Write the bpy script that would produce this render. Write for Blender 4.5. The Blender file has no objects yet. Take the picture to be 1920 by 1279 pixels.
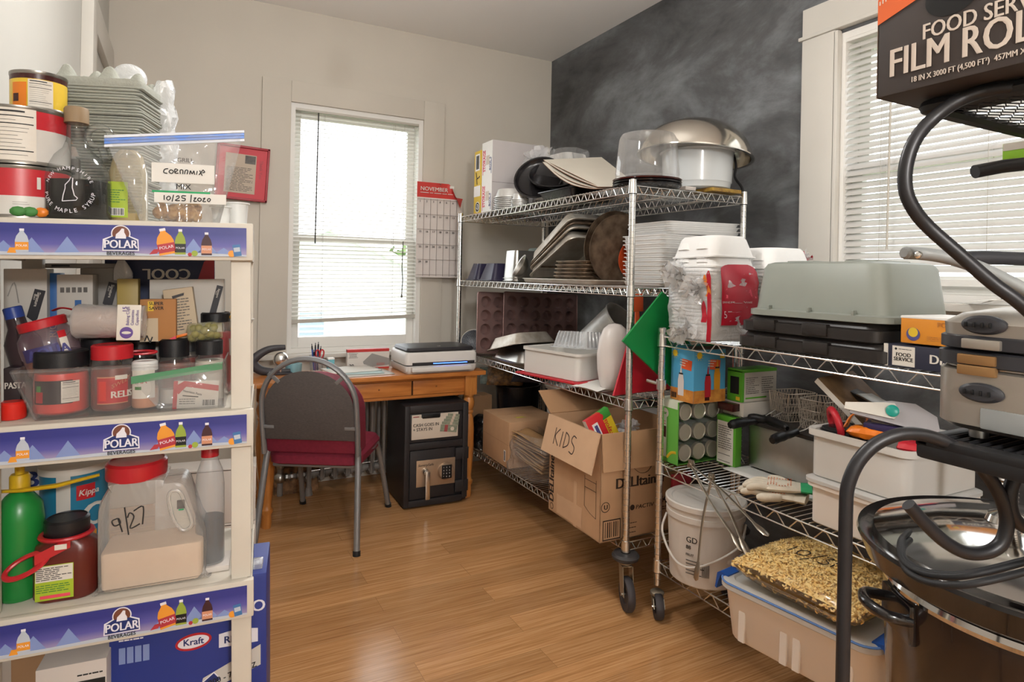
import bpy, bmesh, math, random
from math import sin, cos, pi, radians, sqrt, atan2
from mathutils import Vector, Matrix, Euler, noise
random.seed(7)
S = bpy.context.scene
COL = S.collection

# ---------------------------------------------------------------- camera
FPX, YAW, ROLL, CY, EYE = 1180.0, 0.4844, 0.0202, 516.0, 1.38
cd = bpy.data.cameras.new('camera'); cam = bpy.data.objects.new('camera', cd); COL.objects.link(cam)
cd.sensor_width = 36.0; cd.lens = FPX / 1920 * 36; cd.shift_y = (CY - 639.5) / 1920
cd.clip_start = .02; cd.clip_end = 200
_f = Vector((sin(YAW), cos(YAW), 0)); _r = Vector((cos(YAW), -sin(YAW), 0)); _u = Vector((0, 0, 1))
CR = _r * cos(ROLL) + _u * sin(ROLL); CU = _u * cos(ROLL) - _r * sin(ROLL)
cam.matrix_world = Matrix(((CR.x, CU.x, -_f.x, 0), (CR.y, CU.y, -_f.y, 0), (CR.z, CU.z, -_f.z, EYE), (0, 0, 0, 1)))
S.camera = cam

# ---------------------------------------------------------------- light
S.view_settings.view_transform = 'Standard'; S.view_settings.look = 'None'
S.view_settings.gamma = 1; S.view_settings.use_curve_mapping = False
S.view_settings.exposure = 0.08
S.cycles.max_bounces = 10; S.cycles.transparent_max_bounces = 24
S.cycles.diffuse_bounces = 4; S.cycles.glossy_bounces = 4; S.cycles.transmission_bounces = 8
S.cycles.caustics_reflective = False; S.cycles.caustics_refractive = False
S.cycles.sample_clamp_indirect = 4.0
W = bpy.data.worlds.new('world'); S.world = W; W.use_nodes = True
_n = W.node_tree.nodes; _bg = _n['Background']
_bg.inputs['Color'].default_value = (.93, .97, 1, 1); _bg.inputs['Strength'].default_value = 5.0

def area_light(name, loc, rot, sx, sy, power, color=(1, 1, 1), portal=False, shape='RECTANGLE'):
    d = bpy.data.lights.new(name, 'AREA'); d.shape = shape; d.size = sx
    if shape in ('RECTANGLE', 'ELLIPSE'): d.size_y = sy
    d.energy = power; d.color = color
    if portal: d.cycles.is_portal = True
    o = bpy.data.objects.new(name, d); COL.objects.link(o); o.location = loc; o.rotation_euler = rot
    return o
XW, YW, ZC, XL, YR = 2.549, 4.245, 3.063, -0.387, -2.6     # blackboard wall, window wall, ceiling, left wall, rear wall
area_light('window_portal', (1.05, YW + .12, 1.65), (radians(-90), 0, 0), .95, 1.75, 1, portal=True)
area_light('window_portal', (XW + .12, 1.34, 1.9), (0, radians(90), 0), 1.3, .95, 1, portal=True)
FILL_POWER = 80.0
for _x, _y, _z, _k in ((.60, 1.95, 2.44, .62), (.15, -1.5, 2.10, 2.3)):  # unseen fill lights added to brighten the interior
    _d = bpy.data.lights.new('fill_light', 'POINT'); _d.energy = FILL_POWER * _k; _d.color = (1, .98, .955); _d.shadow_soft_size = .12
    _o = bpy.data.objects.new('fill_light', _d); COL.objects.link(_o); _o.location = (_x, _y, _z)

# ---------------------------------------------------------------- pixel -> place (used for measuring only)
def px(x, y, X=None, Y=None, Z=None, D=None):
    d = _f + CR * ((x - 960) / FPX) - CU * ((y - CY) / FPX)
    if D is not None: t = D
    elif X is not None: t = X / d.x
    elif Y is not None: t = Y / d.y
    else: t = (Z - EYE) / d.z
    return d * t + Vector((0, 0, EYE))

# ---------------------------------------------------------------- materials
MATS = {}
def lin(h):
    if isinstance(h, (tuple, list)): c = h
    else: c = [int(h[i:i + 2], 16) / 255 for i in (0, 2, 4)]
    return tuple((v / 12.92 if v <= .04045 else ((v + .055) / 1.055) ** 2.4) for v in c) + (1,)
def mat(name, col='808080', rough=.5, metal=0., var=0., scale=20., bump=0., bscale=60., col2=None, coat=0., trans=0., ior=1.45, spec=.5, emit=None, estr=0., stretch=None, sss=0.):
    if name in MATS: return MATS[name]
    m = bpy.data.materials.new(name); m.use_nodes = True; MATS[name] = m
    nt = m.node_tree; b = nt.nodes['Principled BSDF']
    b.inputs['Base Color'].default_value = lin(col); b.inputs['Roughness'].default_value = rough; b.inputs['Metallic'].default_value = metal
    b.inputs['Coat Weight'].default_value = coat; b.inputs['Transmission Weight'].default_value = trans; b.inputs['IOR'].default_value = ior
    b.inputs['Specular IOR Level'].default_value = spec
    if emit: b.inputs['Emission Color'].default_value = lin(emit); b.inputs['Emission Strength'].default_value = estr
    tc = nt.nodes.new('ShaderNodeTexCoord'); vec = tc.outputs['Object']
    if stretch:
        mp = nt.nodes.new('ShaderNodeMapping'); mp.inputs['Scale'].default_value = stretch
        nt.links.new(vec, mp.inputs['Vector']); vec = mp.outputs['Vector']
    if var or col2:
        nz = nt.nodes.new('ShaderNodeTexNoise'); nz.inputs['Scale'].default_value = scale; nz.inputs['Detail'].default_value = 5
        nt.links.new(vec, nz.inputs['Vector'])
        rp = nt.nodes.new('ShaderNodeValToRGB'); c = lin(col)
        a = lin(col2) if col2 else tuple(v * (1 - var) for v in c[:3]) + (1,)
        rp.color_ramp.elements[0].position = .35; rp.color_ramp.elements[1].position = .65
        rp.color_ramp.elements[0].color = a; rp.color_ramp.elements[1].color = c
        nt.links.new(nz.outputs['Fac'], rp.inputs['Fac']); nt.links.new(rp.outputs['Color'], b.inputs['Base Color'])
    if bump:
        n2 = nt.nodes.new('ShaderNodeTexNoise'); n2.inputs['Scale'].default_value = bscale; n2.inputs['Detail'].default_value = 4
        nt.links.new(vec, n2.inputs['Vector'])
        bp = nt.nodes.new('ShaderNodeBump'); bp.inputs['Strength'].default_value = bump; bp.inputs['Distance'].default_value = .004
        nt.links.new(n2.outputs['Fac'], bp.inputs['Height']); nt.links.new(bp.outputs['Normal'], b.inputs['Normal'])
    return m
def film(name, col='ffffff', body=.12, rough=.08, gloss=.5, bump=0., bscale=30., tint='ffffff', edge=.45, rim=.72):
    """thin clear plastic or glass: see-through, a little milky, mirroring more at grazing angles"""
    if name in MATS: return MATS[name]
    m = bpy.data.materials.new(name); m.use_nodes = True; MATS[name] = m
    nt = m.node_tree; N = nt.nodes; L = nt.links; out = N['Material Output']; N.remove(N['Principled BSDF'])
    b = N.new('ShaderNodeBsdfDiffuse'); b.inputs['Color'].default_value = lin(col)
    g = N.new('ShaderNodeBsdfGlossy'); g.inputs['Roughness'].default_value = rough
    tr = N.new('ShaderNodeBsdfTransparent'); tr.inputs['Color'].default_value = lin(tint)
    mc = N.new('ShaderNodeMix'); mc.data_type = 'RGBA'; mc.inputs['A'].default_value = lin(tint); mc.inputs['B'].default_value = tuple(v * rim for v in lin(tint)[:3]) + (1,); L.new(mc.outputs['Result'], tr.inputs['Color'])
    mx = N.new('ShaderNodeMixShader'); lw = N.new('ShaderNodeLayerWeight'); lw.inputs['Blend'].default_value = .3
    mr = N.new('ShaderNodeMapRange'); mr.inputs['To Min'].default_value = body; mr.inputs['To Max'].default_value = min(1, body + edge * .6)
    L.new(lw.outputs['Facing'], mc.inputs['Factor']); L.new(lw.outputs['Facing'], mr.inputs['Value']); L.new(mr.outputs['Result'], mx.inputs['Fac'])
    L.new(tr.outputs['BSDF'], mx.inputs[1]); L.new(b.outputs['BSDF'], mx.inputs[2])
    fr = N.new('ShaderNodeFresnel'); ge = N.new('ShaderNodeNewGeometry'); ir = N.new('ShaderNodeMapRange'); ior = 1.35 + .3 * gloss
    ir.inputs['To Min'].default_value = ior; ir.inputs['To Max'].default_value = 1 / ior; L.new(ge.outputs['Backfacing'], ir.inputs['Value']); L.new(ir.outputs['Result'], fr.inputs['IOR'])
    m2 = N.new('ShaderNodeMixShader')
    L.new(fr.outputs['Fac'], m2.inputs['Fac']); L.new(mx.outputs['Shader'], m2.inputs[1]); L.new(g.outputs['BSDF'], m2.inputs[2]); L.new(m2.outputs['Shader'], out.inputs['Surface'])
    if bump:
        tc = N.new('ShaderNodeTexCoord'); n2 = N.new('ShaderNodeTexNoise'); n2.inputs['Scale'].default_value = bscale; n2.inputs['Detail'].default_value = 3; n2.inputs['Distortion'].default_value = 1.2
        L.new(tc.outputs['Object'], n2.inputs['Vector'])
        bp = N.new('ShaderNodeBump'); bp.inputs['Strength'].default_value = bump; bp.inputs['Distance'].default_value = .01
        L.new(n2.outputs['Fac'], bp.inputs['Height'])
        for q in (b, g, fr, lw): L.new(bp.outputs['Normal'], q.inputs['Normal'])
    return m
def sheer(name, col, w=.35, rough=.35):
    """frosted or thin sheet that lets light through: diffuse + translucent"""
    if name in MATS: return MATS[name]
    m = bpy.data.materials.new(name); m.use_nodes = True; MATS[name] = m
    nt = m.node_tree; out = nt.nodes['Material Output']; b = nt.nodes['Principled BSDF']
    b.inputs['Base Color'].default_value = lin(col); b.inputs['Roughness'].default_value = rough
    t = nt.nodes.new('ShaderNodeBsdfTranslucent'); t.inputs['Color'].default_value = lin(col)
    mx = nt.nodes.new('ShaderNodeMixShader'); mx.inputs['Fac'].default_value = w
    nt.links.new(b.outputs['BSDF'], mx.inputs[1]); nt.links.new(t.outputs['BSDF'], mx.inputs[2]); nt.links.new(mx.outputs['Shader'], out.inputs['Surface'])
    return m

# ---------------------------------------------------------------- mesh builder
I4 = Matrix.Identity(4)
def T(x=0, y=0, z=0): return Matrix.Translation((x, y, z))
def RX(a): return Matrix.Rotation(radians(a), 4, 'X')
def RY(a): return Matrix.Rotation(radians(a), 4, 'Y')
def RZ(a): return Matrix.Rotation(radians(a), 4, 'Z')
def SC(x, y, z): return Matrix.Diagonal((x, y, z, 1))
FRONT = RX(90)      # text / outline plane facing -Y, x to the right, y up
def SIDE(a=0): return RZ(a) @ RX(90)
class MB:
    def __init__(s): s.v = []; s.f = []; s.m = []; s.ms = []
    def add(s, vs, fs, m, M=None):
        if m not in s.ms: s.ms.append(m)
        k = s.ms.index(m); n = len(s.v)
        s.v += [tuple(M @ Vector(p)) for p in vs] if M is not None else [tuple(p) for p in vs]
        s.f += [tuple(i + n for i in f) for f in fs]; s.m += [k] * len(fs)
        return s
    def bm(s, b, m, M=None):
        b.verts.index_update()
        s.add([v.co.copy() for v in b.verts], [[v.index for v in f.verts] for f in b.faces], m, M); b.free(); return s
    def box(s, x0, x1, y0, y1, z0, z1, m, bev=0., M=None, seg=2):
        b = bmesh.new(); bmesh.ops.create_cube(b, size=1)
        for v in b.verts: v.co = Vector(((x0 + x1) / 2 + v.co.x * (x1 - x0), (y0 + y1) / 2 + v.co.y * (y1 - y0), (z0 + z1) / 2 + v.co.z * (z1 - z0)))
        if bev: bmesh.ops.bevel(b, geom=b.edges[:], offset=min(bev, .49 * min(abs(x1 - x0), abs(y1 - y0), abs(z1 - z0))), segments=seg, profile=.6, affect='EDGES')
        return s.bm(b, m, M)
    def quad(s, a, b, c, d, m, M=None): return s.add([a, b, c, d], [(0, 1, 2, 3)], m, M)
    def loft(s, rings, m, M=None, c0=True, c1=True, close=True):
        n = len(rings[0]); vs = [p for r in rings for p in r]; fs = []
        for k in range(len(rings) - 1):
            for i in range(n if close else n - 1):
                j = (i + 1) % n; fs.append((k * n + i, k * n + j, (k + 1) * n + j, (k + 1) * n + i))
        if c0: fs.append(tuple(range(n - 1, -1, -1)))
        if c1: fs.append(tuple((len(rings) - 1) * n + i for i in range(n)))
        return s.add(vs, fs, m, M)
    def lathe(s, prof, m, seg=32, M=None, a0=0., a1=2 * pi):
        full = abs(a1 - a0 - 2 * pi) < 1e-6; n = seg if full else seg + 1; vs = []; fs = []; idx = []
        for r, z in prof:
            if r < 1e-6: idx.append([len(vs)] * n); vs.append((0, 0, z))
            else:
                idx.append(list(range(len(vs), len(vs) + n)))
                for i in range(n):
                    a = a0 + (a1 - a0) * i / seg; vs.append((r * cos(a), r * sin(a), z))
        for k in range(len(prof) - 1):
            for i in range(seg):
                j = (i + 1) % n; q = [idx[k][i], idx[k][j], idx[k + 1][j], idx[k + 1][i]]
                q = [x for t, x in enumerate(q) if x not in q[:t]]
                if len(q) > 2: fs.append(tuple(q))
        return s.add(vs, fs, m, M)
    def cyl(s, p0, p1, r, m, r1=None, seg=16):
        p0 = Vector(p0); p1 = Vector(p1); d = p1 - p0; L = d.length
        q = d.to_track_quat('Z', 'Y').to_matrix().to_4x4()
        r1 = r if r1 is None else r1
        return s.lathe([(0, 0), (r, 0), (r1, L), (0, L)], m, seg, T(*p0) @ q)
    def ball(s, c, r, m, seg=20, sq=(1, 1, 1)):
        n = seg // 2
        return s.lathe([(r * sin(pi * i / n), -r * cos(pi * i / n)) for i in range(n + 1)], m, seg, T(*c) @ SC(*sq))
    def tube(s, pts, r, m, seg=8, closed=False, M=None, flat=1.):
        P = [Vector(p) for p in pts]; n = len(P); rings = []; up = None
        for i in range(n):
            if closed: t = P[(i + 1) % n] - P[i - 1]
            else: t = P[min(i + 1, n - 1)] - P[max(i - 1, 0)]
            t.normalize()
            if up is None:
                a = Vector((0, 0, 1)) if abs(t.z) < .9 else Vector((1, 0, 0)); up = (a - t * a.dot(t)).normalized()
            else: up = (up - t * up.dot(t)).normalized()
            sd = t.cross(up); rr = r[i] if isinstance(r, (list, tuple)) else r
            rings.append([tuple(P[i] + sd * (rr * cos(2 * pi * k / seg)) + up * (rr * flat * sin(2 * pi * k / seg))) for k in range(seg)])
        if closed: rings.append(rings[0])
        return s.loft(rings, m, M, not closed, not closed)
    def poly(s, pts, d, m, M=None):
        """outline in x,y extruded along +z by d"""
        n = len(pts); vs = [(x, y, 0) for x, y in pts] + [(x, y, d) for x, y in pts]
        fs = [tuple(range(n - 1, -1, -1)), tuple(range(n, 2 * n))] + [(i, (i + 1) % n, n + (i + 1) % n, n + i) for i in range(n)]
        return s.add(vs, fs, m, M)
    def tub(s, secs, m, M=None, n=6, c0=True, c1=True):
        """rounded-rectangle sections (half_x, half_y, z, corner) lofted"""
        return s.loft([[(x, y, z) for x, y in rrect(hx, hy, r, n)] for hx, hy, z, r in secs], m, M, c0, c1)
    def grid(s, fn, nx, ny, m, M=None, wrap=False):
        vs = [fn(i / nx, j / ny) for j in range(ny + 1) for i in range(nx + 1)]
        fs = [(j * (nx + 1) + i, j * (nx + 1) + i + 1, (j + 1) * (nx + 1) + i + 1, (j + 1) * (nx + 1) + i) for j in range(ny) for i in range(nx)]
        return s.add(vs, fs, m, M)
    def text(s, body, size, m, M=None, bold=0., ax='LEFT', wx=1., ext=.0004, warp=None, shear=0., lh=1.):
        cu = bpy.data.curves.new('t', 'FONT'); cu.body = body; cu.size = size; cu.extrude = ext; cu.align_x = ax
        cu.resolution_u = 3; cu.shear = shear; cu.space_line = lh
        o = bpy.data.objects.new('t', cu); me = bpy.data.meshes.new_from_object(o)
        vs = [Vector((v.co.x * wx, v.co.y, v.co.z)) for v in me.vertices]
        fs = [tuple(p.vertices) for p in me.polygons]
        vs = vs or []
        for k, dx in enumerate((0,) if bold < .006 else (-bold * size, bold * size) if bold < .016 else (-bold * size, 0, bold * size)):
            v2 = [v + Vector((dx, 0, k * .00016)) for v in vs]
            s.add([warp(v) for v in v2] if warp else v2, fs, m, M)
        bpy.data.objects.remove(o); bpy.data.curves.remove(cu); bpy.data.meshes.remove(me); return s
    def stroke(s, lines, r, m, M=None):
        for ln in lines: s.tube([(p[0], p[1], 0) for p in smooth(ln, 4)] if len(ln) > 2 else [(p[0], p[1], 0) for p in ln], r, m, 5, M=M, flat=.3)
        return s
    def print(s, w, h, rows, m, M=None, seed=1, t=.35):
        """rows of fine print too small to read"""
        R = random.Random(seed); st = h / rows
        for k in range(rows):
            x = 0; y = h - (k + .5) * st
            while x < w * (1 if R.random() < .8 else .6):
                L = min(w * R.uniform(.08, .25), w - x)
                if L < w * .02: break
                s.box(x, x + L, y - st * t / 2, y + st * t / 2, 0, .0003, m, M=M); x += L + w * .03
        return s
    def barcode(s, w, h, m, M=None, seed=3):
        R = random.Random(seed); x = 0
        while x < w:
            b = w * R.choice((.015, .03, .045)); s.box(x, min(x + b, w), 0, h, 0, .0003, m, M=M); x += b + w * R.choice((.015, .03, .04))
        return s
    def build(s, name, parent=None, M=None, ang=38, sub=0, solid=0.):
        me = bpy.data.meshes.new(name); me.from_pydata(s.v, [], s.f)
        for x in s.ms: me.materials.append(MATS[x] if isinstance(x, str) else x)
        me.polygons.foreach_set('material_index', s.m); me.polygons.foreach_set('use_smooth', [True] * len(s.f))
        b = bmesh.new(); b.from_mesh(me); bmesh.ops.recalc_face_normals(b, faces=b.faces[:]); b.to_mesh(me); b.free()
        me.set_sharp_from_angle(angle=radians(ang)); me.update()
        o = bpy.data.objects.new(name, me); COL.objects.link(o)
        if parent is not None: o.parent = parent
        if M is not None: o.matrix_local = M
        if sub: md = o.modifiers.new('s', 'SUBSURF'); md.levels = sub; md.render_levels = sub
        if solid: md = o.modifiers.new('w', 'SOLIDIFY'); md.thickness = solid; md.offset = 0
        return o
def rrect(hx, hy, r, n=6):
    r = max(1e-5, min(r, hx * .999, hy * .999)); o = []
    for cx, cy, a in ((hx - r, hy - r, 0), (r - hx, hy - r, 90), (r - hx, r - hy, 180), (hx - r, r - hy, 270)):
        for i in range(n + 1): t = radians(a + 90 * i / n); o.append((cx + r * cos(t), cy + r * sin(t)))
    return o
def smooth(pts, n=6, closed=False):
    P = [Vector(p if len(p) == 3 else (p[0], p[1], 0)) for p in pts]; out = []; N = len(P)
    for i in range(N if closed else N - 1):
        if closed: a, b, c, d = P[i - 1], P[i], P[(i + 1) % N], P[(i + 2) % N]
        else: a, b, c, d = P[max(i - 1, 0)], P[i], P[i + 1], P[min(i + 2, N - 1)]
        for k in range(n):
            t = k / n; out.append(.5 * ((2 * b) + (c - a) * t + (2 * a - 5 * b + 4 * c - d) * t * t + (3 * b - a - 3 * c + d) * t ** 3))
    if not closed: out.append(P[-1])
    return out
def tag(o, label=None, cat=None, group=None, kind=None):
    if label: o['label'] = label
    if cat: o['category'] = cat
    if group: o['group'] = group
    if kind: o['kind'] = kind
    return o
def thing(name, label, cat, loc=(0, 0, 0), rz=0., group=None, M=None):
    o = bpy.data.objects.new(name, None); COL.objects.link(o); o.empty_display_size = .05
    if M is not None: o.matrix_world = M
    else: o.location = loc; o.rotation_euler = (0, 0, radians(rz))
    return tag(o, label, cat, group)
def one(mb, name, label, cat, loc=(0, 0, 0), rz=0., group=None, M=None, **k):
    o = mb.build(name, **k)
    if M is not None: o.matrix_world = M
    else: o.location = loc; o.rotation_euler = (0, 0, radians(rz))
    return tag(o, label, cat, group)
def struct(mb, name, **k): return tag(mb.build(name, **k), kind='structure')
def copy_tree(o, parent=None):
    c = o.copy(); COL.objects.link(c)
    if parent is not None: c.parent = parent
    for ch in list(o.children): copy_tree(ch, c)
    return c
def dup(o, M, label=None, group=None):
    c = copy_tree(o); c.matrix_world = M
    if label: c['label'] = label
    if group: c['group'] = group
    return c
def nz(p, s=1.): return noise.noise(Vector(p) * s)
# ---------------------------------------------------------------- shared materials
mat('paint_wall', 'cdc6ba', .75, var=.03, scale=3, bump=.05, bscale=120)
mat('paint_left', 'cbc9c2', .7, var=.03, scale=3, bump=.05, bscale=120)
mat('paint_ceiling', 'faf8f5', .8, var=.02, scale=2)
mat('paint_trim', 'd2cec6', .4, var=.02, scale=6)
mat('white', 'f0eeea', .45); mat('black', '0e0e10', .4); mat('ink', '161616', .6); mat('red', 'c0161f', .4); mat('navy', '1c2c66', .45)
mat('chrome', 'ecebe8', .26, 1., var=.04, scale=40); mat('steel', 'b9b7b2', .3, 1., var=.12, scale=12); mat('black_rubber', '1b1b1d', .6, var=.15, scale=30)
mat('aluminium', 'e4e2de', .4, .4, var=.08, scale=30, bump=.12, bscale=70)
mat('carton', 'bd9672', .8, var=.1, scale=9, bump=.05, bscale=90); mat('carton_light', 'c9a482', .8, var=.08, scale=9); mat('carton_dark', '9f7a58', .85, var=.08, scale=9)
mat('ink_brown', '33241a', .8); mat('foam', 'efeeec', .55, var=.02, scale=30, bump=.05, bscale=200)
film('clear', 'ffffff', .02, .05, .5, edge=.16); film('clear_bag', 'ffffff', .26, .12, .7, bump=.8, bscale=22, edge=.5); film('glass', 'f4fff8', .01, .02, .8, edge=.12, rim=.3)
film('sack_clear', 'ffffff', .06, .1, .9, bump=1., bscale=16, edge=.35); film('pane', 'ffffff', .02, .02, .4, edge=.1)
sheer('milky', 'e2dfd9', .15); sheer('milky_warm', 'f5ece2', .12); sheer('milky_pale', 'e6e5e2', .35, .3)

# ---------------------------------------------------------------- floor: bamboo-look planks
def floor_material():
    m = bpy.data.materials.new('plank_floor'); m.use_nodes = True; MATS['plank_floor'] = m
    nt = m.node_tree; N = nt.nodes; L = nt.links; b = N['Principled BSDF']
    tc = N.new('ShaderNodeTexCoord'); mp = N.new('ShaderNodeMapping'); L.new(tc.outputs['Object'], mp.inputs['Vector'])
    br = N.new('ShaderNodeTexBrick'); br.inputs['Scale'].default_value = 1; br.inputs['Brick Width'].default_value = 1.2; br.inputs['Row Height'].default_value = .125
    br.inputs['Mortar Size'].default_value = .0012; br.inputs['Mortar Smooth'].default_value = .3; br.offset = .37
    br.inputs['Color1'].default_value = (.3, .3, .3, 1); br.inputs['Color2'].default_value = (.7, .7, .7, 1); br.inputs['Mortar'].default_value = (0, 0, 0, 1)
    L.new(mp.outputs['Vector'], br.inputs['Vector'])
    m2 = N.new('ShaderNodeMapping'); m2.inputs['Scale'].default_value = (1.3, 52, 1); L.new(tc.outputs['Object'], m2.inputs['Vector'])
    nz1 = N.new('ShaderNodeTexNoise'); nz1.inputs['Scale'].default_value = 2.4; nz1.inputs['Detail'].default_value = 8; nz1.inputs['Roughness'].default_value = .65; nz1.inputs['Distortion'].default_value = .05
    ad = N.new('ShaderNodeVectorMath'); ad.operation = 'ADD'; L.new(m2.outputs['Vector'], ad.inputs[0]); L.new(br.outputs['Color'], ad.inputs[1])
    L.new(ad.outputs['Vector'], nz1.inputs['Vector'])
    rp = N.new('ShaderNodeValToRGB'); e = rp.color_ramp.elements
    e[0].position = .28; e[0].color = lin('96683f'); e[1].position = .72; e[1].color = lin('cfa273')
    k = e.new(.5); k.color = lin('b88758')
    L.new(nz1.outputs['Fac'], rp.inputs['Fac'])
    mx = N.new('ShaderNodeMix'); mx.data_type = 'RGBA'; mx.blend_type = 'MULTIPLY'; mx.inputs['Factor'].default_value = 1
    r2 = N.new('ShaderNodeMapRange'); r2.inputs['To Min'].default_value = .62; r2.inputs['To Max'].default_value = 1.08; r2.inputs['From Max'].default_value = .7; r2.inputs['From Min'].default_value = 0
    L.new(br.outputs['Color'], r2.inputs['Value']); L.new(rp.outputs['Color'], mx.inputs['A']); L.new(r2.outputs['Result'], mx.inputs['B'])
    L.new(mx.outputs['Result'], b.inputs['Base Color'])
    n3 = N.new('ShaderNodeTexNoise'); n3.inputs['Scale'].default_value = 3; L.new(tc.outputs['Object'], n3.inputs['Vector'])
    r3 = N.new('ShaderNodeMapRange'); r3.inputs['To Min'].default_value = .10; r3.inputs['To Max'].default_value = .24; L.new(n3.outputs['Fac'], r3.inputs['Value']); L.new(r3.outputs['Result'], b.inputs['Roughness'])
    bp = N.new('ShaderNodeBump'); bp.inputs['Strength'].default_value = .12; bp.inputs['Distance'].default_value = .002
    L.new(nz1.outputs['Fac'], bp.inputs['Height']); L.new(bp.outputs['Normal'], b.inputs['Normal'])
floor_material()
def board_material():
    m = bpy.data.materials.new('chalkboard'); m.use_nodes = True; MATS['chalkboard'] = m
    nt = m.node_tree; N = nt.nodes; L = nt.links; b = N['Principled BSDF']; b.inputs['Roughness'].default_value = .62
    tc = N.new('ShaderNodeTexCoord')
    a = N.new('ShaderNodeTexNoise'); a.inputs['Scale'].default_value = 1.25; a.inputs['Detail'].default_value = 10; a.inputs['Roughness'].default_value = .66; a.inputs['Distortion'].default_value = .35
    mp = N.new('ShaderNodeMapping'); mp.inputs['Rotation'].default_value = (radians(-35), 0, 0); mp.inputs['Scale'].default_value = (1, .9, 1.9)
    L.new(tc.outputs['Object'], mp.inputs['Vector']); L.new(mp.outputs['Vector'], a.inputs['Vector'])
    rp = N.new('ShaderNodeValToRGB'); e = rp.color_ramp.elements
    e[0].position = .36; e[0].color = lin('363637'); e[1].position = .75; e[1].color = lin('8a8f92'); k = e.new(.52); k.color = lin('57585a')
    L.new(a.outputs['Fac'], rp.inputs['Fac'])
    v = N.new('ShaderNodeTexVoronoi'); v.inputs['Scale'].default_value = 3.3; L.new(tc.outputs['Object'], v.inputs['Vector'])
    r = N.new('ShaderNodeValToRGB'); r.color_ramp.elements[0].position = .012; r.color_ramp.elements[1].position = .025
    r.color_ramp.elements[0].color = (.15, .15, .15, 1); r.color_ramp.elements[1].color = (1, 1, 1, 1); L.new(v.outputs['Distance'], r.inputs['Fac'])
    mx = N.new('ShaderNodeMix'); mx.data_type = 'RGBA'; mx.blend_type = 'MULTIPLY'; mx.inputs['Factor'].default_value = 1
    L.new(rp.outputs['Color'], mx.inputs['A']); L.new(r.outputs['Color'], mx.inputs['B']); L.new(mx.outputs['Result'], b.inputs['Base Color'])
board_material()

# window openings
BX0, BX1, BZ0, BZ1 = .606, 1.500, .845, 2.462          # back window
RY0, RY1, RZ0, RZ1 = .62, 1.790, 1.31, 2.470           # right window
TH = .16
struct(MB().box(XL - .6, XW + .2, YR - .1, YW + .2, -.1, 0, 'plank_floor'), 'floor')
struct(MB().box(XL - .2, XW + .2, YR - .1, YW + .2, ZC, ZC + .1, 'paint_ceiling'), 'ceiling')
b = MB()
b.box(XL - .2, BX0, YW, YW + TH, 0, ZC, 'paint_wall'); b.box(BX1, XW + .2, YW, YW + TH, 0, ZC, 'paint_wall')
b.box(BX0, BX1, YW, YW + TH, 0, BZ0, 'paint_wall'); b.box(BX0, BX1, YW, YW + TH, BZ1, ZC, 'paint_wall'); struct(b, 'wall_back')
b = MB()
b.box(XW, XW + TH, RY1, YW, 0, ZC, 'chalkboard'); b.box(XW, XW + TH, YR, RY0, 0, ZC, 'chalkboard')
b.box(XW, XW + TH, RY0, RY1, 0, RZ0, 'chalkboard'); b.box(XW, XW + TH, RY0, RY1, RZ1, ZC, 'chalkboard'); struct(b, 'wall_right')
struct(MB().box(XL - .2, XL, YR, YW, 0, ZC, 'paint_left'), 'wall_left')
struct(MB().box(XL - .2, XW + .2, YR - .1, YR, 0, ZC, 'paint_wall'), 'wall_rear')
# baseboards
struct(MB().box(XL, XW, YW - .022, YW, 0, .17, 'paint_trim', .006), 'baseboard_back')
# back window casing (painted like the wall), stool and jamb
b = MB()
zt = BZ1 + .135
b.box(BX0 - .175, BX0, YW - .022, YW, .8, zt, 'paint_wall', .004); b.box(BX1, BX1 + .155, YW - .022, YW, .8, zt, 'paint_wall', .004)
b.box(BX0, BX1, YW - .022, YW, BZ1, zt, 'paint_wall', .004)
struct(b, 'trim_1')
struct(MB().box(BX0 - .19, BX1 + .19, YW - .06, YW, BZ0 - .03, BZ0, 'paint_trim', .006), 'trim_2')
mat('sash', 'e9e7e2', .4)
def sash_window(name, w, h, rail, M):
    """double-hung window in local x (width), z (height), y = outwards"""
    t = tag(bpy.data.objects.new(name, None), kind='structure'); COL.objects.link(t); t.matrix_world = M
    f = MB()
    f.box(0, .03, 0, TH, 0, h, 'sash'); f.box(w - .03, w, 0, TH, 0, h, 'sash'); f.box(.03, w - .03, 0, TH, h - .03, h, 'sash'); f.box(.03, w - .03, .02, TH + .02, 0, .03, 'sash')
    f.build('window_frame', t)
    for k, (z0, z1, y) in enumerate(((.03, rail + .03, .055), (rail - .005, h - .03, .1))):
        s = MB(); q = .05
        s.box(.03, .03 + q, y, y + .035, z0, z1, 'sash', .003); s.box(w - .03 - q, w - .03, y, y + .035, z0, z1, 'sash', .003)
        s.box(.03 + q, w - .03 - q, y, y + .035, z0, z0 + (.07 if k == 0 else .035), 'sash', .003); s.box(.03 + q, w - .03 - q, y, y + .035, z1 - .04, z1, 'sash', .003)
        so = s.build('window_sash', t)
        MB().box(.03 + q, w - .03 - q, y + .014, y + .018, z0 + .03, z1 - .03, 'pane').build('pane', so)
    return t
sash_window('window_1', BX1 - BX0, BZ1 - BZ0, 1.59 - BZ0, T(BX0, YW, BZ0))
sash_window('window_2', RY1 - RY0, RZ1 - RZ0, 1.855 - RZ0, T(XW, RY1, RZ0) @ RZ(-90))
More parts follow.
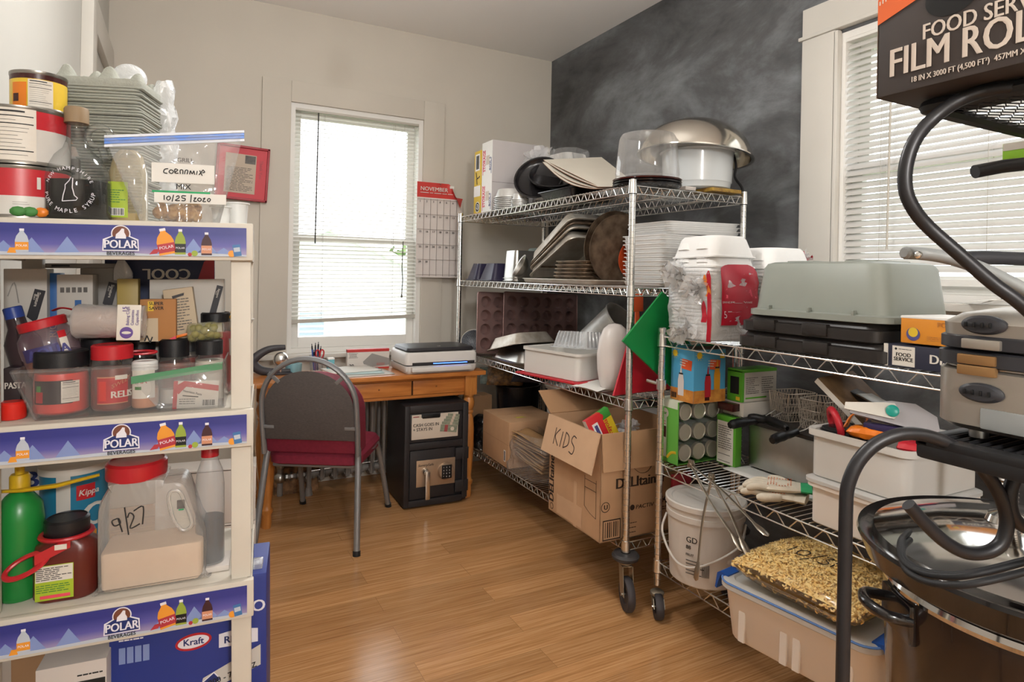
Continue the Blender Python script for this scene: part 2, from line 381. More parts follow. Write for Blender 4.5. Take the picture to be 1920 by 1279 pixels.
# right window casing: side board, head board with a cap, stool
b = MB()
b.box(XW - .03, XW, RY1, 1.958, 1.2, RZ1 + .015, 'paint_trim', .004); b.box(XW - .03, XW, RY0 - .17, RY0, 1.2, RZ1 + .015, 'paint_trim', .004)
b.box(XW - .04, XW, RY0 - .19, 1.972, RZ1 + .015, RZ1 + .032, 'paint_trim', .004); b.box(XW - .03, XW, RY0 - .17, 1.958, RZ1 + .032, 2.628, 'paint_trim', .004)
b.box(XW - .03, XW, RY1 - .012, RY1 + .012, 1.31, RZ1 + .012, 'paint_trim', .006)
struct(b, 'trim_3')
struct(MB().box(XW - .07, XW + .01, RY0 - .19, 1.975, RZ0 - .03, RZ0, 'paint_trim', .005).box(XW - .025, XW, RY0 - .17, 1.958, RZ0 - .13, RZ0 - .03, 'paint_trim', .004), 'trim_4')
# left wall: casing of a window near the far corner
b = MB()
b.box(XL, XL + .045, 3.17, 3.30, .6, ZC, 'paint_trim', .004); b.box(XL, XL + .03, 3.30, YW - .03, 2.45, 2.60, 'paint_trim', .004); b.box(XL, XL + .03, YW - .13, YW - .02, .6, 2.45, 'paint_trim', .004)
struct(b, 'trim_5')

# added fill lamps, out of view: one over the room, one behind the viewpoint
mat('fill_bulb_glow', 'fff6e6', .4, emit='fff2dc', estr=2.5)  # glow of the added fill bulbs
for k, (x, y, dz) in enumerate(((.60, 1.95, 2.44 - ZC), (.15, -1.5, 2.10 - ZC))):
    t = thing('fill_lamp', ('added fill bulb hanging out of view over the middle of the room', 'added fill bulb hanging out of view behind the viewpoint')[k], 'lamp', (x, y, ZC))
    MB().lathe([(0, 0), (.09, 0), (.085, -.02), (.03, -.035), (0, -.035)], 'white', 32).cyl((0, 0, dz + .09), (0, 0, -.03), .004, 'white', seg=8).build('base', t)
    MB().lathe([(0, .10), (.02, .10), (.022, .05), (.034, .02), (.036, -.01), (.02, -.035), (0, -.04)], 'fill_bulb_glow', 24, T(0, 0, dz)).build('bulb', t)

# ---------------------------------------------------------------- blinds
sheer('slat_white', 'f1efeb', .16, .4); sheer('slat_right', 'cbc8c4', .05, .4); mat('rail_grey', 'bdb8ae', .45); mat('cord', 'b8b4ac', .7); mat('wand_dark', '3b3a38', .3)
def blinds(name, label, w, ztop, zl, zr, pitch, tilt, depth, M, rail_m, wand_x, wand_z, cords, wand_m, slat_m='slat_white'):
    t = thing(name, label, 'blinds', M=M)
    MB().box(0, w, -.01, .03, ztop - .04, ztop, rail_m, .003).build('headrail', t)
    n = int((ztop - .05 - (zl + zr) / 2 - .03) / pitch); s = MB()
    for i in range(n):
        z = ztop - .06 - i * pitch; dz = 0
        f = max(0, (i - n * .55) / (n * .45)); lift = [(zl - (zl + zr) / 2) * f, (zr - (zl + zr) / 2) * f]
        R = []
        for x, k in ((.004, 0), (w - .004, 1)):
            r = []
            for j in range(5):
                q = (j / 4 - .5) * depth; c = .0025 * (1 - (2 * j / 4 - 1) ** 2)
                r.append((x, .01 + q * cos(tilt) - c * sin(tilt), z + lift[k] + q * sin(tilt) + c * cos(tilt)))
            R.append(r)
        s.loft(R, slat_m, None, False, False, close=False)
    s.build('slats', t, ang=60)
    r = MB(); r.loft([[(x, y + .01, (zl if x < w / 2 else zr) + z) for y, z in ((-.013, 0), (.013, 0), (.013, .024), (-.013, .024))] for x in (.002, w - .002)], rail_m); r.build('bottom_rail', t)
    c = MB()
    for f in cords:
        for y in (-.008, .028): c.tube([(w * f, y, ztop - .04), (w * f, y, zl + (zr - zl) * f)], .0011, 'cord', 5)
    c.build('ladder_cords', t)
    MB().tube([(wand_x, -.025, ztop - .045), (wand_x - .006, -.025, wand_z)], .0045, wand_m, 6).build('wand', t)
    return t
b1 = blinds('window_blinds', 'white slatted blinds hanging in the window over the desk, bottom rail slightly tilted', BX1 - BX0 - .012, BZ1 - .004, 1.038, 1.066, .0265, radians(22), .025, T(BX0 + .006, YW + .012, 0), 'rail_grey', .165, 1.56, (.24, .78), 'wand_dark')
mat('cord_dark', '5a5850', .7)
MB().tube([(.75, -.02, 2.41), (.755, -.02, 1.62)], .0009, 'cord', 5).tube([(.755, -.02, 1.60), (.75, -.02, 1.42), (.757, -.02, 1.33), (.752, -.02, 1.24)], .0035, 'cord_dark', 5).lathe([(0, .02), (.006, 0), (.008, -.012), (0, -.02)], 'cord_dark', 10, T(.752, -.02, 1.225)).build('pull_cord', b1)
b2 = blinds('window_blinds', 'white slatted blinds with a long grey wand in the window beside the blackboard wall', RY1 - RY0 - .012, RZ1 - .004, 1.372, 1.372, .0277, radians(52), .034, T(XW + .012, RY1 - .006, 0) @ RZ(-90), 'sash', .235, 1.515, (.16, .5, .84), 'rail_grey', 'slat_right')

# ---------------------------------------------------------------- outside
mat('siding', 'd8dde2', .7, var=.04, scale=4); mat('outdoor_roof', '9aa0a4', .8); mat('outdoor_window', '8c98a4', .3); mat('leaf', '7f9a5e', .8, var=.4, scale=9); mat('yard', '8f9a76', .9, var=.2, scale=2)
struct(MB().box(-25, 40, YW + .5, 60, -.9, -.8, 'yard').box(XW + .5, 60, -30, YW + .5, -.9, -.8, 'yard'), 'ground')
t = thing('neighbour_house', 'pale sided house with a low gable seen through the desk window', 'house', (2.3, 11.5, -.8))
w = MB(); w.poly([(-3.2, 0), (3.2, 0), (3.2, 1.55), (0, 2.9), (-3.2, 1.55)], 5, 'siding', RX(90) @ T(0, 0, -5))
for i in range(26): w.box(-3.2, 3.2, -.012, 0, i * .11 - .004, i * .11, 'outdoor_roof') if i * .11 < 1.5 else None
w.build('wall', t)
r = MB()
for sg in (-1, 1): r.loft([[(0, y, 2.9), (0, y, 3.02), (sg * 3.5, y, 1.55), (sg * 3.5, y, 1.43)] for y in (-.3, 5.2)], 'white')
r.build('roof', t)
for x in (-.5, 1.75):
    o = MB().box(x, x + .52, -.03, .0, .78, 1.5, 'white').build('window', t); q = MB().box(x + .05, x + .47, -.035, -.03, .83, 1.45, 'outdoor_window'); [q.box(x + .05, x + .47, -.04, -.035, .83 + i * .09, .86 + i * .09, 'white') for i in range(7)]; q.build('pane', o)
R = random.Random(4)
def tree(x, y, zz, r, label):
    t = thing('tree', label, 'tree', (x, y, -.8)); c = MB()
    for i in range(420):
        d = Vector((R.gauss(0, 1), R.gauss(0, 1), R.gauss(0, .8))).normalized() * r * R.uniform(.5, 1); s = r * .13
        M = T(d.x, d.y, zz + d.z) @ Euler((R.uniform(0, 6), R.uniform(0, 6), 0)).to_matrix().to_4x4()
        c.quad((-s, -s * .6, 0), (s, -s * .6, 0), (s, s * .6, .02), (-s, s * .6, 0), 'leaf', M)
    c.build('crown', t); MB().cyl((0, 0, 0), (0, 0, zz), .12, 'carton_dark', .06).build('trunk', t)
tree(3.6, 19.5, 1.9, 1.3, 'green tree behind the neighbouring roof'); tree(6.6, 20.5, 1.75, 1.35, 'green tree right of the neighbouring roof ridge')
# ================================================================ desk corner
mat('pine', 'c07a3c', .38, col2='a4622b', scale=5, stretch=(1, 9, 9), coat=.2); mat('pine_leg', 'c07f3f', .35, col2='a86a30', scale=6, stretch=(9, 9, 1.2), coat=.25); mat('drawer_gap', '3a2414', .8)
DX0, DX1, DY0, DY1, DZ = .322, 1.69, 3.53, 3.895, .785
d = thing('writing_desk', 'orange pine desk with turned legs and two shallow drawers under the window', 'desk', ((DX0 + DX1) / 2, (DY0 + DY1) / 2, 0))
cx, cy = (DX0 + DX1) / 2, (DY0 + DY1) / 2
MB().box(DX0 - cx, DX1 - cx, DY0 - cy, DY1 - cy, DZ - .028, DZ, 'pine', .006).build('desk_top', d)
ap = MB(); x0, x1 = .43 - cx, 1.60 - cx; y0, y1 = 3.575 - cy, 3.85 - cy
ap.box(x0, x1, y0 + .012, y0 + .03, DZ - .145, DZ - .028, 'drawer_gap'); ap.box(x0, x1, y1 - .02, y1, DZ - .145, DZ - .028, 'pine')
for x in (x0, x1): ap.box(x - .01, x + .01, y0, y1, DZ - .145, DZ - .028, 'pine')
ap.box(x0, x1, y0 + .002, y0 + .02, DZ - .15, DZ - .132, 'pine', .002); ap.box(x0, x1, y0 + .002, y0 + .02, DZ - .045, DZ - .028, 'pine', .002)
ap.build('apron', d)
mat('knot', '7c4a20', .5)
for a, b_ in ((.475, .86), (.87, 1.222), (1.232, 1.565)):
    dr = MB().box(a - cx, b_ - cx, y0 - .004, y0 + .012, DZ - .13, DZ - .046, 'pine', .003); dr.lathe([(0, 0), (.006, 0), (0, .001)], 'knot', 8, T((a + b_) / 2 - cx - .02, y0 - .004, DZ - .085) @ RX(90)); dr.build('drawer', d)
leg = [(0, 0), (.024, 0), (.027, .03), (.024, .07), (.033, .085), (.033, .1), (.026, .108), (.024, .13), (.031, .2), (.036, .32), (.036, .43), (.03, .49), (.024, .515), (.03, .525), (.03, .533), (.025, .54), (.034, .56), (.037, .585), (.03, .61), (.026, .617), (.032, .625), (.032, .635), (0, .635)]
for x in (.43, 1.60):
    for y in (3.585, 3.845):
        MB().lathe(leg, 'pine_leg', 24).box(-.039, .039, -.035, .035, .635, DZ - .028, 'pine_leg', .003).build('leg', d, T(x - cx, y - cy, 0))

# ---------------------------------------------------------------- chair
mat('chair_metal', '8f9092', .42, .55, var=.06, scale=60); mat('chair_grey', '57504d', .9, col2='4a4442', scale=90, bump=.15, bscale=260, stretch=(1, 1, 5)); mat('burgundy', '7d1f35', .8, var=.15, scale=60, bump=.1, bscale=300); mat('burgundy_pipe', 'b0495c', .6)
ch = thing('banquet_chair', 'grey framed banquet chair with round top back and burgundy padding at the desk', 'chair', (.722, 3.455, 0), -30)
def cl(p): return p                                   # chair local: x right, y forward, z up
BW = .235
def arch(r=0., n=18, hw=BW, top=.955, zc=.72, lean=.0):
    """outline of the back frame, from the left foot of the arch over the top"""
    o = []
    for i in range(n + 1):
        a = pi - pi * i / n; o.append((hw * cos(a), zc + (top - zc) * sin(a)))
    return o
def lean(x, z): return (x, -.262 - (z - .45) * .17, z)
fr = MB(); pts = [(-BW, .47), (-BW - .002, .6)] + arch() + [(BW + .002, .6), (BW, .47)]
fr.tube([lean(*p) for p in pts], .0175, 'chair_metal', 10, flat=.75)
for sx, a in ((-1, 40), (1, -40)):
    x, z = sx * .15, .875
    fr.box(-.010, .010, -.004, .004, -.035, .035, 'chair_metal', .004, T(*lean(sx * .165, .858)) @ T(0, -.008, 0) @ RX(9) @ RY(-a * 1.2)); fr.box(-.03, .03, -.004, .004, -.009, .009, 'chair_metal', .004, T(*lean(sx * .205, .61)) @ T(0, -.01, 0) @ RX(9))
fr.build('back_frame', ch)
def pad(y0, y1, hw, top, zc, bot, m):
    s = MB(); pr = [(-hw, bot)] + [(x, z) for x, z in arch(0, 18, hw, top, zc)] + [(hw, bot)]
    c = (0, (bot + top) / 2); R = []
    for y, k in ((y0, .93), (y0 + .006, 1), (y1 - .012, 1), (y1, .9)):
        R.append([(Vector(lean(x * k, c[1] + (z - c[1]) * k)) + Vector((0, y, 0)))[:] for x, z in pr])
    return s.loft(R, m)
pad(-.012, .006, BW - .012, .895, .70, .545, 'chair_grey').build('back_cover', ch)
bk = pad(.006, .175, BW - .004, .865, .68, .475, 'burgundy'); bk.build('backrest', ch)
MB().tube([(Vector(lean(x, z)) + Vector((0, .166, 0)))[:] for x, z in [(-BW + .008, .48)] + arch(0, 18, BW - .008, .863, .68) + [(BW - .008, .48)]], .004, 'burgundy_pipe', 6).build('piping', ch)
se = MB(); se.tub([(.215, .2, .40, .05), (.235, .22, .41, .06), (.24, .225, .45, .07), (.225, .21, .475, .07), (.18, .17, .482, .06)], 'burgundy'); se.build('seat', ch, T(0, -.015, 0))
mat('chair_bare', '6d6a69', .6)
MB().tube([(-.21, -.2, .395), (.21, -.2, .395), (.21, .19, .395), (-.21, .19, .395)], .011, 'chair_metal', 8, closed=True).build('seat_frame', ch)
for sx in (-1, 1):
    for nm, a, b_, c in (('r', (sx * .225, -.24, .50), (sx * .232, -.25, .44), (sx * .255, -.325, .012)), ('f', (sx * .22, -.15, .44), (sx * .228, .16, .40), (sx * .255, .325, .012))):
        s = MB(); s.tube(smooth([a, b_, c] if nm == 'r' else [a, (sx * .224, .05, .428), b_, c], 5), .0155, 'chair_metal', 10)
        e = Vector(c) - Vector(b_); e.normalize(); s.cyl(Vector(c) - e * .012, Vector(c) + e * .012, .0185, 'black_rubber', seg=12); s.build('leg', ch)

# ---------------------------------------------------------------- safe
mat('safe_black', '232022', .5, var=.12, scale=80, bump=.12, bscale=300); mat('safe_plate', 'b7a089', .35, .7); mat('sticker', 'cfc3b4', .5); mat('money', '8c927e', .7, var=.3, scale=70); mat('strap', 'c9b7a6', .6); mat('strap_red', '9a4a4a', .6)
SW, SD, SH = .395, .40, .605
sf = thing('depository_safe', 'black drop safe with keypad and lever handle on the floor under the desk', 'safe', (1.165, 3.507, 0), -2)
s = MB(); s.box(0, SW, .02, SD, .012, SH, 'safe_black', .006); s.box(0, .03, 0, .02, .012, SH, 'safe_black', .004); s.box(SW - .035, SW, 0, .02, .03, SH, 'safe_black', .004)
s.box(.03, SW - .035, 0, .02, SH - .045, SH, 'safe_black', .004); s.box(.03, SW - .035, 0, .02, .345, .385, 'safe_black', .004); s.box(.03, SW - .035, 0, .02, .012, .05, 'safe_black', .004)
for x in (.03, SW - .03): s.cyl((x, .05, 0), (x, .05, .012), .015, 'black'); s.cyl((x, SD - .05, 0), (x, SD - .05, .012), .015, 'black')
s.build('body', sf)
s = MB(); s.box(.032, SW - .037, .008, .02, .388, SH - .048, 'safe_black', .004); s.box(.105, .215, .002, .012, .525, .545, 'black', .004); dr = s.build('deposit_drawer', sf)
s = MB(); s.box(.042, .33, .005, .0085, .405, .53, 'sticker', .001); s.box(.042, .10, .005, .0085, .53, .55, 'sticker'); s.box(.218, .33, .005, .0085, .53, .55, 'sticker')
s.text('CASH GOES IN\n+ STAYS IN', .026, 'ink', T(.05, .0045, .48) @ FRONT, .012, wx=.92); s.box(.05, .085, .0042, .005, .536, .541, 'strap_red')
M = T(.275, .004, .47) @ RY(8); s.box(-.055, .05, -.002, .004, -.035, .005, 'money', M=M); s.box(-.03, -.01, -.003, .004, -.035, .005, 'strap_red', M=M); s.lathe([(0, 0), (.012, 0), (0, .0005)], 'sticker', 14, M @ T(.02, -.0025, -.015) @ RX(90))
for k in range(4): s.box(-.05 + k * .01, .055, -.001, .004, .008 + k * .017, .023 + k * .017, 'money', M=M); s.box(0 + k * .004, .016 + k * .004, -.002, .004, .008 + k * .017, .023 + k * .017, 'strap', M=M)
tag(s.build('sticker', dr), 'cash slogan sticker')
s = MB(); s.box(.036, SW - .082, .006, .02, .055, .34, 'safe_black', .003)
for z in (.07, .265): s.box(SW - .08, SW + .004, -.006, .02, z, z + .07, 'safe_black', .004)
s.cyl((SW - .03, 0, .1), (SW - .03, 0, .3), .008, 'safe_black'); do = s.build('door', sf)
s = MB(); s.box(.075, .315, .002, .006, .125, .28, 'safe_plate', .001); s.text('SentrySafe', .02, 'ink', T(.083, .0018, .245) @ FRONT @ SC(1, 1, 1), .01, shear=.25, wx=1.15); s.build('door_plate', do)
s = MB(); s.lathe([(0, 0), (.021, 0), (.02, .02), (.014, .03), (0, .03)], 'chrome', 20, T(.128, .002, .215) @ RX(90)); s.box(.118, .146, -.043, -.03, .06, .225, 'chrome', .005); s.build('handle', do)
s = MB(); s.lathe([(0, 0), (.05, 0), (.05, .012), (.044, .02), (0, .022)], 'safe_plate', 28, T(.255, .002, .205) @ RX(90)); s.box(.224, .286, -.023, -.018, .165, .245, 'black', .002)
for i in range(3):
    for j in range(4): s.text('123456789*0#'[j * 3 + i], .012, 'white', T(.232 + i * .018, -.0235, .228 - j * .018) @ FRONT, 0)
s.build('keypad', do)

# ---------------------------------------------------------------- radiator
mat('radiator_paint', '8e8883', .5, .2, var=.15, scale=20)
rd = thing('cast_iron_radiator', 'old grey cast iron column radiator standing below the window', 'radiator', (1.06, 4.06, 0))
for k in range(9):
    x = -.34 + k * .078; s = MB()
    for y in (-.06, .06): s.tube([(x, y, .03 if k in (0, 8) else .09), (x, y, .60)], .019, 'radiator_paint', 8, flat=.8)
    s.tube(smooth([(x, -.06, .58), (x, -.03, .635), (x, .03, .635), (x, .06, .58)], 4), .019, 'radiator_paint', 8); s.tube(smooth([(x, -.06, .11), (x, -.02, .085), (x, .02, .085), (x, .06, .11)], 4), .019, 'radiator_paint', 8)
    if k in (0, 8): s.cyl((x, -.06, 0), (x, -.06, .05), .024, 'radiator_paint', .018); s.cyl((x, .06, 0), (x, .06, .05), .024, 'radiator_paint', .018)
    s.build('radiator_section', rd)
MB().cyl((-.34, 0, .58), (.29, 0, .58), .022, 'radiator_paint').build('connecting_pipe', rd); MB().cyl((-.34, -.07, .15), (.29, -.07, .17), .003, 'chrome', seg=6).build('rod', rd)
s = MB(); s.cyl((-.34, 0, .11), (.29, 0, .11), .022, 'radiator_paint')
for k in range(8): s.cyl((-.31 + k * .078, 0, .11), (-.295 + k * .078, 0, .11), .03, 'radiator_paint', seg=12)
s.build('connecting_pipe', rd)
s = MB(); s.cyl((-.5, 0, .11), (-.34, 0, .11), .016, 'radiator_paint')
for x in (-.47, -.44, -.4, -.37): s.cyl((x, 0, .11), (x + .012, 0, .11), .026, 'steel', seg=8)
s.cyl((-.5, 0, 0), (-.5, 0, .2), .017, 'radiator_paint'); s.ball((-.5, 0, .11), .035, 'steel'); s.lathe([(0, 0), (.022, 0), (.03, .03), (.022, .06), (0, .06)], 'steel', 12, T(-.5, 0, .17)); s.lathe([(0, .24), (.03, .24), (.034, .255), (.02, .27), (0, .27)], 'black', 14, T(-.5, 0, 0)); s.cyl((-.5, 0, .22), (-.5, 0, .245), .008, 'steel'); s.build('valve', rd)
mat('print_paper', '9a7350', .85, col2='4a3322', scale=26)
s = MB(); s.loft([[(x + nz((x, z, 1), 8) * .012, y + nz((x, z, 2), 6) * .02, z) for x, y in ((-.13, -.05), (.13, -.05), (.13, .05), (-.13, .05))] for z in (0, .1, .2, .3, .4)], 'print_paper', c1=False)
one(s, 'paper_bag', 'brown patterned paper bag on the floor left of the radiator', 'bag', (.66, 4.12, 0), solid=.003)

# ---------------------------------------------------------------- printer
mat('printer_white', 'd8d5d1', .4); mat('printer_dark', '2a282b', .45); mat('printer_light', '3c64ff', .4, emit='3f66ff', estr=6.)
PX0, PX1, PY0, PY1 = 1.175, 1.635, 3.545, 3.86
p = thing('printer', 'white office printer with black scanner lid on the right end of the desk', 'printer', ((PX0 + PX1) / 2, (PY0 + PY1) / 2, DZ)); hw, hd = (PX1 - PX0) / 2, (PY1 - PY0) / 2
s = MB(); s.tub([(hw - .01, hd - .01, 0, .02), (hw, hd, .015, .025), (hw, hd, .045, .025)], 'printer_white'); s.tub([(hw, hd, .052, .025), (hw, hd, .11, .025), (hw - .008, hd - .006, .125, .025)], 'printer_white'); s.tub([(hw - .012, hd - .01, .04, .02), (hw - .012, hd - .01, .056, .02)], 'printer_dark', c0=False, c1=False)
s.box(-hw + .04, hw - .02, -hd - .001, -hd + .02, .05, .066, 'printer_dark'); s.build('body', p)
s = MB(); s.tub([(hw - .02, hd - .015, .126, .03), (hw - .012, hd - .012, .135, .03), (hw - .02, hd - .02, .149, .03), (hw - .05, hd - .05, .153, .03)], 'printer_dark'); s.text('hp', .02, 'printer_white', T(-.01, -hd + .06, .1535), 0); s.build('scanner_lid', p)
MB().box(-hw + .03, hw - .05, -hd - .03, -hd + .02, .012, .042, 'printer_white', .008).build('paper_tray', p)
MB().box(-.06, .16, -hd - .003, -hd, .055, .0595, 'printer_light').build('status_light', p)

# ---------------------------------------------------------------- desk clutter
mat('paper', 'e4e2dc', .8, var=.03, scale=5); mat('paper_blue', 'b9cfd0', .7); mat('paper_grey', 'c9c6c0', .8); mat('box_red', 'b5322f', .5); mat('box_grey', 'cbc4bd', .5); mat('foil_box', '8d8a87', .4)
for k, (x, y, rz, w, h_, m, l) in enumerate(((.96, 3.66, 6, .30, .2, 'paper_grey', 'lowest sheet of loose papers left of the printer'), (.94, 3.70, -4, .26, .19, 'paper_blue', 'pale blue sheet among the papers left of the printer'), (.90, 3.735, 9, .3, .2, 'paper', 'topmost white sheet of the papers left of the printer'))):
    s = MB(); s.grid(lambda u, v, w=w, h_=h_, k=k: ((u - .5) * w, (v - .5) * h_, .004 * sin(u * 5 + k) ** 2 * v), 10, 6, m); one(s, 'paper_sheet', l, 'paper', (x, y, DZ + .003 + k * .007), rz, 'papers on the desk', solid=.005)
b = thing('vacuum_bag_box', 'grey and red box marked 30 leaning behind the papers on the desk', 'box', px(690, 650, Y=3.86).xy.to_3d() + Vector((0, 0, DZ)), 0)
s = MB(); s.box(-.13, .13, -.02, .02, .0, .105, 'box_grey', .002); s.box(-.13, .13, -.0206, .0206, .104, .122, 'box_red', .002); s.box(-.128, .13, -.021, -.02, 0, .008, 'box_red')
s.text('30', .03, 'ink', T(-.12, -.021, .012) @ FRONT, .01); s.print(.045, .018, 2, 'ink', T(-.118, -.021, .075) @ FRONT, 4); s.box(-.122, -.066, -.0208, -.02, .07, .072, 'ink'); s.box(-.122, -.066, -.0208, -.02, .096, .098, 'ink')
s.poly([(-.035, .045), (.02, .095), (.13, .06), (.13, .02), (.03, .012), (-.03, .03)], .0006, 'foil_box', T(0, -.0205, 0) @ RX(90)); s.print(.05, .015, 2, 'box_red', T(.05, -.0215, .02) @ FRONT, 6); s.build('carton', b)
# pens and their glass
q = px(594, 660, Y=3.83); PC = Vector((q.x, 3.83, DZ))
c = thing('pen_glass', 'clear drinking glass holding pens and scissors on the desk', 'cup', PC)
MB().lathe([(0, .0), (.036, 0), (.043, .1), (.040, .1), (.033, .006), (0, .006)], 'clear', 24).build('glass', c)
mat('pen_blue', '2d4f9c', .3); mat('pen_navy', '27305c', .3); mat('pen_violet', '5a3f74', .3); mat('pen_teal', '5c8ea0', .3)
for k, (dx, dy, tx, ty, L, m, l) in enumerate(((-.022, .0, -.16, .1, .155, 'pen_blue', 'light blue pen at the left of the pen glass'), (-.006, .012, -.05, -.1, .16, 'pen_navy', 'navy pen in the middle of the pen glass'), (.004, -.01, .06, .1, .165, 'pen_navy', 'tallest dark pen in the pen glass'), (-.016, -.014, -.1, .2, .12, 'pen_violet', 'short violet pen in the pen glass'), (.02, .012, .14, -.1, .14, 'pen_teal', 'teal pen at the right of the pen glass'))):
    t = thing('pen', l, 'pen', M=T(*(PC + Vector((dx * .6, dy, .008)))) @ Euler((-ty * .6, tx * .6, 0)).to_matrix().to_4x4(), group='pens in the glass')
    MB().lathe([(0, 0), (.0045, .004), (.005, .02), (.005, L - .03)], m, 10).build('barrel', t); MB().lathe([(.005, L - .03), (.004, L - .01), (.0018, L - .008), (.0018, L - .004), (.003, L - .002), (0, L + .006)], 'black', 8).build('clicker', t)
t = thing('scissors', 'scissors with red handles standing in the pen glass', 'scissors', M=T(*(PC + Vector((.012, -.02, .012)))) @ RX(6)); mat('handle_red', 'b8252d', .35)
for sg in (-1, 1):
    MB().poly([(0, 0), (sg * .006, .02), (sg * .009, .07), (0, .07)], .002, 'steel', RX(90)).build('blade', t)
    MB().tube(smooth([(sg * .004, 0, .065), (sg * .02, 0, .085), (sg * .022, 0, .112), (sg * .011, 0, .122), (sg * .002, 0, .105), (sg * .002, 0, .08)], 5), .004, 'handle_red', 8).build('handle', t)
q = px(620, 665, Y=3.80); t = thing('tape_box', 'small blue and teal cardboard box right of the pen glass', 'box', (q.x, 3.80, DZ), 8); mat('teal_box', '4f98a6', .5, col2='7db6bf', scale=30)
MB().box(-.019, .019, -.015, .015, 0, .08, 'teal_box', .001).box(-.0195, .0195, -.0155, .0155, .074, .084, 'white', .001).build('carton', t)
q = px(551, 658, Y=3.84); film('aqua', 'bfe3ea', .3, .1, .5, tint='d5f0f5'); one(MB().lathe([(0, 0), (.045, 0), (.048, .055), (.045, .055), (.042, .005), (0, .005)], 'aqua', 24), 'plastic_tub', 'pale aqua plastic tub on the desk between ring stand and pen glass', 'tub', (q.x, 3.84, DZ))
# ring stand with chrome ball
q = px(507, 655, Y=3.80); t = thing('ring_stand', 'dark grey oval ring stand with a chrome ball at the left end of the desk', 'ornament', (q.x + .02, 3.80, DZ)); mat('ring_grey', '3c3a3e', .5)
s = MB(); P = smooth([(.06, 0, .155), (-.03, 0, .145), (-.1, 0, .1), (-.105, 0, .06), (-.06, 0, .025), (.02, 0, .014), (.09, 0, .016)], 6); n = len(P)
s.tube(P, [.012 + .010 * sin(pi * i / (n - 1)) for i in range(n)], 'ring_grey', 12, flat=1.2); s.box(-.04, .1, -.03, .03, 0, .012, 'ring_grey', .004); s.build('ring', t)
MB().ball((.035, -.01, .088), .042, 'chrome', 28).cyl((.035, -.01, .012), (.035, -.01, .05), .006, 'chrome').build('chrome_ball', t)
mat('cord_beige', 'b39b80', .6); one(MB().tube(smooth([(.355, 3.50, .78), (.352, 3.50, .6), (.362, 3.50, .4), (.39, 3.5, .15), (.36, 3.46, .02), (.30, 3.42, .006)], 8), .003, 'cord_beige', 6), 'power_cord', 'beige cord hanging from the left end of the desk', 'cord')

# white file boxes on the floor
mat('box_white', 'cfc7c0', .7, var=.05, scale=6)
for k, l in enumerate(('lower of two white boxes stacked on the floor behind the pantry shelf', 'upper of two white boxes stacked on the floor behind the pantry shelf')):
    s = MB(); s.box(-.4, 0, -.16, 0, 0, .245, 'box_white', .003); s.box(-.38, -.02, -.161, -.16, .235, .238, 'ink_brown')
    one(s, 'storage_box', l, 'box', (.338 - k * .003, 3.215, k * .247), -6, 'white boxes on the floor')

# ---------------------------------------------------------------- wall things
mat('frame_red', '9c2430', .45); mat('mat_red', 'c02a37', .5); mat('photo_grey', '6b6662', .6, var=.5, scale=40); mat('aged_paper', 'c3b3a2', .8)
a = px(450, 279, Y=YW - .02); c_ = px(499, 378, Y=YW - .02)
pf = thing('framed_certificate', 'red framed article hanging on the wall left of the window', 'picture', M=T(.325, YW - .036, 1.975) @ RY(2.5))
s = MB(); FWW, FH = .30, .335
for x0, x1, z0, z1 in ((-FWW / 2, FWW / 2, FH / 2 - .014, FH / 2), (-FWW / 2, FWW / 2, -FH / 2, -FH / 2 + .014), (-FWW / 2, -FWW / 2 + .014, -FH / 2, FH / 2), (FWW / 2 - .014, FWW / 2, -FH / 2, FH / 2)): s.box(x0, x1, -.018, .01, z0, z1, 'frame_red', .003)
s.build('frame', pf)
s = MB(); s.box(-FWW / 2 + .012, FWW / 2 - .012, -.004, .008, -FH / 2 + .012, FH / 2 - .012, 'mat_red'); s.box(-.1, .075, -.006, -.004, -.125, .115, 'aged_paper'); s.box(.01, .07, -.0065, -.006, .06, .11, 'photo_grey'); s.print(.15, .15, 16, 'photo_grey', T(-.09, -.0065, -.115) @ FRONT, 5); s.text('Thank You', .026, 'frame_red', T(.095, -.0065, .09) @ FRONT @ RZ(-90), .01); s.build('print', pf)
mat('calendar_red', 'c63a35', .55); mat('calendar_paper', 'ddd5d0', .7); mat('calendar_line', '9a8f8b', .7)
ca = thing('wall_calendar', 'red topped november calendar hanging beside the window', 'calendar', (1.437, YW - .075, 1.352), 1)
CW_, CH_ = .345, .665
s = MB()
def curl(u, v):
    c = max(0, u - .72) * max(0, v - .86) * 14; return (u * CW_ - c * .12, -.004 - c * .2 - .008 * sin(u * 3) * (1 - v), v * CH_ - c * .32)
s.grid(lambda u, v: curl(u, v * .84), 16, 10, 'calendar_paper'); s.grid(lambda u, v: curl(u, .84 + v * .16), 16, 6, 'calendar_red')
for k in range(1, 7): s.box(k * CW_ / 7 - .0007, k * CW_ / 7 + .0007, -.016, -.011, .01, .55, 'calendar_line')
for k in range(6): s.box(.005, CW_ - .005, -.016, -.011, .02 + k * .105, .0215 + k * .105, 'calendar_line')
for k in range(30):
    j, i = divmod(k, 7); s.text(str(k + 1), .019, 'ink', T(i * CW_ / 7 + .014, -.017, .523 - j * .105) @ FRONT, .02)
s.text('NOVEMBER', .04, 'calendar_paper', T(.02, -.014, .605) @ FRONT, .015); s.print(.26, .012, 1, 'calendar_paper', T(.02, -.014, .585) @ FRONT, 2)
s.box(.24, .27, -.02, -.012, .632, .65, 'white'); s.build('pages', ca, solid=0)
# nail-held clip joining calendar to the casing
s = MB(); s.cyl((.17, -.02, CH_ - .008), (.17, .06, CH_ - .008), .003, 'steel'); s.build('hook', ca)
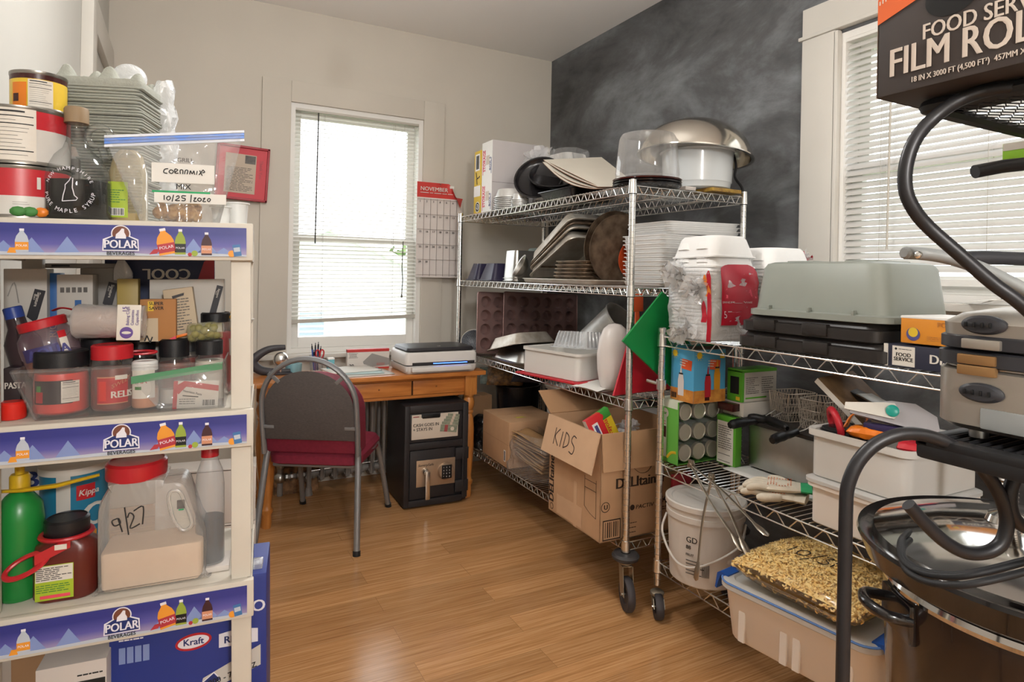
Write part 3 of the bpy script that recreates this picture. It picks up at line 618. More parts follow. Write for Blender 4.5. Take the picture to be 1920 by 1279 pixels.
# ================================================================ wire shelving
def pz(p, ytop, xtop=None):
    """height at which the image row ytop lies straight above the place p"""
    d = (p - Vector((0, 0, EYE))).dot(_f)
    return px(xtop if xtop is not None else 960 + FPX * ((p - Vector((0, 0, EYE))).dot(CR)) / d, ytop, D=d).z
def corner(pc, pl, pr, Z):
    C = px(*pc, Z=Z); A = px(*pl, Z=Z); B = px(*pr, Z=Z); e = B - C
    return C, math.degrees(atan2(e.y, e.x)), (B - C).length, (A - C).length
def wire_shelf(root, X0, X1, Y0, Y1, z, h=.033, per=.055, step=.0265, r=.0028, mid=True, rr=.019):
    s = MB()
    for dz in (0, -h): s.tube([(x + (X0 + X1) / 2, y + (Y0 + Y1) / 2, z + dz - r) for x, y in rrect((X1 - X0) / 2, (Y1 - Y0) / 2, .015, 2)], r, 'chrome', 6, closed=True)
    def zig(a, b):
        a = Vector(a); b = Vector(b); n = max(2, int((b - a).length / per)); d = (b - a) / n; P = []
        for k in range(n):
            for f, zz in ((.08, -.003), (.42, -h), (.58, -h), (.92, -.003)): P.append(a + d * (k + f) + Vector((0, 0, zz - r)))
        s.tube(P, .0021, 'chrome', 5)
    g = .026
    zig((X0, Y0 + g, z), (X0, Y1 - g, z)); zig((X1, Y0 + g, z), (X1, Y1 - g, z)); zig((X0 + g, Y0, z), (X1 - g, Y0, z)); zig((X0 + g, Y1, z), (X1 - g, Y1, z))
    fr = s.build('shelf', root)
    s = MB(); n = int((Y1 - Y0) / step)
    for k in range(1, n): y = Y0 + (Y1 - Y0) * k / n; s.tube([(X0 + .001, y, z + .001), (X1 - .001, y, z + .001)], .0018, 'chrome', 4)
    mids = (.33, .66) if mid else (.5,)
    for f in mids:
        x = X0 + (X1 - X0) * f; s.tube([(x, Y0, z - .003), (x, Y1, z - .003)], .0024, 'chrome', 5)
        if mid:
            s.tube([(x, Y0, z - h), (x, Y1, z - h)], .0024, 'chrome', 5); o = MB(); n2 = int((Y1 - Y0) / per); P = []
            for k in range(n2):
                for q, zz in ((.08, -.005), (.42, -h), (.58, -h), (.92, -.005)): P.append((x, Y0 + (Y1 - Y0) * (k + q) / n2, z + zz))
            s.tube(P, .0019, 'chrome', 4)
    s.build('shelf_wires', fr)
    for x in (X0, X1):
        for y in (Y0, Y1): c = MB(); c.lathe([(.0145, -h - .006), (rr, -h - .005), (rr - .002, .008), (.0145, .009)], 'chrome', 18, T(x, y, z)).lathe([(.0142, -h - .008), (rr - .002, -h - .008), (rr - .002, -h - .004), (.0142, -h - .004)], 'black', 18, T(x, y, z)); c.build('collar', fr)
mat('caster_grey', '3b393a', .55, var=.1, scale=40); mat('caster_tyre', '3a3638', .6); mat('fork_zinc', 'a39a88', .4, .7)
def caster(root, x, y, ztop, R, bumper, rz):
    M = T(x, y, 0) @ RZ(rz); c = MB()
    c.lathe([(.0, .0), (.02, 0), (.028, .006), (.028, .016), (.02, .022), (0, .022)], 'fork_zinc', 18, M @ T(0, 0, ztop - .05))
    if bumper: c.lathe([(.02, 0), (.04, .0), (.055, .01), (.058, .022), (.05, .032), (.02, .034)], 'caster_grey', 28, M @ T(0, 0, ztop - .034))
    for sg in (-1, 1): c.poly([(-.03, .06), (.026, .06), (.0, -.003), (-.05, -.003)], .0025, 'fork_zinc', M @ T(0, sg * .021 + (.0 if sg > 0 else 0), R) @ SC(1, 1, (ztop - .05 - R) / .06) @ RX(90))
    c.box(-.022, .026, -.021, .021, ztop - .054, ztop - .05, 'fork_zinc', M=M); c.cyl(M @ Vector((-.03, -.026, R)), M @ Vector((-.03, .026, R)), .006, 'chrome', seg=10)
    co = c.build('caster', root)
    w = MB(); w.lathe([(0, -.009), (R * .5, -.009), (R * .55, -.013), (R * .8, -.014), (R * .93, -.016), (R, -.009), (R, .009), (R * .93, .016), (R * .8, .014), (R * .55, .013), (R * .5, .009), (0, .009)], 'caster_tyre', 32, M @ T(-.03, 0, R) @ RX(90)); w.build('wheel', co)
def post(root, x, y, z0, z1, cap=True):
    s = MB(); s.cyl((x, y, z0), (x, y, z1), .0138, 'chrome', seg=18)
    k = z0
    while k < z1 - .02: k += .0254; s.lathe([(.0136, -.0008), (.0141, -.0008), (.0141, .0008), (.0136, .0008)], 'steel', 14, T(x, y, k))
    if cap: s.lathe([(.0138, -.004), (.0165, -.003), (.0165, .012), (.012, .0155), (0, .016)], 'chrome', 18, T(x, y, z1))
    s.build('post', root)
AX0, AX1, AY0, AY1 = 1.669, 2.320, 2.100, 3.932; AZ = (1.770, 1.3385, .8636, .2708)
ra = thing('wire_shelving', 'tall chrome wire shelving on casters in the far corner, loaded with pans and cartons', 'shelving', (0, 0, 0))
for z in AZ: wire_shelf(ra, AX0, AX1, AY0, AY1, z)
for x, y, a in ((AX0, AY0, 70), (AX1, AY0, 20), (AX0, AY1, -30), (AX1, AY1, 10)): post(ra, x, y, .225, AZ[0] + .008); caster(ra, x, y, .23, .069, True, a)
BX_0, BX_1, BY0, BY1 = 1.750, 2.170, .77, 1.993; BZ = (1.1435, .6223, .2205)
rb = thing('wire_shelving', 'lower chrome wire shelving on small casters in front of the right window', 'shelving', (0, 0, 0))
for z in BZ: wire_shelf(rb, BX_0, BX_1, BY0, BY1, z, .037, .085, .0265, .0027, False)
for x, y, a in ((BX_0, BY1, 60), (BX_1, BY1, 20), (BX_0, BY0, -30), (BX_1, BY0, 10)): post(rb, x, y, .125, BZ[0] + .02); caster(rb, x, y, .13, .05, False, a)
s = MB(); s.tube([(BX_0, BY1, .945), (BX_0 - .01, BY1 + .075, .95)], .0075, 'chrome', 10); s.lathe([(.0142, -.022), (.02, -.02), (.02, .02), (.0142, .022)], 'chrome', 18, T(BX_0, BY1, .945)); s.build('bracket', rb)

# ---------------------------------------------------------------- general containers
def pan(w, d, h, m, tap=.85, rim=.012, wall=.002, rad=.03, lip=True):
    """open pan standing on its base; w, d at the rim"""
    s = MB(); a, b = w / 2, d / 2; ro = [(a * tap, b * tap, 0, rad * .7), (a * (tap + .03), b * (tap + .03), .006, rad * .8), (a, b, h - .002, rad)]
    if lip: ro += [(a + rim, b + rim, h - .001, rad + rim), (a + rim, b + rim, h + .003, rad + rim), (a - wall, b - wall, h + .002, rad)]
    else: ro += [(a, b, h, rad), (a - wall, b - wall, h, rad)]
    ro += [(a * (tap + .03) - wall, b * (tap + .03) - wall, .008 + wall, rad * .8), (a * tap - wall, b * tap - wall, .002 + wall, rad * .7)]
    return s.tub(ro, m, n=5)
def foilpan(w, d, h, m='aluminium', ribs=True, rnd=False):
    s = MB(); n = 72; R = []
    def ring(hx, hy, z, rad, am):
        o = []
        for i in range(n * 2):
            a = 2 * pi * i / (n * 2)
            if rnd: k = 1 + (am if i % 2 else -am); o.append((hx * k * cos(a), hy * k * sin(a), z))
            else:
                P = rrect(hx, hy, rad, 8); L = len(P); t = i / (2 * n) * L; j = int(t); u = t - j; p = Vector(P[j]).lerp(Vector(P[(j + 1) % L]), u); k = 1 + (am if i % 2 else -am); o.append((p.x * k, p.y * k, z))
        return o
    a, b = w / 2, d / 2; q = .014 if ribs else 0
    R = [ring(a * .8, b * .8, 0, .04, 0), ring(a * .82, b * .82, .004, .04, q), ring(a * .96, b * .96, h - .006, .05, q), ring(a * .97, b * .97, h - .002, .05, 0), ring(a + .01, b + .01, h, .06, 0), ring(a + .01, b + .01, h + .004, .06, 0), ring(a * .97, b * .97, h + .002, .05, 0), ring(a * .94, b * .94, h - .006, .05, q), ring(a * .8, b * .8, .006, .04, q), ring(a * .78, b * .78, .003, .04, 0)]
    return s.loft(R, m)
FLIP = Matrix.Rotation(pi, 4, 'X')

# ================================================================ rack A, top shelf
Z1 = AZ[0] + .004
mat('label_yellow', 'd8b52f', .5); mat('label_pink', 'd9445a', .5); mat('label_purple', '4a4a80', .5); mat('grey_card', 'bdb7b6', .7, var=.04, scale=8)
z = 2.235
t = thing('tall_carton', 'tall white carton with red and blue print at the far end of the top shelf', 'carton', (1.728, 3.58, Z1)); h = z - Z1
s = MB(); s.box(0, .40, 0, .155, 0, h, 'grey_card', .002); s.box(-.001, 0, .002, .153, .002, h - .002, 'white')
M = T(-.0012, .15, 0) @ RZ(-90) @ FRONT
for zz in (.02, .25): s.box(.01, .016, zz, zz + .16, 0, .0004, 'label_pink', M=M); s.text('STORAGE', .045, 'label_pink', M @ T(.05, zz + .02, .0005) @ RZ(90), .02, wx=.7); s.box(.06, .11, zz + .06, zz + .12, 0, .0004, 'sticker', M=M); s.text('BOX 4', .03, 'label_purple', M @ T(.13, zz + .02, .0005) @ RZ(90), .01); s.box(.134, .14, zz, zz + .1, 0, .0004, 'label_purple', M=M)
s.box(.20, .24, -.0006, 0, h * .60, h * .60 + .007, 'ink_brown'); s.box(.0, .40, -.0004, 0, h * .42, h * .42 + .002, 'photo_grey'); s.build('carton', t)
t = thing('wrap_carton', 'narrow yellow carton standing behind the tall white one', 'carton', (1.724, 3.745, Z1)); s = MB(); s.box(0, .3, 0, .10, 0, 2.195 - Z1, 'label_yellow', .002)
M = T(-.0008, .1, 0) @ RZ(-90) @ FRONT; s.box(.0, .1, .12, .19, 0, .0004, 'white', M=M); s.barcode(.045, .09, 'ink', M @ T(.03, .30, .0005)); s.box(.02, .085, .29, .40, 0, .0003, 'white', M=M); s.lathe([(0, 0), (.035, 0), (0, .0005)], 'white', 20, M @ T(.06, .05, 0)); s.lathe([(.02, .0006), (.03, .0006)], 'ink', 20, M @ T(.06, .05, 0)); s.text('9', .05, 'ink', M @ T(.045, .03, .001), .03); s.stroke([[(.03, .28), (.05, .24), (.09, .25)], [(.04, .24), (.05, .2)]], .004, 'ink', M @ T(0, 0, .001)); s.build('carton', t)
# nested foil loaf pans in a clear bag
fp = foilpan(.20, .33, .09); pr = None
BASE = Vector((2.03, 3.23, Z1)); NP = 12
for k in range(NP):
    M = T(BASE.x, BASE.y, Z1 + .094 + k * .0215) @ RZ(8) @ FLIP
    if pr is None: pr = one(fp, 'foil_pan', 'x', 'pan', M=M, group='foil loaf pans in the bag'); o = pr
    else: o = dup(pr, M)
    o['label'] = 'topmost upturned foil loaf pan of the bagged stack on the top shelf' if k == NP - 1 else 'upturned foil loaf pan nested inside the bagged stack on the top shelf'
def bagmesh(hx, hy, h, seed, top=.8, crump=.012, m='clear_bag', nx=40, ny=16):
    s = MB(); R = []
    for j in range(ny + 1):
        v = j / ny; k = 1.04 + .05 * sin(pi * v) - (1 - top) * v ** 3; r = []
        for i in range(nx):
            a = 2 * pi * i / nx; p = Vector((hx * k * (abs(cos(a)) ** .6) * (1 if cos(a) > 0 else -1), hy * k * (abs(sin(a)) ** .6) * (1 if sin(a) > 0 else -1), h * v))
            q = nz(p + Vector((seed, 0, 0)), 14) + .6 * nz(p + Vector((0, seed, 0)), 34); n = Vector((cos(a), sin(a), .3)); r.append((p + n * (q * crump))[:])
        R.append(r)
    return s.loft(R, m, None, False, False)
def tuft(s, p, r, m='clear_bag', n=9, seed=1, d=(0, -.3, .2)):
    R = random.Random(seed); d = Vector(d)
    for k in range(n):
        v = (Vector((R.gauss(0, 1), R.gauss(0, 1), R.gauss(0, 1))).normalized() * .8 + d).normalized() * r; q = v.cross(Vector((R.random(), R.random(), R.random()))).normalized() * r * R.uniform(.2, .45)
        P = Vector(p); s.grid(lambda u, w, v=v, q=q, P=P: P + v * w + q * (u - .5) * (w + .15) * 2 + Vector((nz((u * 3, w * 3, k), 2), nz((u * 3, w * 3, k + 9), 2), nz((u, w, k + 5), 3))) * r * .3, 4, 5, m)
t = thing('plastic_bag', 'clear plastic bag tied around the foil loaf pans on the top shelf', 'bag', M=T(*BASE) @ RZ(8))
s = bagmesh(.112, .182, .355, 3, .85, m='sack_clear'); tuft(s, (-.13, .02, .2), .1, n=16, seed=5, d=(-.7, -.4, -.3)); tuft(s, (-.11, .05, .25), .13, n=8, seed=9, d=(-.3, .5, .5)); s.build('bag', t)
# round foil pans
fp = foilpan(.2, .2, .05, rnd=True); pr = None
for k in range(8):
    M = T(1.80, 3.452, Z1 + .055 + k * .011) @ FLIP
    if pr is None: pr = one(fp, 'round_foil_pan', '', 'pan', M=M, group='round foil pans'); o = pr
    else: o = dup(pr, M)
    o['label'] = 'topmost upturned round foil pan of the low stack before the white carton' if k == 7 else 'upturned round foil pan nested in the low stack before the white carton'
fp = foilpan(.085, .085, .035, rnd=True); pr = None
for k in range(5):
    M = T(1.725, 3.20, Z1 + .04 + k * .009) @ FLIP
    if pr is None: pr = one(fp, 'foil_cup', '', 'cup', M=M, group='small foil cups'); o = pr
    else: o = dup(pr, M)
    o['label'] = 'topmost small foil cup of the little stack beside the black trays' if k == 4 else 'small foil cup nested in the little stack beside the black trays'
# black round trays leaning and brown paper sheets
mat('black_plastic', '1b191b', .22, var=.1, scale=30); mat('kraft_edge', '7e5b45', .8, var=.2, scale=30); mat('baking_paper', 'c9c2b4', .7, var=.06, scale=3)
for k, (c_, r, nrm, l) in enumerate(((px(1012, 338, X=1.80), .145, (-.55, -.52, .42), 'leaning black round tray beside the foil cups, nearer one'), (px(1040, 335, X=1.86), .15, (-.35, -.45, .75), 'black round tray tilted behind the leaning one, under the paper sheets'))):
    q = Vector(nrm).to_track_quat('Z', 'Y').to_matrix().to_4x4(); c_.z = max(c_.z, Z1 + r * (1 - Vector(nrm).normalized().z ** 2) ** .5 + .006)
    one(MB().lathe([(0, 0), (r * .8, 0), (r * .88, .006), (r * .96, .026), (r, .028), (r, .032), (r * .94, .031), (r * .85, .01), (r * .78, .004), (0, .004)], 'black_plastic', 40), 'round_tray', l, 'tray', M=T(*c_) @ q, group='black round trays')
one(pan(.30, .34, .05, 'black_plastic', .8), 'catering_tray', 'black rectangular tray lying flat under the paper sheets', 'tray', (1.86, 2.80, Z1))
A = px(1021, 305, D=3.36); B = px(1124, 374, D=2.93); C = px(1200, 352, D=3.02); E_ = px(1130, 300, D=3.50)
B.z = Z1 + .012; C.z = Z1 + .03
def slab(A, B, C, D, th, m, m2=None, bend=.0):
    n = (B - A).cross(D - A).normalized(); n = n if n.z > 0 else -n; s = MB()
    def f(u, v, o): p = A.lerp(D, u).lerp(B.lerp(C, u), v); return p + n * (o + bend * sin(pi * v) * (1 - u))
    s.grid(lambda u, v: f(u, v, th), 8, 8, m); s.grid(lambda u, v: f(1 - u, v, 0), 8, 8, m2 or m)
    for a, b in (((0, 0), (0, 1)), ((0, 1), (1, 1)), ((1, 1), (1, 0)), ((1, 0), (0, 0))):
        for k in range(8):
            p, q = [tuple(a[i] + (b[i] - a[i]) * (k + e) / 8 for i in (0, 1)) for e in (0, 1)]; s.quad(f(*p, 0), f(*q, 0), f(*q, th), f(*p, th), m2 or m)
    return s
for k, l in enumerate(('lowest brown paper sheet of the leaning stack on the top shelf', 'second brown paper sheet of the leaning stack, from below', 'third brown paper sheet of the leaning stack, from below', 'topmost pale baking paper sheet of the leaning stack on the top shelf')):
    o = Vector((-.01 * (3 - k), .012 * (k % 2), .005 * k)); one(slab(A + o + Vector((0, -.012 * (3 - k), -.004 * (3 - k))), B + o, C + o, E_ + o, .003, 'baking_paper', 'kraft_edge', -.012 * (3 - k)), 'paper_sheet', l, 'paper', group='baking paper sheets')
# cake domes
CK = Vector((1.805, 2.175, Z1))
for k, l in enumerate(('lowest black cake base under the clear dome', 'middle black cake base under the clear dome', 'upper dark red rimmed cake base holding the clear dome')):
    mat('maroon', '3a1512', .25); one(MB().lathe([(0, 0), (.135, 0), (.147, .004), (.15, .010), (.146, .011), (.13, .006), (0, .006)], 'maroon' if k == 2 else 'black_plastic', 48), 'cake_tray', l, 'tray', (CK.x, CK.y, Z1 + .0115 * k), group='cake bases')
R = [];
for z, r, am in ((0, .14, 0), (.006, .141, 0), (.012, .137, 0), (.02, .138, .02), (.17, .124, .02), (.185, .121, .0), (.197, .114, 0), (.2, .10, 0)): R.append([((r * (1 + am * (1 if sin(12 * 2 * pi * i / 96) > .2 else 0))) * cos(2 * pi * i / 96), (r * (1 + am * (1 if sin(12 * 2 * pi * i / 96) > .2 else 0))) * sin(2 * pi * i / 96), z) for i in range(96)])
film('dome_clear', 'f4f2ee', .07, .05, .9, edge=.5); one(MB().loft(R, 'dome_clear', None, False, True), 'cake_dome', 'clear ribbed plastic cake dome above the front corner post', 'dome', (CK.x, CK.y, Z1 + .034))
# enamel tub with a big steel bowl upside down over it
mat('enamel', 'cfd3d4', .15, coat=.5); TB = Vector((2.145, 2.225, Z1))
mat('gold_card', 'a88735', .5, col2='6e4a1e', scale=30); one(MB().box(-.08, .10, -.10, .06, 0, .016, 'gold_card', .001), 'flat_box', 'flat gold box wedged under the white tub on the top shelf', 'box', (TB.x + .02, TB.y - .06, Z1)); one(MB().box(-.03, .03, -.02, .02, 0, .016, 'box_white', .001), 'wooden_block', 'small white block under the left edge of the white tub', 'block', (2.0, 2.13, Z1))
t = thing('enamel_tub', 'round white tub standing at the near end of the top shelf under the steel bowl', 'tub', (TB.x, TB.y, Z1 + .017))
MB().lathe([(0, 0), (.135, 0), (.15, .008), (.153, .03), (.157, .034), (.165, .175), (.172, .18), (.172, .184), (.162, .182), (.15, .03), (0, .008)], 'enamel', 56).build('bowl', t)
mat('polished', 'c4beb4', .16, 1., var=.05, scale=6)
R_ = .255; prof = [(R_ * sin(a) ** .9, .172 * (1 - cos(a)) / (1 - cos(pi / 2))) for a in [pi / 2 * i / 14 for i in range(15)]]
prof[0] = (0, 0); inn = [(max(0, r - .003), z + .003) for r, z in prof[::-1]]
one(MB().lathe(prof + [(R_ + .012, .172), (R_ + .012, .177), (R_ - .003, .176)] + inn[1:], 'polished', 64), 'mixing_bowl', 'big polished steel mixing bowl upside down on the white tub', 'bowl', M=T(TB.x - .0, TB.y + .0, Z1 + .348) @ RY(6) @ FLIP)
one(pan(.34, .25, .1, 'clear', .9), 'clear_tub', 'clear plastic tub behind the cake dome on the top shelf', 'tub', (2.13, 2.75, Z1 + .0))

# ================================================================ rack A, second shelf
Z2 = AZ[1] + .004
mat('dark_navy', '2b2740', .35, var=.1, scale=20); mat('worn_pan', 'cbc6bc', .4, .45, col2='a89c8c', scale=14); mat('brown_pan', '8b7763', .45, .55, col2='5e4d3e', scale=18); mat('pale_pan', 'd3cec4', .4, .4, col2='b9afa2', scale=10)
for k, (y0, y1, l) in enumerate(((3.70, 3.885, 'dark navy upturned loaf tray beside the far post'), (3.45, 3.69, 'dark navy upturned loaf tray beside the silver loaf pan'))):
    one(pan(.20, y1 - y0 - .03, .105, 'dark_navy', .66), 'loaf_tray', l, 'tray', M=T(1.80 - .01, (y0 + y1) / 2, Z2 + .109) @ FLIP, group='navy loaf trays')
for k, l in enumerate(('lower of two upturned silver loaf pans on the second shelf', 'upper of two upturned silver loaf pans on the second shelf')):
    one(pan(.20, .15, .165, 'steel', .85, .008), 'loaf_pan', l, 'pan', M=T(1.845, 3.37, Z2 + .17 + k * .016) @ RZ(4) @ FLIP, group='silver loaf pans')
one(MB().lathe([(0, 0), (.03, .002), (.055, .02), (.068, .045), (.073, .047), (.073, .049), (.066, .047), (.052, .023), (.03, .006), (0, .005)], 'steel', 36), 'small_bowl', 'small steel bowl lying on its side before the loaf pans', 'bowl', M=T(1.735, 3.125, Z2 + .068) @ Euler((0, radians(62), radians(165))).to_matrix().to_4x4())
mat('green_plastic', '1f8f4c', .3); film('frost_green', 'cfdcd8', .45, .2, .5)
t = thing('green_container', 'green plastic container with frosted lid behind the loaf pans', 'container', M=T(2.10, 3.50, Z2 + .075) @ RX(38) @ RY(-6))
pan(.24, .20, .09, 'green_plastic', .85).build('base', t); MB().tub([(.125, .105, .094, .03), (.128, .108, .1, .03), (.12, .1, .108, .03)], 'frost_green').build('lid', t)
for k, (l, m) in enumerate((('lowest pale roasting pan of the tilted upturned stack', 'pale_pan'), ('second of the tilted upturned roasting pans, from below', 'worn_pan'), ('third brown edged pan of the tilted upturned stack', 'brown_pan'), ('topmost worn roasting pan of the tilted upturned stack', 'worn_pan'))):
    M = T(1.885, 2.895, Z2 + .155 + (.0 if k == 0 else .028 + k * .018)) @ RZ(3) @ RX(-27 - k * 1.5) @ T(0, 0, .03) @ FLIP
    one(pan(.30, .44, .055, m, .88, .012, rad=.04), 'roasting_pan', l, 'pan', M=M, group='tilted roasting pans')
one(pan(.34, .70, .02, 'pale_pan', .95, .008), 'baking_sheet', 'long pale baking sheet lying flat under the brown trays', 'pan', (1.87, 2.76, Z2))
for k in range(5):
    one(pan(.26, .27, .014, 'brown_pan', .95, .008), 'quarter_tray', ('lowest', 'second', 'third', 'fourth', 'topmost')[k] + ' brown tray of the flat stack beside the upright round pans' + ('' if k in (0, 4) else ', from below'), 'tray', (1.84, 2.66 - .006 * k, Z2 + .024 + k * .0185), 2 * (k % 2), group='stacked brown trays')
for k, (y, l, r) in enumerate(((2.515, 'round pizza pan standing upright, the rear one of two', .182), (2.485, 'round pizza pan standing upright, the front one of two', .172))):
    one(MB().lathe([(0, 0), (r * .92, 0), (r * .95, .004), (r, .012), (r, .014), (r * .94, .008), (r * .9, .003), (0, .003)], 'brown_pan', 56), 'pizza_pan', l, 'pan', M=T(1.885, y, Z2 + r + .0) @ RX(-86) @ FLIP, group='upright pizza pans')
mat('orange_plastic', 'd2542a', .4); one(MB().lathe([(0, 0), (.08, 0), (.1, .012), (.1, .015), (.078, .004), (0, .003)], 'orange_plastic', 36), 'orange_plate', 'orange plate standing between the pizza pans and the foam boxes', 'plate', M=T(1.965, 2.458, Z2 + .125) @ RX(-88) @ FLIP)
# open foam boxes, one tall stack
def foam_tray(w, d, h):
    s = MB(); a, b = w / 2, d / 2
    return s.tub([(a * .95, b * .94, 0, .03), (a * .97, b * .96, .004, .03), (a * .985, b * .98, h - .005, .03), (a, b, h - .004, .02), (a, b, h, .02), (a * .97, b * .97, h, .02), (a * .9, b * .9, .006, .03)], 'foam')
pr = None; zt = 0
for k in range(15):
    R = random.Random(k + 3); g = (0, 0, .004, -.003, .003)[k // 3]; M = T(2.098 + g + R.uniform(-.002, .002) + (.022 if k > 11 else 0), 2.283 + R.uniform(-.003, .003), Z2 + k * .0195 + (.005 if k > 11 else 0)) @ RZ(R.uniform(-.5, .5)) @ RY(-1.2 if k > 11 else 0)
    if pr is None: pr = one(foam_tray(.45, .30, .0188), 'foam_tray', '', 'foam box', M=M, group='foam trays on the second shelf'); o = pr
    else: o = dup(pr, M)
    o['label'] = 'topmost white foam tray of the tall stack behind the front corner post' if k == 14 else 'lowest white foam tray of the tall stack behind the front corner post' if k == 0 else 'white foam tray inside the tall stack on the second shelf'

# ================================================================ rack A, third shelf
Z3 = AZ[2] + .004
mat('muffin_pan', '8b6f6b', .38, .55, var=.12, scale=16)
def muffin(nx, nz_, p=.088):
    s = MB(); w, h = nx * p + .03, nz_ * p + .03; r = .036
    for i in range(nx):
        for j in range(nz_):
            cx, cz = (i - (nx - 1) / 2) * p, (j - (nz_ - 1) / 2) * p; n = 24; sq = [];
            for k in range(n):
                a = 2 * pi * k / n; m_ = max(abs(cos(a)), abs(sin(a))); sq.append((cx + p / 2 * cos(a) / m_, 0, cz + p / 2 * sin(a) / m_))
            ring = lambda q, y: [(cx + q * cos(2 * pi * k / n), y, cz + q * sin(2 * pi * k / n)) for k in range(n)]
            s.loft([sq, ring(r, 0), ring(r - .002, .004), ring(r * .74, .03)], 'muffin_pan', None, False, True)
    hw, hh = nx * p / 2, nz_ * p / 2
    for x0, x1, z0, z1 in ((-w / 2, w / 2, hh, h / 2), (-w / 2, w / 2, -h / 2, -hh), (-w / 2, -hw, -hh, hh), (hw, w / 2, -hh, hh)): s.quad((x0, 0, z0), (x1, 0, z0), (x1, 0, z1), (x0, 0, z1), 'muffin_pan')
    s.tube([(x, 0, z) for x, z in rrect(w / 2, h / 2, .012, 3)], .004, 'muffin_pan', 6, closed=True)
    return s
for k, (x, y, nx, l) in enumerate(((1.845, 3.60, 4, 'brown muffin pan standing upright at the far end, the rear one'), (2.10, 3.565, 6, 'brown muffin pan standing upright at the far end, overlapping in front'))):
    one(muffin(nx, 4), 'muffin_pan', l, 'pan', M=T(x, y, Z3 + .205) @ RX(-4) @ RY(2), group='muffin pans')
mat('speckle', '2f3038', .4, col2='8a8d92', scale=260)
t = thing('colander', 'dark speckled colander tilted behind the printer', 'colander', M=T(1.715, 3.80, Z3 + .075) @ Euler((radians(40), radians(-48), 0)).to_matrix().to_4x4())
MB().lathe([(0, -.055), (.03, -.052), (.06, -.03), (.075, 0), (.079, 0), (.079, .003), (.073, .003), (.058, -.026), (.03, -.047), (0, -.05)], 'speckle', 36).build('bowl', t); MB().tube([(.079 * cos(a), .079 * sin(a), .002) for a in [2 * pi * i / 40 for i in range(40)]], .003, 'chrome', 6, closed=True).build('rim', t)
MB().tube(smooth([(-.06, -.05, 0), (-.075, -.075, -.005), (-.045, -.09, -.005), (-.03, -.073, 0)], 5), .006, 'black', 8).build('handle', t)
for k, (M, l) in enumerate(((T(1.86, 3.33, Z3 + .072) @ RZ(3) @ FLIP, 'lower upturned silver roaster beside the white bin'), (T(1.83, 3.35, Z3 + .150) @ RZ(8) @ RX(-13) @ FLIP, 'upper upturned silver roaster tilted on the lower one'))):
    one(pan(.29, .34, .065, 'worn_pan' if k else 'steel', .78, .016, rad=.05), 'roaster', l, 'pan', M=M, group='silver roasters')
# white bin with clear ribbed container on a red board
C, rz, w, d_ = corner((1084, 717), (988, 694), (1152, 708), Z3 + .012)
red_b = MB().box(-.02, w + .03, -.02, d_ + .02, 0, .009, 'red', .003); mat('board_red', 'b5202c', .45); mat('board_green', '12803f', .4)
one(MB().box(-.02, w + .015, -.02, d_ + .015, 0, .009, 'board_red', .003), 'cutting_board', 'red cutting board lying under the white bin', 'board', (C.x, C.y, Z3), rz)
Zt = pz(C, 665); hb = Zt - Z3 - .01
def bin_(w, d, h, m, rim=.012, tap=.9, lipdrop=.014):
    s = MB(); a, b = w / 2, d / 2; f = lambda v: (a - (1 - v) * .02, b - (1 - v) * .02)
    q = [(a * tap, b * tap, 0, .02), (a * tap + .004, b * tap + .004, .004, .024), (a - rim, b - rim, h - lipdrop, .03), (a, b, h - lipdrop, .035), (a, b, h, .035), (a - rim * .6, b - rim * .6, h, .03), (a - rim - .003, b - rim - .003, h - .004, .03), (a * tap, b * tap, .006, .02)]
    return s.tub(q, m)
one(bin_(w, d_, hb, 'milky', .008, .93), 'plastic_bin', 'white plastic bin on the red board in the middle of the third shelf', 'bin', M=T(C.x, C.y, Z3 + .0095) @ RZ(rz) @ T(w / 2, d_ / 2, 0))
mat('blue_bit', '2b4a80', .5); one(MB().box(-.03, .03, -.012, .012, 0, .012, 'blue_bit', .004), 'sponge', 'small blue sponge lying inside the white bin', 'sponge', M=T(C.x, C.y, Z3 + .02) @ RZ(rz) @ T(w * .25, d_ * .65, 0))
def ribbed(w, d, h, m, n=8):
    s = MB(); R = []
    def ring(hx, hy, z, am):
        o = []
        for sx, (p, q) in enumerate((((-hx, -hy), (hx, -hy)), ((hx, -hy), (hx, hy)), ((hx, hy), (-hx, hy)), ((-hx, hy), (-hx, -hy)))):
            L = 48
            for i in range(L):
                u = .06 + .88 * i / (L - 1); a = am if (i // 3) % 2 else 0; p_ = Vector(p).lerp(Vector(q), u); nn = Vector(((q[1] - p[1]), -(q[0] - p[0]))).normalized(); o.append((p_.x - nn.x * a, p_.y - nn.y * a, z))
        return o
    a, b = w / 2, d / 2
    return s.loft([ring(a + .012, b + .012, 0, 0), ring(a + .012, b + .012, .004, 0), ring(a, b, .008, .0), ring(a * .97, b * .97, .018, .006), ring(a * .86, b * .86, h - .012, .006), ring(a * .82, b * .82, h, 0), ring(a * .74, b * .74, h, 0), ring(a * .72, b * .72, h - .003, 0)], m, None, False, True)
film('clear_white', 'f2f4f5', .34, .12, .8, bump=.4, bscale=40)
one(ribbed(.20, .33, .085, 'clear_white'), 'clear_container', 'clear ribbed food container upside down across the white bin', 'container', M=T(C.x, C.y, Z3 + hb + .012) @ RZ(rz - 14) @ T(.155, d_ * .47, .0) @ RX(-4) @ RY(3))
one(slab(px(1070, 724, Z=Z3 + .002), px(1120, 735, Z=Z3 + .002), px(1160, 722, Z=Z3 + .004), px(1120, 712, Z=Z3 + .012), .001, 'paper', bend=.006), 'paper_sheet', 'crumpled white paper beside the red cutting board under the bin', 'paper')
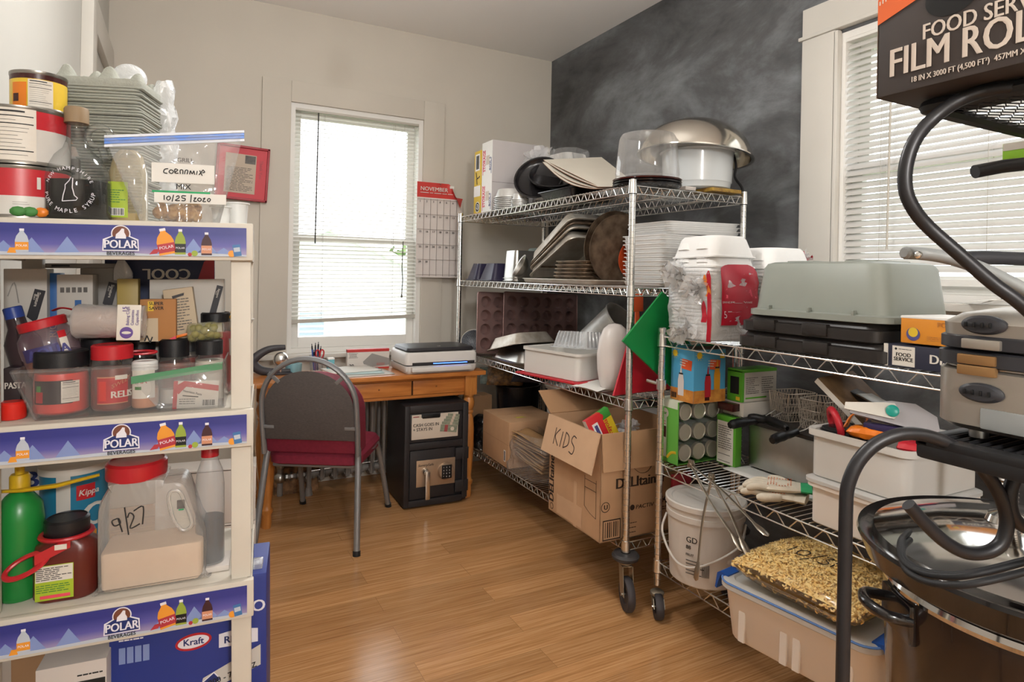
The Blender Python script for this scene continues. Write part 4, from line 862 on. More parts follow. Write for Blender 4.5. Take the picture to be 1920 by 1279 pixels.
t = thing('stock_pot', 'aluminium stock pot tipped on its side behind the white bin', 'pot', M=T(2.06, 2.90, Z3 + .115) @ Vector((.30, -.62, .62)).to_track_quat('Z', 'Y').to_matrix().to_4x4())
MB().lathe([(0, 0), (.115, 0), (.122, .006), (.125, .23), (.131, .235), (.131, .242), (.122, .24), (.119, .01), (0, .006)], 'aluminium', 48).build('pot', t)
t = thing('white_pitcher', 'white oval plastic pitcher behind the front post on the third shelf', 'pitcher', (1.775, 2.345, Z3)); mat('pitcher_white', 'd7cfca', .35)
MB().lathe([(0, 0), (.055, 0), (.07, .02), (.082, .09), (.085, .16), (.075, .23), (.055, .275), (.03, .295), (0, .3)], 'pitcher_white', 40, SC(1, .8, 1)).build('body', t); s = MB(); s.tube(smooth([(.06, -.02, .25), (.085, -.05, .24), (.1, -.06, .18), (.085, -.04, .1)], 6), .012, 'pitcher_white', 10); s.build('handle', t); s = MB(); s.lathe([(0, 0), (.03, 0), (.03, .004), (0, .004)], 'photo_grey', 20, T(.045, -.06, .22) @ RX(70) @ RY(30)); s.build('dial', t); s = MB(); s.print(.03, .06, 7, 'photo_grey', T(.012, -.0665, .06) @ FRONT); s.build('sticker', t)
# boards stuck at the end of the rack
P1 = px(1148, 742, Z=Z3 + .001); P2 = px(1262, 728, Z=Z3 + .001)
e = (P2 - P1).normalized(); t0 = P1; up_ = Vector((.09, .06, .30)).normalized()
s = MB(); A0 = P1; B0 = P1 + e * .36; Ct = B0 + up_ * .27 + e * .02; Dt = A0 + up_ * .27 + e * .055
one(slab(A0, B0, Ct, Dt, .009, 'board_red'), 'cutting_board', 'red cutting board standing at the end of the third shelf behind the post', 'board')
L_ = px(1168, 640, Y=2.047); T_ = px(1243, 547, Y=2.047); Q_ = px(1257, 724, Y=2.047)
v1 = T_ - L_; v2 = Q_ - L_; one(slab(L_, L_ + v2 * 1.25, L_ + v2 * 1.25 + v1, L_ + v1, .01, 'board_green'), 'cutting_board', 'green cutting board stuck cornerwise between the two wire racks', 'board')
t = thing('spatula', 'orange spatula standing behind the front post of the third shelf', 'spatula', M=T(1.83, 2.24, Z3) @ RY(-2)); MB().box(-.012, .012, -.004, .004, 0, .36, 'orange_plastic', .004).build('handle', t); MB().box(-.035, .035, -.003, .003, .36, .44, 'orange_plastic', .003).build('blade', t)
# ================================================================ rack A, bottom shelf
Z4 = AZ[3] + .004
# open carton marked KIDS
C, rz, w, d_ = corner((1124, 1019), (1022, 955), (1225, 998), Z4)
w = .46; h = pz(C, 815) - Z4
t = thing('cardboard_box', 'open brown carton marked kids hanging over the edge of the bottom wire shelf', 'box', (C.x, C.y, Z4), rz)
th = .004; s = MB()
s.box(0, w, 0, th, 0, h, 'carton'); s.box(0, th, 0, d_, 0, h, 'carton'); s.box(0, w, d_ - th, d_, 0, h, 'carton'); s.box(w - th, w, 0, d_, 0, h, 'carton'); s.box(0, w, 0, d_, 0, th, 'carton')
ML = T(-.0006, d_, 0) @ RZ(-90) @ FRONT                      # left face, x from its far edge towards the near corner
s.text('DELItainer', .058, 'ink_brown', ML @ T(.045, .045, .0005) @ RZ(90), .035, wx=.95); s.lathe([(.012, 0), (.015, 0), (.015, .0004), (.012, .0004)], 'ink_brown', 24, ML @ T(.03, .025, 0))
for y in (.20, .235): s.box(d_ * .72, d_ * .93, y, y + .002, 0, .0004, 'ink_brown', M=ML)
s.box(d_ * .72, d_ * .725, .12, .25, 0, .0004, 'ink_brown', M=ML); s.box(d_ * .925, d_ * .93, .09, .25, 0, .0004, 'ink_brown', M=ML); s.stroke([[(d_ * .72, .12), (d_ * .82, .1), (d_ * .93, .09)]], .001, 'ink_brown', ML @ T(0, 0, .0006))
s.grid(lambda u, v: ML @ Vector((d_ * .18 + u * d_ * .5, .01 + v * (.09 + .03 * nz((u, 0, 3), 6)), .001)), 8, 3, 'carton_light')
s.box(d_ * .52, d_ * .58, .0, .2, 0, .0008, 'tape_clear' if 'tape_clear' in MATS else 'carton_light', M=ML)
MF = T(0, -.0006, 0) @ FRONT
s.text('DELItainer', .062, 'ink_brown', MF @ T(.075, .215, .0003), .035); s.lathe([(.019, 0), (.022, 0), (.022, .0004), (.019, .0004)], 'ink_brown', 24, MF @ T(.026, .145, 0)); s.text('U', .028, 'ink_brown', MF @ T(.018, .136, .0005), .03)
s.lathe([(.0, 0), (.012, 0), (.012, .0004), (0, .0004)], 'ink_brown', 20, MF @ T(.165, .125, 0)); s.text('PACTIV', .024, 'ink_brown', MF @ T(.182, .116, .0003), .01, shear=.15, wx=1.2); s.text('#4278', .052, 'ink_brown', MF @ T(.30, .12, .0003), .03); s.print(.1, .02, 2, 'ink_brown', MF @ T(.30, .09, .0003), 3)
for a in (.07, .05, .03): s.print(.06, .01, 1, 'ink_brown', MF @ T(.13, a - .015, .0003), int(a * 100))
for x0, x1, z0, z1 in ((.014, .105, .085, .09), (.014, .105, .005, .01), (.014, .018, .005, .09), (.101, .105, .005, .09)): s.box(x0, x1, z0, z1, 0, .0004, 'ink_brown', M=MF)
for k in range(7): s.box(.026 + k * .0105, .026 + k * .0105 + (.0055 if k % 3 else .003), .016, .08, 0, .0004, 'ink_brown', M=MF)
s.tube(smooth([MF @ Vector(p) for p in ((.16, .30, .001), (.2, .27, .001), (.24, .27, .001), (.27, .3, .001))], 6), .0025, 'ink_brown', 5, flat=.3)
s.build('carton', t)
def flap(L, Wd, hinge, ang, name, m='carton', extra=None):
    f = MB(); f.box(0, L, 0, Wd, 0, .004, m)
    if extra: extra(f)
    return f.build(name, t, hinge @ RX(ang))
# flap hinged on the left face's upper edge, hanging outwards; its outer side faces down-left
HL = T(0, d_, h) @ RZ(-90)
flap(d_, .17, HL @ T(0, -.004, 0) @ SC(1, -1, 1), -76, 'flap', 'carton_light', None)
HF = T(0, 0, h)
flap(w * .97, .155, HF @ SC(1, -1, 1), -84, 'flap', 'carton')
flap(w * .97, .15, T(0, d_, h), 35, 'flap', 'carton_dark'); flap(d_, .12, T(w, 0, h) @ RZ(90) @ SC(1, -1, 1), -60, 'flap', 'carton_dark')
# hand lettering on the hanging flap
mat('marker_kids', '3b2b24', .8); s = MB()
L = [[(0, .0), (.0, -.065)], [(.03, .0), (.004, -.032), (.034, -.065)], [(.052, -.005), (.05, -.065)], [(.075, -.002), (.073, -.063)], [(.075, -.002), (.1, -.015), (.102, -.045), (.073, -.063)], [(.15, -.008), (.13, -.004), (.122, -.025), (.148, -.045), (.143, -.07), (.118, -.066)]]
s.stroke(L, .0024, 'marker_kids'); lm = s.build('hand_lettering', t); lm.matrix_local = HL @ T(0, -.004, 0) @ RX(76) @ T(d_ * .22, -.045, .0046) @ SC(1.15, 1.15, 1)
mat('toy_red', 'c4262b', .4); mat('toy_yellow', 'e0c02c', .4); mat('toy_green', '3f8f3a', .4)
K = T(C.x, C.y, Z4) @ RZ(rz)
for k, (x, y, zz, a, b_, l) in enumerate(((.085, .085, h - .055, 24, 10, 'red toy box with white label poking out of the kids carton'), (.15, .12, h - .045, 26, 6, 'red and yellow crayon box poking out behind the other toy box'))):
    s = MB(); s.box(-.04, .04, -.014, .014, 0, .16, 'toy_red', .001)
    if k == 0: s.box(-.02, .01, -.0148, -.014, .06, .13, 'white'); s.box(-.012, .004, -.0152, -.0148, .07, .12, 'label_purple'); s.box(-.041, -.04, -.0135, .0135, 0, .158, 'box_white')
    else: s.box(-.04, .04, -.0148, -.014, .02, .16, 'toy_yellow'); s.box(-.041, .041, -.0152, .0145, .125, .165, 'toy_green', .002); s.text('Crayola', .03, 'toy_red', T(.012, -.0153, .03) @ FRONT @ RZ(90), .02); s.lathe([(0, 0), (.013, 0), (0, .0005)], 'toy_red', 16, T(-.01, -.0153, .145) @ RX(90))
    o = one(s, 'crayon_box', l, 'box', M=K @ T(x, y, zz - .04) @ RY(-a) @ RX(-b_), group='toy boxes in the kids carton')
s = bagmesh(.07, .05, .09, 8, .4, .02); tuft(s, (0, 0, .08), .06, n=10, seed=3, d=(0, 0, .6)); one(s, 'plastic_bag', 'crumpled clear plastic bag inside the kids carton', 'bag', M=K @ T(.25, .15, h - .12))
# second carton
C2, rz2, w2, d2 = corner((953, 880), (921, 846), (1008, 873), Z4); w2 = .34
h2 = pz(C2, 793) - Z4; d2 = max(d2, .24)
t = thing('cardboard_box', 'closed brown carton with a yellow green tag at the far end of the bottom shelf', 'box', (C2.x, C2.y, Z4), rz2)
s = MB(); s.box(0, w2, 0, d2, 0, h2, 'carton', .004); mat('tag_lime', 'b9b22e', .6); s.poly([(0, 0), (.03, .008), (.07, .002), (.05, .02), (.06, .03), (.03, .025), (0, .03), (.01, .015)], .0006, 'tag_lime', T(.09, .09, h2)); s.box(-.0006, 0, .04, .065, .03, .095, 'white'); s.box(-.001, -.0006, .045, .06, .035, .09, 'photo_grey'); s.box(.05, .12, -.0006, 0, .07, .078, 'carton_dark'); s.box(-.0005, 0, 0, d2, h2 * .5, h2 * .5 + .0015, 'carton_dark'); s.box(0, w2, d2 * .5, d2 * .5 + .0015, h2, h2 + .0005, 'carton_dark'); s.build('carton', t)
# clear bag of kraft paper bags between the cartons
mid = (C + C2) / 2; yb = 3.02
g = None
BB = px(995, 895, X=1.74); BB.z = Z4
mat('kraft', 'b0895c', .8, var=.15, scale=14)
for k in range(9):
    s = MB(); s.grid(lambda u, v: ((u - .5) * .16, (v - .5) * .24, .007 * sin(u * 7 + k) * sin(v * 5 + k * 2) + .012 * v), 8, 8, 'kraft')
    o = one(s, 'paper_bag', ('topmost' if k == 8 else 'lowest' if k == 0 else 'nested') + ' kraft paper bag in the clear sack between the cartons', 'bag', M=T(BB.x + .05 - k * .002, BB.y, Z4 + .055 + k * .017) @ RZ(10 + k * 2) @ RY(4) @ RX(10), group='kraft bags in the sack', solid=.003)
film('sack_clear', 'ffffff', .06, .1, .9, bump=1., bscale=16, edge=.35); s = bagmesh(.115, .165, .225, 21, .7, .02, 'sack_clear'); one(s, 'plastic_bag', 'clear plastic sack of kraft bags between the two cartons on the bottom shelf', 'bag', M=T(BB.x + .045, BB.y, Z4) @ RZ(8))
# dark corner: bin bag, bucket, snacks, white boxes
film('black_bag', '121214', .93, .25, .8, bump=.8, bscale=26)
s = bagmesh(.05, .09, .19, 31, .5, .03, 'black_bag'); one(s, 'plastic_bag', 'crumpled black plastic bag in the far end of the bottom shelf', 'bag', (1.735, 3.665, Z4))
t = thing('bucket', 'black bucket at the back of the bottom shelf beneath the snack bags', 'bucket', (2.03, 3.74, Z4)); MB().lathe([(0, 0), (.125, 0), (.15, .36), (.155, .36), (.155, .372), (.145, .372), (.12, .01), (0, .008)], 'black_plastic', 40).build('bucket', t)
def pillow(hx, hy, hz, m, seed, n=14):
    s = MB(); f = lambda sg: (lambda u, v: ((u - .5) * 2 * hx, (v - .5) * 2 * hy, sg * hz * (max(0, 1 - (2 * u - 1) ** 4) * max(0, 1 - (2 * v - 1) ** 4)) ** .5 * (1 + .3 * nz((u * 3, v * 3, seed), 2))))
    return s.grid(f(1), n, n, m).grid(f(-1), n, n, m)
mat('snack_brown', '8a6234', .5, col2='463019', scale=45, bump=.6, bscale=70); mat('snack_green', '3d4a40', .3, col2='8e9a92', scale=22); mat('snack_dark', '2e2a3a', .35, var=.3, scale=30)
for k, (x, y, zz, rx, rz_, hx, hy, m, l) in enumerate(((1.93, 3.735, .035, 46, -30, .12, .08, 'snack_brown', 'snack bag with brown window lying on the black bucket'), (1.90, 3.83, .02, 42, -24, .1, .07, 'snack_green', 'green grey snack bag left of the brown snack bag on the bucket'), (2.06, 3.66, .055, 40, -30, .11, .08, 'snack_dark', 'dark violet snack bag right of the brown snack bag on the bucket'))):
    one(pillow(hx, hy, .03, m, k), 'snack_bag', l, 'bag', M=T(x, y, Z4 + .40 + zz) @ RZ(rz_) @ RX(rx), group='snack bags on the bucket')
t = thing('storage_bin', 'white lidded bin at the back of the bottom shelf behind the closed carton', 'bin', (2.16, 3.22, Z4)); bin_(.26, .36, .42, 'box_white', .01, .93).build('bin', t); MB().tub([(.135, .185, .42, .03), (.135, .185, .44, .03), (.125, .175, .446, .03)], 'white').build('lid', t)
t = thing('white_box', 'white printed box standing behind the kids carton on the bottom shelf', 'box', (2.17, 2.66, Z4)); s = MB(); s.box(-.13, .13, -.18, .18, 0, .40, 'box_white', .003); s.print(.3, .12, 10, 'photo_grey', T(-.1306, .16, .24) @ RZ(-90) @ FRONT, 3); s.build('carton', t)
one(MB().box(-.07, .07, -.09, .09, 0, .003, 'carton_light').box(-.07, .07, -.0905, -.09, -.06, .003, 'carton'), 'cardboard_flap', 'loose bent piece of brown cardboard behind the kids carton', 'cardboard', M=T(2.02, 2.86, Z4 + .455) @ RZ(-30) @ RY(24))

t = thing('cardboard_box', 'brown carton half hidden behind the turned desk leg', 'box', (1.70, 3.785, Z4), 0); MB().box(0, .16, 0, .13, 0, .30, 'carton_dark', .003).box(.078, .082, -.0005, .1305, .298, .3006, 'carton_light').build('carton', t)
# ================================================================ rack B, top shelf
ZB1 = BZ[0] + .004; ZB2 = BZ[1] + .004; ZB3 = BZ[2] + .004
mat('print_red', 'a8162b', .35); mat('print_orange', 'd0762c', .35)
def foam_lid(w, d, h=.085):
    s = MB(); a, b = w / 2, d / 2
    s.tub([(a, b, 0, .02), (a, b, .006, .02), (a * .97, b * .97, .008, .03), (a * .86, b * .86, h - .012, .045), (a * .8, b * .8, h, .05)], 'foam', c0=False)
    s.tub([(a * .97, b * .97, 0, .02), (a * .94, b * .94, .006, .03), (a * .83, b * .83, h - .014, .045), (a * .77, b * .77, h - .004, .05)], 'foam', c0=False)
    for y in (-b * .42, b * .42): s.tub([(.02, b * .3, h * .35, .02), (.012, b * .2, h - .01, .02)], 'foam', T(-a * .9, y, 0) @ RY(16))
    return s
pr = None
def foam_stack(x, y, n, ztop, w, d, label_top, label_in, grp, rz=0, pitch=.0145, tilt=None):
    global pr
    for k in range(n):
        R = random.Random(k * 7 + int(x * 100)); z = ztop - .085 - (n - 1 - k) * pitch; M = T(x + R.uniform(-.002, .002), y + R.uniform(-.002, .002), z) @ RZ(rz + R.uniform(-.5, .5))
        if k == n - 1 and tilt: M = T(x, y, z + .022) @ RZ(rz) @ RX(tilt)
        if pr is None: pr = one(foam_lid(w, d), 'foam_box', '', 'foam box', M=M, group=grp); o = pr
        else: o = dup(pr, M, group=grp)
        o['label'] = label_top if k == n - 1 else label_in
foam_stack(1.885, 1.855, 22, 1.525, .235, .235, 'topmost white foam takeaway box of the bagged front stack', 'white foam takeaway box nested in the bagged front stack', 'foam boxes in the front stack', tilt=-1.5)
foam_stack(2.15, 1.80, 21, 1.51, .235, .235, 'topmost white foam takeaway box of the rear stack by the blackboard', 'white foam takeaway box nested in the rear stack by the blackboard', 'foam boxes in the rear stack', rz=-6)
t = thing('plastic_bag', 'torn clear and red printed bag around the front stack of foam boxes', 'bag', (1.885, 1.855, ZB1))
def bp(a, v, hx=.126, hy=.126, h=.27, off=0.):
    c, s_ = cos(a), sin(a); k = 1.03 + .04 * sin(pi * v) + off
    p = Vector((hx * k * abs(c) ** .35 * (1 if c > 0 else -1), hy * k * abs(s_) ** .35 * (1 if s_ > 0 else -1), h * v)); q = nz(p + Vector((4, 2, 0)), 11) + .5 * nz(p, 30)
    return p + Vector((c, s_, .2)) * q * .012
s = MB(); s.grid(lambda u, v: bp(2 * pi * u, v), 64, 18, 'clear_bag')
def patch(a0, a1, v0, v1, m, nx=14, ny=10, wob=.04): s.grid(lambda u, v: bp(a0 + (a1 - a0) * u + wob * sin(v * 5), v0 + (v1 - v0) * v + .06 * sin(u * 4) * v, off=.012), nx, ny, m)
D_ = lambda x: radians(x)
patch(D_(252), D_(308), .22, 1.02, 'print_red'); patch(D_(206), D_(220), -.02, .92, 'print_red'); patch(D_(193), D_(206), .25, .5, 'print_red', 6, 6); patch(D_(200), D_(212), .62, .86, 'print_orange', 6, 6, .1)
for k in range(3): patch(D_(262 + k * 14), D_(268 + k * 14), .60, .68, 'label_pink', 4, 4, .02)
def bw(v): p = bp(D_(258) + v.x * 5.5, .32 + v.y * 3.2, off=.018); return p
s.text('57', .045, 'foam', None, 0, warp=bw); s.text('DINNERWARE', .011, 'foam', T(0, 0, 0), 0, warp=lambda v: bp(D_(256) + v.x * 6.2, .53 + v.y * 3.6, off=.018))
tuft(s, (-.14, .03, .24), .075, n=18, seed=11, d=(-.6, .3, .2)); tuft(s, (-.13, -.05, .19), .07, n=12, seed=12, d=(-.5, -.3, -.1)); tuft(s, (-.13, .0, .05), .08, n=12, seed=16, d=(-.4, .1, -.2))
s.build('bag', t)
t = thing('plastic_bag', 'torn end of a red and clear bag poking from behind the rear foam stack', 'bag', px(1498, 487, X=2.28)); s = MB(); tuft(s, (0, 0, 0), .05, n=12, seed=21, d=(0, 0, .2)); tuft(s, (0, .02, .0), .04, 'print_orange', n=6, seed=22, d=(0, .3, .1)); tuft(s, (0, -.03, .0), .035, 'print_red', n=5, seed=23, d=(0, 0, .2)); s.build('bag', t)
# grey tote upside down on black trays
mat('tote_grey', '8d928a', .42, var=.05, scale=8); mat('tray_black', '2a2624', .35, var=.12, scale=20)
for k, (z0, y0, y1, l) in enumerate(((0, 1.075, 1.60, 'lower black plastic tray under the grey tote'), (.056, 1.10, 1.585, 'upper black plastic tray under the grey tote'))):
    s = MB(); a, b = .19, (y1 - y0) / 2
    s.tub([(a, b, 0, .03), (a + .006, b + .006, .004, .03), (a + .006, b + .006, .036, .03), (a - .006, b - .006, .040, .03), (a - .014, b - .014, .055, .03), (a - .02, b - .02, .055, .03), (a - .03, b - .03, .01, .02)], 'tray_black')
    for y in (-.08, .11): s.box(-a - .012, -a + .01, y - .012, y + .075, .008, .045, 'tray_black', .004)
    one(s, 'black_tray', l, 'tray', (1.945, (y0 + y1) / 2, ZB1 + z0), group='black trays under the tote')
t = thing('grey_tote', 'grey plastic tote turned upside down on black trays', 'tote', (1.945, 1.325, ZB1 + .113)); s = MB(); a, b = .185, .245
s.tub([(a + .004, b + .004, 0, .06), (a + .008, b + .008, .002, .06), (a + .008, b + .008, .02, .06), (a - .008, b - .008, .024, .055), (a - .022, b - .026, .16, .05), (a - .03, b - .034, .176, .05), (a - .045, b - .05, .182, .05), (a - .06, b - .065, .183, .04)], 'tote_grey')
for y in (-.15, 0, .15): s.box(-a - .006, -a + .012, y - .004, y + .004, .02, .036, 'tote_grey', .002)
for y, w in ((-.11, .05), (.1, .05)): s.box(-.1, .08, y - w, y + w, .182, .187, 'tote_grey', .003)
s.build('tub', t)
mat('wrap_navy', '2b2d3c', .4); mat('label_cream', 'd9d3c8', .5); mat('wrap_orange', 'd58a2e', .4)
t = thing('cutlery_box', 'flat navy box with white food service label at the near end of the wire shelf', 'box', (1.765, .822, ZB1)); s = MB(); s.box(0, .3, 0, .262, 0, .062, 'wrap_navy', .002)
M = T(-.0006, .262, 0) @ RZ(-90) @ FRONT; s.box(0, .012, .0, .062, 0, .0005, 'label_cream', M=M); s.box(.024, .085, .004, .058, 0, .0005, 'label_cream', M=M); s.text('FOOD\nSERVICE', .0145, 'ink', M @ T(.0545, .03, .0007), .02, 'CENTER', lh=.85); s.poly([(.03, .05), (.034, .054), (.038, .05), (.034, .046)], .0004, 'ink', M @ T(0, 0, .0005)); s.print(.038, .004, 1, 'ink', M @ T(.041, .048, .0006), 5); s.text('DISPOSABLE', .034, 'label_cream', M @ T(.122, .02, .0006), .03); s.build('carton', t)
t = thing('popcorn_box', 'orange box lying on the flat navy box', 'box', (1.77, .826, ZB1 + .0635)); s = MB(); s.box(.004, .2, 0, .218, .004, .078, 'wrap_orange', .003); s.box(.003, .2, .0, .2195, .072, .0795, 'white', .003); s.box(.02, .2, .2178, .2186, .004, .076, 'label_cream', .002)
M = T(.0034, .218, 0) @ RZ(-90) @ FRONT; s.lathe([(0, 0), (.018, 0), (.018, .0005), (0, .0005)], 'label_purple', 28, M @ T(.034, .03, 0)); s.lathe([(0, .0006), (.013, .0006), (0, .0009)], 'label_yellow', 20, M @ T(.034, .035, 0)); s.text('POPCORN', .018, 'pine_leg', M @ T(.095, .054, .0004), .02); s.print(.06, .014, 3, 'pine_leg', M @ T(.07, .014, .0004), 8); s.build('carton', t)
for k, l in enumerate(('loose white paper leaning on the sill behind the grill, nearer sheet', 'loose white paper leaning on the sill behind the grill, farther sheet')):
    one(MB().grid(lambda u, v: (u * .12, v * .07, .004 * sin(u * 3)), 6, 4, 'paper'), 'paper_sheet', l, 'paper', M=T(XW - .115 + .02 * k, 1.22 - .05 * k, RZ0 + .002 + .004 * k) @ RZ(-80) @ RX(3) @ RY(-8 - 6 * k), solid=.002, group='papers on the sill')

# ================================================================ rack B, middle shelf
mat('sleeve_green', '5fa544', .4); mat('sleeve_pale', 'cfd8c4', .45); mat('jar_lid', 'c4beb0', .34, .6); film('jar_glass', 'e9ecea', .25, .06, .8, edge=.5)
JX, JY, JZ, JP = 1.785, 1.925, ZB2 + .004, .0765
t = thing('jar_carton', 'green cardboard sleeve holding the pack of mason jars', 'carton', (JX, JY, JZ - .004)); JW, JH = 4 * JP + .004, 3 * .083 + .006
s = MB(); s.box(-.006, -.003, -.004, .118, 0, JH, 'sleeve_green'); s.box(-.006, JW, -.004, .118, JH, JH + .003, 'sleeve_pale'); s.box(-.006, JW, .115, .118, 0, JH, 'sleeve_green'); s.box(-.006, JW, 0, .115, 0, .002, 'sleeve_green')
M = T(-.0064, .118, 0) @ RZ(-90) @ FRONT; s.box(.012, .055, .02, .19, 0, .0004, 'sleeve_pale', M=M); s.box(.028, .052, .10, .145, 0, .0007, 'maroon', M=M); s.print(.03, .03, 3, 'box_red', M @ T(.02, .15, .0004), 9); s.barcode(.012, .07, 'photo_grey', M @ T(.014, .03, .0005)); s.lathe([(0, 0), (.02, 0), (0, .0004)], 'label_cream', 20, M @ T(.045, .2, .0002)); s.text('Jar', .02, 'sleeve_green', M @ T(.034, .194, .0008), .03); s.stroke([[(.06, .02), (.085, .045), (.112, .05)]], .006, 'label_yellow', M @ T(0, 0, .0004)); s.box(.0, .118, JH - .03, JH, 0, .0005, 'sleeve_pale', M=M); s.build('sleeve', t)
jar = None
for i in range(4):
    for j in range(3):
        M = T(JX + JP * (i + .5), JY + .001, JZ + .0415 + j * .083) @ RX(-90) @ RZ(i * 20 + j * 50)
        if jar is None:
            jar = thing('mason_jar', '', 'jar', M=M, group='mason jars in the green pack')
            MB().lathe([(0, .016), (.030, .016), (.036, .03), (.037, .10), (.03, .109), (0, .11)], 'jar_glass', 28).build('glass', jar)
            MB().lathe([(0, .001), (.028, .001), (.0305, -.001), (.0335, 0), (.0345, .003), (.0345, .016), (.0335, .016)], 'jar_lid', 32).build('lid', jar); o = jar
        else: o = dup(jar, M)
        o['label'] = 'mason jar in the green pack, %s row, %s column' % (('lowest', 'middle', 'top')[j], ('first', 'second', 'third', 'fourth')[i])
mat('sky_blue', '4f9cc4', .4); mat('wood_print', 'c98b3d', .5, col2='a3622a', scale=25); mat('mustard', 'c98a1e', .4); mat('ketchup', 'a3202a', .4); mat('bottle_white', 'cfc8c4', .4)
t = thing('bottle_set_box', 'blue box with printed ketchup and mustard bottles on the jar pack', 'box', (1.80, 1.862, JZ + JH + .0)); H_ = .212; s = MB(); s.box(0, .172, 0, .13, 0, H_, 'sky_blue', .002); s.poly([(0, 0), (.172, 0), (.15, .05), (.01, .055)], .002, 'photo_grey', T(0, .0, H_) @ RX(8))
for M, w, bot in ((T(-.0006, .13, 0) @ RZ(-90) @ FRONT, .13, ((.06, 'bottle_white'),)), (T(0, -.0006, 0) @ FRONT, .172, ((.075, 'ketchup'), (.125, 'mustard')))):
    s.box(0, w, .0, .05, 0, .0004, 'wood_print', M=M); s.box(.02, .075, .145, .185, 0, .0008, 'orange_plastic', M=M @ T(w * .5 - .035, -.01, 0) @ RZ(-5)); s.print(.045, .03, 3, 'label_cream', M @ T(w * .5 - .012, .142, .001) @ RZ(-5), 3)
    s.lathe([(0, 0), (.014, 0), (0, .0006)], 'label_yellow', 16, M @ T(w * .12 + .008, .19, .0003))
    for k in range(10): s.box(.016, .021, -.001, .001, 0, .0006, 'label_yellow', M=M @ T(w * .12 + .008, .19, .0003) @ RZ(36 * k))
    for x, m in bot:
        q = M @ T(x, .022 if m != 'mustard' else .05, .0006); s.poly([(-.016, 0), (.016, 0), (.017, .06), (.012, .085), (-.012, .085), (-.017, .06)], .0005, m, q); s.box(-.011, .011, .085, .092, 0, .0007, 'ink', M=q); s.poly([(-.005, .092), (.005, .092), (.0015, .122), (-.0015, .122)], .0006, m, q)
s.barcode(.03, .022, 'ink', T(-.0012, .125, 0) @ RZ(-90) @ FRONT @ T(0, .008, 0)); s.box(.14, .165, .175, .195, 0, .0006, 'label_yellow', M=T(0, -.0006, 0) @ FRONT); s.box(.06, .085, .008, .03, 0, .0008, 'maroon', M=T(0, -.0006, 0) @ FRONT); s.build('carton', t)
mat('lime_box', '58a02e', .4); mat('box_pale', 'c0b8ac', .55)
t = thing('green_box', 'green trimmed box lying behind the blue bottle box', 'box', (2.0, 1.80, .887)); s = MB(); s.box(0, .20, 0, .075, 0, .13, 'box_pale', .002); s.box(-.0008, .2008, -.001, .076, .118, .1312, 'lime_box', .002); s.box(-.0008, .012, -.001, .076, 0, .125, 'lime_box', .001); s.print(.075, .07, 9, 'photo_grey', T(.02, -.0012, .03) @ FRONT, 3); s.print(.07, .07, 8, 'photo_grey', T(.11, -.0012, .03) @ FRONT, 4); s.box(.02, .14, -.0012, 0, .012, .018, 'lime_box'); s.box(-.0014, -.0008, .015, .06, .03, .1, 'ink'); s.box(-.0014, -.0008, .01, .03, .006, .02, 'label_yellow'); s.build('carton', t)
one(MB().box(0, .23, 0, .11, 0, .055, 'box_pale', .002).box(-.04, .002, .02, .1, .02, .05, 'maroon', .002), 'white_box', 'white box with dark red end under the green trimmed box', 'box', (2.0, 1.79, .830))
t = thing('green_box', 'upright green edged box with white panel left of the fryer', 'box', (1.975, 1.805, ZB2)); s = MB(); s.box(0, .034, 0, .10, 0, .198, 'lime_box', .002); s.box(-.0008, 0, .012, .096, .004, .175, 'label_cream'); M = T(-.0012, .096, 0) @ RZ(-90) @ FRONT; s.print(.07, .1, 11, 'photo_grey', M @ T(.006, .06, 0), 4); s.box(.006, .07, .012, .014, 0, .0003, 'ink', M=M); s.box(.006, .07, .04, .042, 0, .0003, 'ink', M=M); s.build('carton', t)
one(MB().grid(lambda u, v: (u * .36, v * .42, .002 * sin(u * 6) * v), 8, 8, 'paper'), 'newspaper', 'sheet of newspaper spread under the fryer', 'newspaper', (1.925, 1.40, ZB2), 0, solid=.001)
t = thing('deep_fryer', 'stainless deep fryer with wire baskets on the middle wire shelf', 'fryer', (2.03, 1.49, ZB2 + .003))
MB().box(0, .26, 0, .30, .006, .175, 'steel', .008).box(-.004, .264, -.004, .304, .172, .19, 'tray_black', .006).build('body', t)
mat('wire_light', 'c4b8aa', .4, .3)
